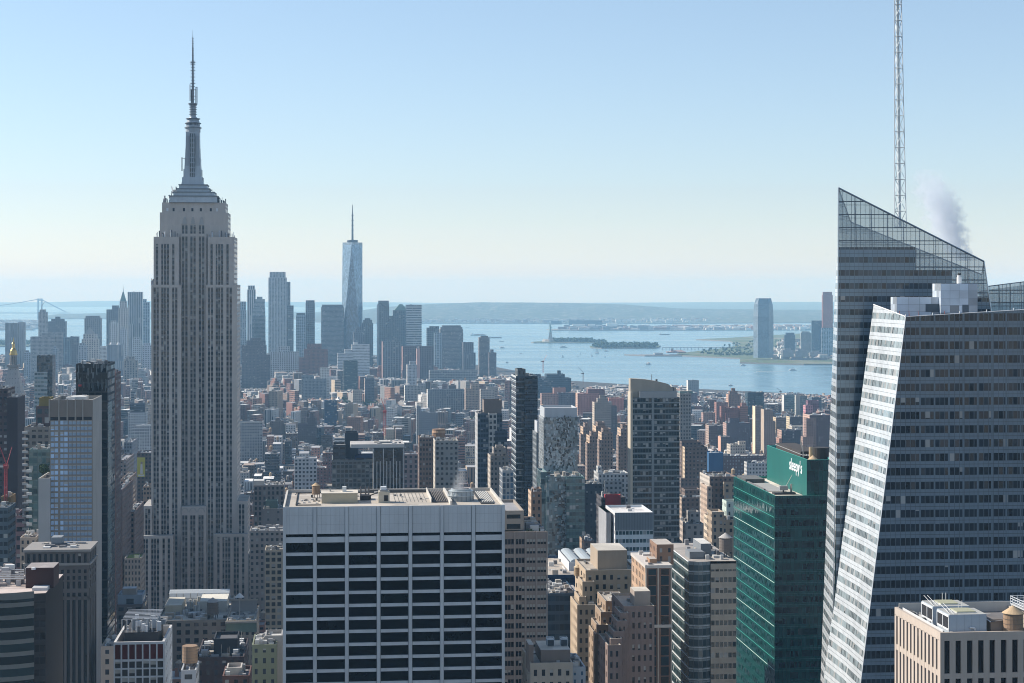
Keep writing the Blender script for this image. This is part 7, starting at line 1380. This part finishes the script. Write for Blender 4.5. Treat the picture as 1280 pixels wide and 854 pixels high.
while v < 7300:
    bd_ = 60 if krow % 9 else 54; st_w = 20 if krow % 8 else 32
    jog = rng.uniform(-70, 70) if v > 2500 else 0
    for a0, a1 in zip(AV, AV[1:]):
        aw = 15 if v < 2500 else 7; u0, u1 = a0+jog+aw, a1+jog-aw
        x_, y_ = g2w((u0+u1)/2, v+30)
        if y_ < 300: continue
        pc = CX+F*x_/y_; hwp = F*170/y_
        if pc+hwp < -420 or pc-hwp > 1720: continue
        if g2w(u1, v)[0] > shore_r(min(7400, max(0, g2w(u1, v)[1])))-20: continue
        pav_pts = [g2w(u0, v), g2w(u1, v), g2w(u1, v+bd_), g2w(u0, v+bd_)]
        ang = ROT.setdefault((int(v/420), int((u0+3000)/520)), rng.choice((0, .3, -.2, .45, -.35, .12))) if v > 2650 else 0
        if y_ < 2500: pav.face([(p[0], p[1], gz(p[1])+.12) for p in pav_pts], ps)
        for row in (0, 1):
            u = u0+2
            while u < u1-7:
                vv = v+3 if row == 0 else v+3+(bd_-6)/2
                x_, y_ = g2w(u, vv); px = CX+F*x_/y_
                h_, lw, cl = zone(u, vv, px); wd = rng.uniform(*lw)
                if u+wd > u1-4: wd = u1-2-u
                dp = (bd_-6)/2-rng.choice((0, 0, 1, 3, 6)); um, vm_ = (u0+u1)/2, v+bd_/2; ca, sa = math.cos(ang), math.sin(ang)
                LOTS.append([um+(u-um)*ca-(vv-vm_)*sa, vm_+(u-um)*sa+(vv-vm_)*ca, wd, dp, h_, cl, ang]); u += wd+rng.choice((0, 0, 0, 0, .6, 2))
                if rng.random() < .04: u += rng.uniform(6, 16)
    v += bd_+st_w; krow += 1
setp(pav.build('pavement'), None, None, None, 'structure')
# keep what the view can show: near ones first, over a coarse coverage map
SW, SH = 640, 427; cover = np.zeros((SH, SW), bool)
for o in OCC:
    pass
items = []
for L_ in LOTS:
    u, vv, wd, dp, h_, cl, ang = L_; ca, sa = math.cos(ang), math.sin(ang); pts = [g2w(u+a*ca-b_*sa, vv+a*sa+b_*ca) for a in (0, wd) for b_ in (0, dp)]
    if min(p[1] for p in pts) < 380: continue
    pr = [CX+F*p[0]/p[1] for p in pts]; p0, p1 = min(pr), max(pr); Y = min(p[1] for p in pts)
    if p1 < -330 or p0 > 1620: continue
    if max(p[0] for p in pts) > shore_r(min(7400, Y))-25 or Y > 7250: continue
    if any(f[0]-3 < u+wd and f[1]+3 > u and f[2]-3 < vv+dp and f[3]+3 > vv for f in FOOT): continue
    zm = 1e9
    for l0, l1, yb_, Yo in LIM:
        if Y < Yo and p0 < l1 and p1 > l0: zm = min(zm, EH-(yb_-EY)/F*Y-gz(Y)-rng.uniform(0, 5))
    hh = h_ if zm > h_+6 else min(h_, max(zm-6, zm*.86))
    if hh < 5 and Y < 4000: continue
    hh = max(hh, rng.uniform(3.5, 8))
    items.append((Y, u, vv, wd, dp, hh, cl, p0, p1, proj(0, Y, gz(Y)+hh)[1], ang))
allb = [(i[0], 0, i) for i in items]+[(o[4], 1, o) for o in OCC]
allb.sort(key=lambda q: q[0]); VIS = []
for Y, k, o in allb:
    if k: x0, x1, y0, y1 = o[0], o[1], o[2], 900
    else: x0, x1, y0, y1 = o[7], o[8], o[9], 900
    X0, X1, Y0, Y1 = int(max(0, x0/2)), int(min(SW, x1/2+1)), int(max(0, y0/2)), SH
    if X1 <= X0 or Y0 >= SH:
        if not k and o[0] < 5200: VIS.append((-1, o))
        continue
    if not k:
        e0, e1 = max(0, X0-28), min(SW, X1+28); n = int((~cover[Y0:Y1, X0:X1]).sum()); n2 = int((~cover[max(0, Y0-8):Y1, e0:e1]).sum())
        if n2 > 0: VIS.append((n, o))
    cover[Y0:Y1, X0:X1] = True
VIS.sort(key=lambda q: -q[0]); NIND = 285
def generic(b, r, u, vv, wd, dp, hh, cl, Y, rg, near):
    """one ordinary building in its own frame; returns roof facts"""
    c = rg.choice(WALLS[cl]); k = rg.uniform(1.1, 1.55); c = tuple(x*k for x in c)
    fl = rg.uniform(3.1, 3.9); by = rg.uniform(2.3, 3.6); gl = rg.choice([(.022, .028, .036), (.035, .045, .06), (.015, .02, .025)])
    if cl == 'dark': st = S(c, 1.6, fl, .9, .6, (.02, .032, .045), .3, .06, 1.6)
    elif rg.random() < .12: st = S(c, 3, fl, 1, .48, gl)
    elif rg.random() < .12 and hh > 35: st = S(c, by, 40, .5, 1, gl)
    else: st = S(c, by, fl, rg.uniform(.38, .6), rg.uniform(.42, .6), gl, bl=rg.uniform(.08, .3))
    blank = S(c, by*2.2, fl, rg.choice((0, .12, .2)), .4, gl) if rg.random() < .55 else st
    ri = rg.choices(range(8), (10, 14, 24, 22, 12, 8, 10, 9))[0]; rc = RC[ri]; sd = rg.uniform(0, 99)
    z1 = hh; tiers = [(0, wd, 0, dp, 0, hh)]
    if hh > 45 and rg.random() < .6 and wd > 14:
        f_ = rg.uniform(.6, .82); m = rg.uniform(1.5, wd*.18); tiers = [(0, wd, 0, dp, 0, hh*f_), (m, wd-m, m, dp-m*.6, hh*f_-1, hh)]
        if rg.random() < .4: m2 = m+rg.uniform(1.5, 4); tiers.append((m2, wd-m2, m2, dp-m2, hh-1, hh*1.0+rg.uniform(2, 6)))
    for i, (x0, x1, y0, y1, z0, zt) in enumerate(tiers):
        if x1-x0 < 3 or y1-y0 < 3: continue
        walls4(b, x0, x1, y0, y1, z0, zt, st, sd+i*5, blank)
        if near: roofing(r, x0, x1, y0, y1, zt, c, plain(rc, 'roof'), .9, .35)
        else: r.face([(x0, y0, zt), (x1, y0, zt), (x1, y1, zt), (x0, y1, zt)], plain(rc, 'roof'))
        ex = (x0, x1, y0, y1, zt-(.9 if near else 0))
    if rg.random() < .35 and near: b.box(-.3, wd+.05, -.45, 0, hh*.0+tiers[0][5]-1.4, tiers[0][5]-.3, plain(tuple(min(.7, x*1.25) for x in c)), sides='new')
    return c, ri, ex, tiers
def blk(b, ex, rg, c):
    x0, x1, y0, y1, z = ex; w_, d_ = rg.uniform(3, 7), rg.uniform(3, 7); w_, d_ = min(w_, (x1-x0)*.6), min(d_, (y1-y0)*.6)
    x, y = rg.uniform(x0+.6, max(x0+.7, x1-w_-.6)), rg.uniform(y0+1, max(y0+1.1, y1-d_-.6)); hh = rg.uniform(2.4, 5)
    b.box(x, x+w_, y, y+d_, z, z+hh, S(c, 3, 3, .25, .4, top=.8) if rg.random() < .5 else plain(rg.choice(((.5, .5, .49), (.28, .28, .29), (.6, .58, .55), c))), plain(rg.choice(RC), 'roof'))
HEROREF = [(o[0], o[1], o[2], o[3], o[4], o[6]) for o in OCC if o[7] is None or o[7].short]
def where(px, py, Y):
    """words that place a building by the landmark next to it in the picture"""
    best = None
    for x0, x1, y0, y1, Yo, nm in HEROREF:
        dx = max(x0-px, px-x1, 0); dy = max(y0-py, py-y1, 0); d = dx+dy*1.2
        if Yo < 300: continue
        if best is None or d < best[0]: best = (d, x0, x1, y0, y1, Yo, nm)
    d, x0, x1, y0, y1, Yo, nm = best
    if px < x0: s = 'left of' if x0-px < 14 else 'well left of'
    elif px > x1: s = 'right of' if px-x1 < 14 else 'well right of'
    else: s = 'beyond' if Y > Yo else 'in front of'
    return s, nm
SEEN = {}
CN = {'brick': 'red brick', 'tan': 'tan', 'grey': 'grey', 'white': 'white', 'brown': 'brown', 'dark': 'dark glass'}
KW = {'loft building': 'loft', 'low house': 'house', 'apartment building': 'apartments', 'office building': 'offices'}
KIND = lambda h_, cl, rg: ('loft_building', 'loft building') if h_ < 45 and rg.random() < .5 else ('row_house', 'low house') if h_ < 17 else ('apartment_building', 'apartment building') if rg.random() < .6 else ('office_building', 'office building')
def mkloc(u, vv): x, y = g2w(u, vv); return (x, y, gz(y))
rest = B(); NT_ = 0; roofspots = []
def shift(dst, src, u, vv, yaw):
    """append a building built in its own frame to the merged far city"""
    x0, y0 = g2w(u, vv); z0 = gz(y0); n = len(dst.v); cw, sw = math.cos(yaw), math.sin(yaw)
    dst.v.extend([(x0+cw*x-sw*y, y0+sw*x+cw*y, z0+z) for x, y, z in src.v]); dst.fc.extend([tuple(i+n for i in f_) for f_ in src.fc]); dst.uv.extend(src.uv)
    mp_ = []
    for m in src.mats:
        if m not in dst.mats: dst.mats.append(m)
        mp_.append(dst.mats.index(m))
    dst.mi.extend([mp_[i] for i in src.mi]); dst.at.extend(src.at)
for idx, (n, it) in enumerate(VIS):
    Y, u, vv, wd, dp, hh, cl, p0, p1, py, ang = it; rg = random.Random(int(u*31+vv*17)); near = Y < 2000
    b = B(); ind = idx < NIND and n > 0; r = B() if ind and n > 60 else b
    c, ri, ex, tiers = generic(b, r, u, vv, wd, dp, hh, cl, Y, rg, near)
    if ind:
        nm, cat = KIND(hh, cl, rg); px = (p0+p1)/2; o = b.build(nm, None, mkloc(u, vv), YAW+ang)
        if r is not b:
            q = r; clutter(q, ex[0], ex[1], ex[2], ex[3], ex[4], rg.randrange(4, 12), rg, 3); setp(q.build('roof', o))
            for _ in range(rg.choice((1, 1, 2))): q = B(); blk(q, ex, rg, c); q.build('roof_house', o)
        shape = 'stepped ' if len(tiers) > 1 else 'tall ' if hh > 55 else 'narrow ' if wd < 13 else 'broad ' if wd > 26 else 'squat ' if hh < 20 else ''
        s, lm = where(px, py+4, Y); hero = o
        sh = {'just left of': 'just left of', 'just right of': 'just right of'}.get(s, s)
        lb = f'{shape}{CN[cl]} {KW[cat]}, {RN[ri].replace(" ", "-")}-roofed, {sh} {lm}'
        SEEN.setdefault((s, lm), []).append((lb, px, py, o, hh, cat, CN[cl], shape, RN[ri]))
        setp(o, lb, cat, 'ordinary city buildings')
        if rg.random() < (.42 if Y < 2300 else .12) and ex[1]-ex[0] > 6 and NT_ < 95:
            x, y = rg.uniform(ex[0]+2.5, ex[1]-2.5), rg.uniform(ex[2]+2.5, max(ex[2]+2.6, ex[3]-3)); x0, y0, z0 = mkloc(u, vv); cw, sw = math.cos(YAW+ang), math.sin(YAW+ang)
            roofspots.append(((x0+cw*x-sw*y, y0+sw*x+cw*y, z0+ex[4]+rg.uniform(0, 2.5)), o, rg.uniform(.85, 1.2))); NT_ += 1
    else:
        for _ in range(rg.choice((0, 1, 1, 2))): blk(b, ex, rg, c)
        if Y < 4600: clutter(b, ex[0], ex[1], ex[2], ex[3], ex[4], rg.randrange(2, 7) if Y < 3500 else rg.randrange(1, 4), rg, 3.0)
        if rg.random() < .16 and Y < 3600 and ex[1]-ex[0] > 6:
            x, y = (ex[0]+ex[1])/2+rg.uniform(-1, 1), (ex[2]+ex[3])/2; tc_ = rg.choice(((.30, .2, .13), (.25, .22, .2)))
            b.cyl(x, y, 1.8, 1.8, ex[4]+2, ex[4]+6, plain(tc_, 'wood'), 8, False); b.cyl(x, y, 2.1, .1, ex[4]+6, ex[4]+7.4, plain((.4, .34, .27), 'wood'), 8, False); b.box(x-1.1, x+1.1, y-1.1, y+1.1, ex[4], ex[4]+2, plain((.08, .08, .08)))
        shift(rest, b, u, vv, YAW+ang)
setp(rest.build('distant_city'), 'dense mass of smaller city buildings filling the gaps between the named towers', None, None, 'stuff')
# labels that single out: number of storeys, then order from the left among look-alikes
WORDS = ['leftmost', 'second leftmost', 'third leftmost', 'fourth leftmost', 'fifth leftmost', 'sixth leftmost', 'seventh leftmost', 'eighth leftmost', 'ninth leftmost']
def fit(t_, most=16): return ' '.join(t_.split()[:most])
byl = {}
for (s, lm), L_ in SEEN.items():
    for q in L_: byl.setdefault(q[0], []).append(q)
for lb, L_ in byl.items():
    L_.sort(key=lambda q: q[1])
    for i, q in enumerate(L_):
        o = q[3]
        if len(L_) > 1: o['label'] = (WORDS[i] if i < len(WORDS) else 'farther')+' '+lb
for loc, o, s in roofspots:
    q = o['label'].split(', '); tank(loc, 'water tank on the '+q[0]+' '+q[-1], s)
dl = {}
for o in list(COL.objects):
    if o.get('category') == 'water tank': dl.setdefault(o['label'], []).append(o)
for lb, L_ in dl.items():
    if len(L_) > 1:
        L_.sort(key=lambda o: o.location.x/o.location.y)
        for i, o in enumerate(L_): o['label'] = fit(('left ' if i == 0 else 'right ' if i == len(L_)-1 else 'middle ')+lb)
HN = [h for h in (o[7] for o in OCC) if h and h.short and 600 < h.Y < 1700]
# ------------------------------------------------------------------ trees
def leafy(b, cx, cy, cz, r, n, rg, sz):
    for _ in range(n):
        d = Vector((rg.gauss(0, 1), rg.gauss(0, 1), rg.gauss(0, .8))).normalized()*r*rg.uniform(.35, 1)**.6; c = Vector((cx, cy, cz))+d
        a = Vector((rg.gauss(0, 1), rg.gauss(0, 1), rg.gauss(0, 1))).normalized(); e1 = a.orthogonal().normalized()*sz*rg.uniform(.6, 1.3); e2 = a.cross(e1)
        k = rg.uniform(.7, 1.35); st = S((.055*k, .095*k, .035*k), m='leaf'); b.face([c+e1, c+e2, c-e1*.8, c-e2], st); b.face([c+e1*.6+a*sz*.6, c-a*sz*.5, c-e1*.7], st)
def tree_proto(sd):
    rg = random.Random(sd); e_ = empty('tree', (0, 0, 0)); b = B(); b.cyl(0, 0, .45, .25, 0, 6, plain((.09, .07, .055), 'wood'), 7); 
    for k in range(5): a = k*1.26+sd; b.bar((0, 0, 4+k*.4), (3*math.cos(a), 3*math.sin(a), 8+k*.5), .14, plain((.09, .07, .055), 'wood'))
    b.build('trunk', e_); b = B()
    for k in range(9): a = rg.uniform(0, 6.3); rr = rg.uniform(.5, 3.4); leafy(b, rr*math.cos(a), rr*math.sin(a), rg.uniform(6, 11.5), rg.uniform(1.8, 2.8), 34, rg, .75)
    b.build('crown', e_); return e_
TR = [tree_proto(k) for k in (1, 2, 3)]; TU = [0, 0, 0]
def tree(loc, lb, s, group):
    k = RNG.randrange(3); o = TR[k] if not TU[k] else dup(TR[k]); TU[k] = 1; o.location = loc; o.scale = (s, s, s*RNG.uniform(.9, 1.15)); o.rotation_euler.z = RNG.uniform(0, 6); return setp(o, lb, 'tree', group)
for (a, c_, y0, y1, n, lb) in ((364, 402, 518, 529, 34, 'leafy street tree in the green square left of the blue glass cube'), (480, 522, 508, 522, 44, 'leafy tree in the green square right of the thin red crane'), (572, 600, 530, 545, 18, 'leafy tree between low roofs left of the two tone tower'), (862, 886, 515, 530, 26, 'leafy tree among low roofs right of the curved crown tower'), (1002, 1030, 504, 514, 14, 'leafy tree below the raspberry pink house'), (300, 350, 536, 566, 30, 'leafy tree among low roofs right of the limestone skyscraper'), (425, 470, 498, 516, 24, 'leafy tree in the streets right of the blue glass cube'), (530, 600, 496, 524, 34, 'leafy tree in the low streets left of the very dark slender tower'), (686, 735, 500, 530, 24, 'leafy tree behind the speckled mirror tower')):
    for k in range(n):
        px, py = RNG.uniform(a, c_), RNG.uniform(y0, y1); Y = (270-22)*F/(py-EY); p = P(px, py, Y); tree((p.x, Y, p.z-2), lb, RNG.uniform(.9, 1.5), lb.replace('leafy street tree', 'trees').replace('leafy tree', 'trees'))
for h_, px0, px1, n in ((None, 50, 61, 3),):
    for k in range(n): tree(P(RNG.uniform(px0, px1), 598, 796+k*2), 'small roof garden tree on the teal glass block terrace', .5, 'roof garden trees')
def wood(name, lb, rows, n, sz, hgt):
    b = B(); rg = random.Random(len(name))
    for _ in range(n):
        i = rg.randrange(len(rows)-1); f_ = rg.random(); r0, r1 = rows[i], rows[i+1]; Y = r0[0]+(r1[0]-r0[0])*f_; px = rg.uniform(r0[1]+(r1[1]-r0[1])*f_, r0[2]+(r1[2]-r0[2])*f_)
        leafy(b, (px-CX)/F*Y, Y, 5-curv(Y)+hgt*rg.uniform(.35, .75), hgt*.5, 9, rg, sz)
    setp(b.build(name), lb, None, None, 'stuff')
wood('statue_island_trees', 'dark trees covering the statue island', [(9380, 694, 738), (9560, 690, 742)], 330, 5, 15); wood('statue_island_trees_low', 'thin trees along the right point of the statue island', [(9380, 735, 757), (9440, 735, 757)], 60, 4, 10); wood('hall_island_trees', 'dark trees covering the right wooded island', [(8450, 745, 818), (8520, 741, 822), (8780, 742, 822)], 430, 5, 15)
wood('far_shore_trees', 'trees on the green far shore', [(7400, 900, 945), (7700, 870, 945), (8600, 900, 1000), (9600, 930, 1010)], 260, 4, 6); wood('far_left_trees', 'trees on the far left island', [(8800, -30, 36), (9300, -30, 40)], 240, 5, 13)
def specks(name, lb, rows, n, cols, sx, sy, sz, sd=1):
    b = B(); rg = random.Random(sd)
    for _ in range(n):
        i = rg.randrange(len(rows)-1); f_ = rg.random(); r0, r1 = rows[i], rows[i+1]; Y = r0[0]+(r1[0]-r0[0])*f_; px = rg.uniform(r0[1]+(r1[1]-r0[1])*f_, r0[2]+(r1[2]-r0[2])*f_); x = (px-CX)/F*Y; z = 4-curv(Y)
        w_, d_, h_ = rg.uniform(*sx), rg.uniform(*sx), rg.uniform(*sz); b.box(x, x+w_, Y, Y+d_, z, z+h_, S(rg.choice(cols), 5, 5, .5, .4)) if rg.random() < .6 else b.box(x, x+w_, Y, Y+d_, z, z+h_, plain(rg.choice(cols)))
    setp(b.build(name), lb, None, None, 'stuff')
pale = [(.7, .7, .69), (.6, .58, .55), (.45, .4, .37), (.35, .3, .28), (.75, .75, .74)]
specks('port_sheds', 'white tanks sheds and containers of the far port', [(12350, 840, 1050), (13300, 840, 1050)], 520, pale+[(.4, .2, .15), (.2, .3, .4)], (15, 60), 0, (6, 22), 2)
specks('pier_sheds', 'long dark sheds and stacks on the far pier', [(12350, 690, 860), (12900, 700, 860)], 150, [(.2, .22, .25), (.3, .2, .18), (.25, .27, .3), (.6, .6, .6)], (20, 90), 0, (6, 26), 3)
specks('shore_town', 'pale low houses along the far hilly shore', [(15100, 490, 840), (16200, 480, 900), (17800, 470, 1000)], 650, pale, (12, 45), 0, (8, 26), 4)
specks('left_shore_town', 'low pale blocks on the far left shore', [(12450, -60, 40), (15500, -60, 50)], 260, pale, (15, 60), 0, (8, 26), 5)
specks('riverbank_sheds', 'low piers and sheds along the near river bank', [(4300, 872, 1010), (4420, 872, 985)], 60, pale+[(.25, .3, .33)], (8, 34), 0, (4, 9), 6)
specks('far_bank_houses', 'low pale houses on the far bank', [(7000, 960, 1045), (9500, 975, 1060)], 240, pale+[(.4, .3, .26)], (10, 34), 0, (6, 20), 7)
for a, c_, y0, y1, Y, lb in ((716, 731, 405.5, 407, 12340, 'left white shed roof on the far pier'), (736, 744, 405.5, 406.8, 12345, 'middle white shed roof on the far pier'), (758.5, 772, 404.3, 407, 12350, 'right white shed roof on the far pier, largest'), (711, 753, 400.5, 405.3, 12460, 'long dark blue ship sized hall on the far pier'), (689, 702, 401, 405, 12500, 'dark blue hall at the left end of the far pier')):
    p, q = P(a, y0, Y), P(c_, y1, Y); b = B(); b.box(0, q.x-p.x, 0, 40, 0, p.z-q.z+4, plain((.75, .75, .72) if y0 > 401 and 'blue' not in lb else (.12, .17, .22)), plain((.72, .72, .7) if 'blue' not in lb else (.14, .19, .24))); setp(b.build('pier_shed', None, (p.x, Y, q.z-4)), lb, 'shed')
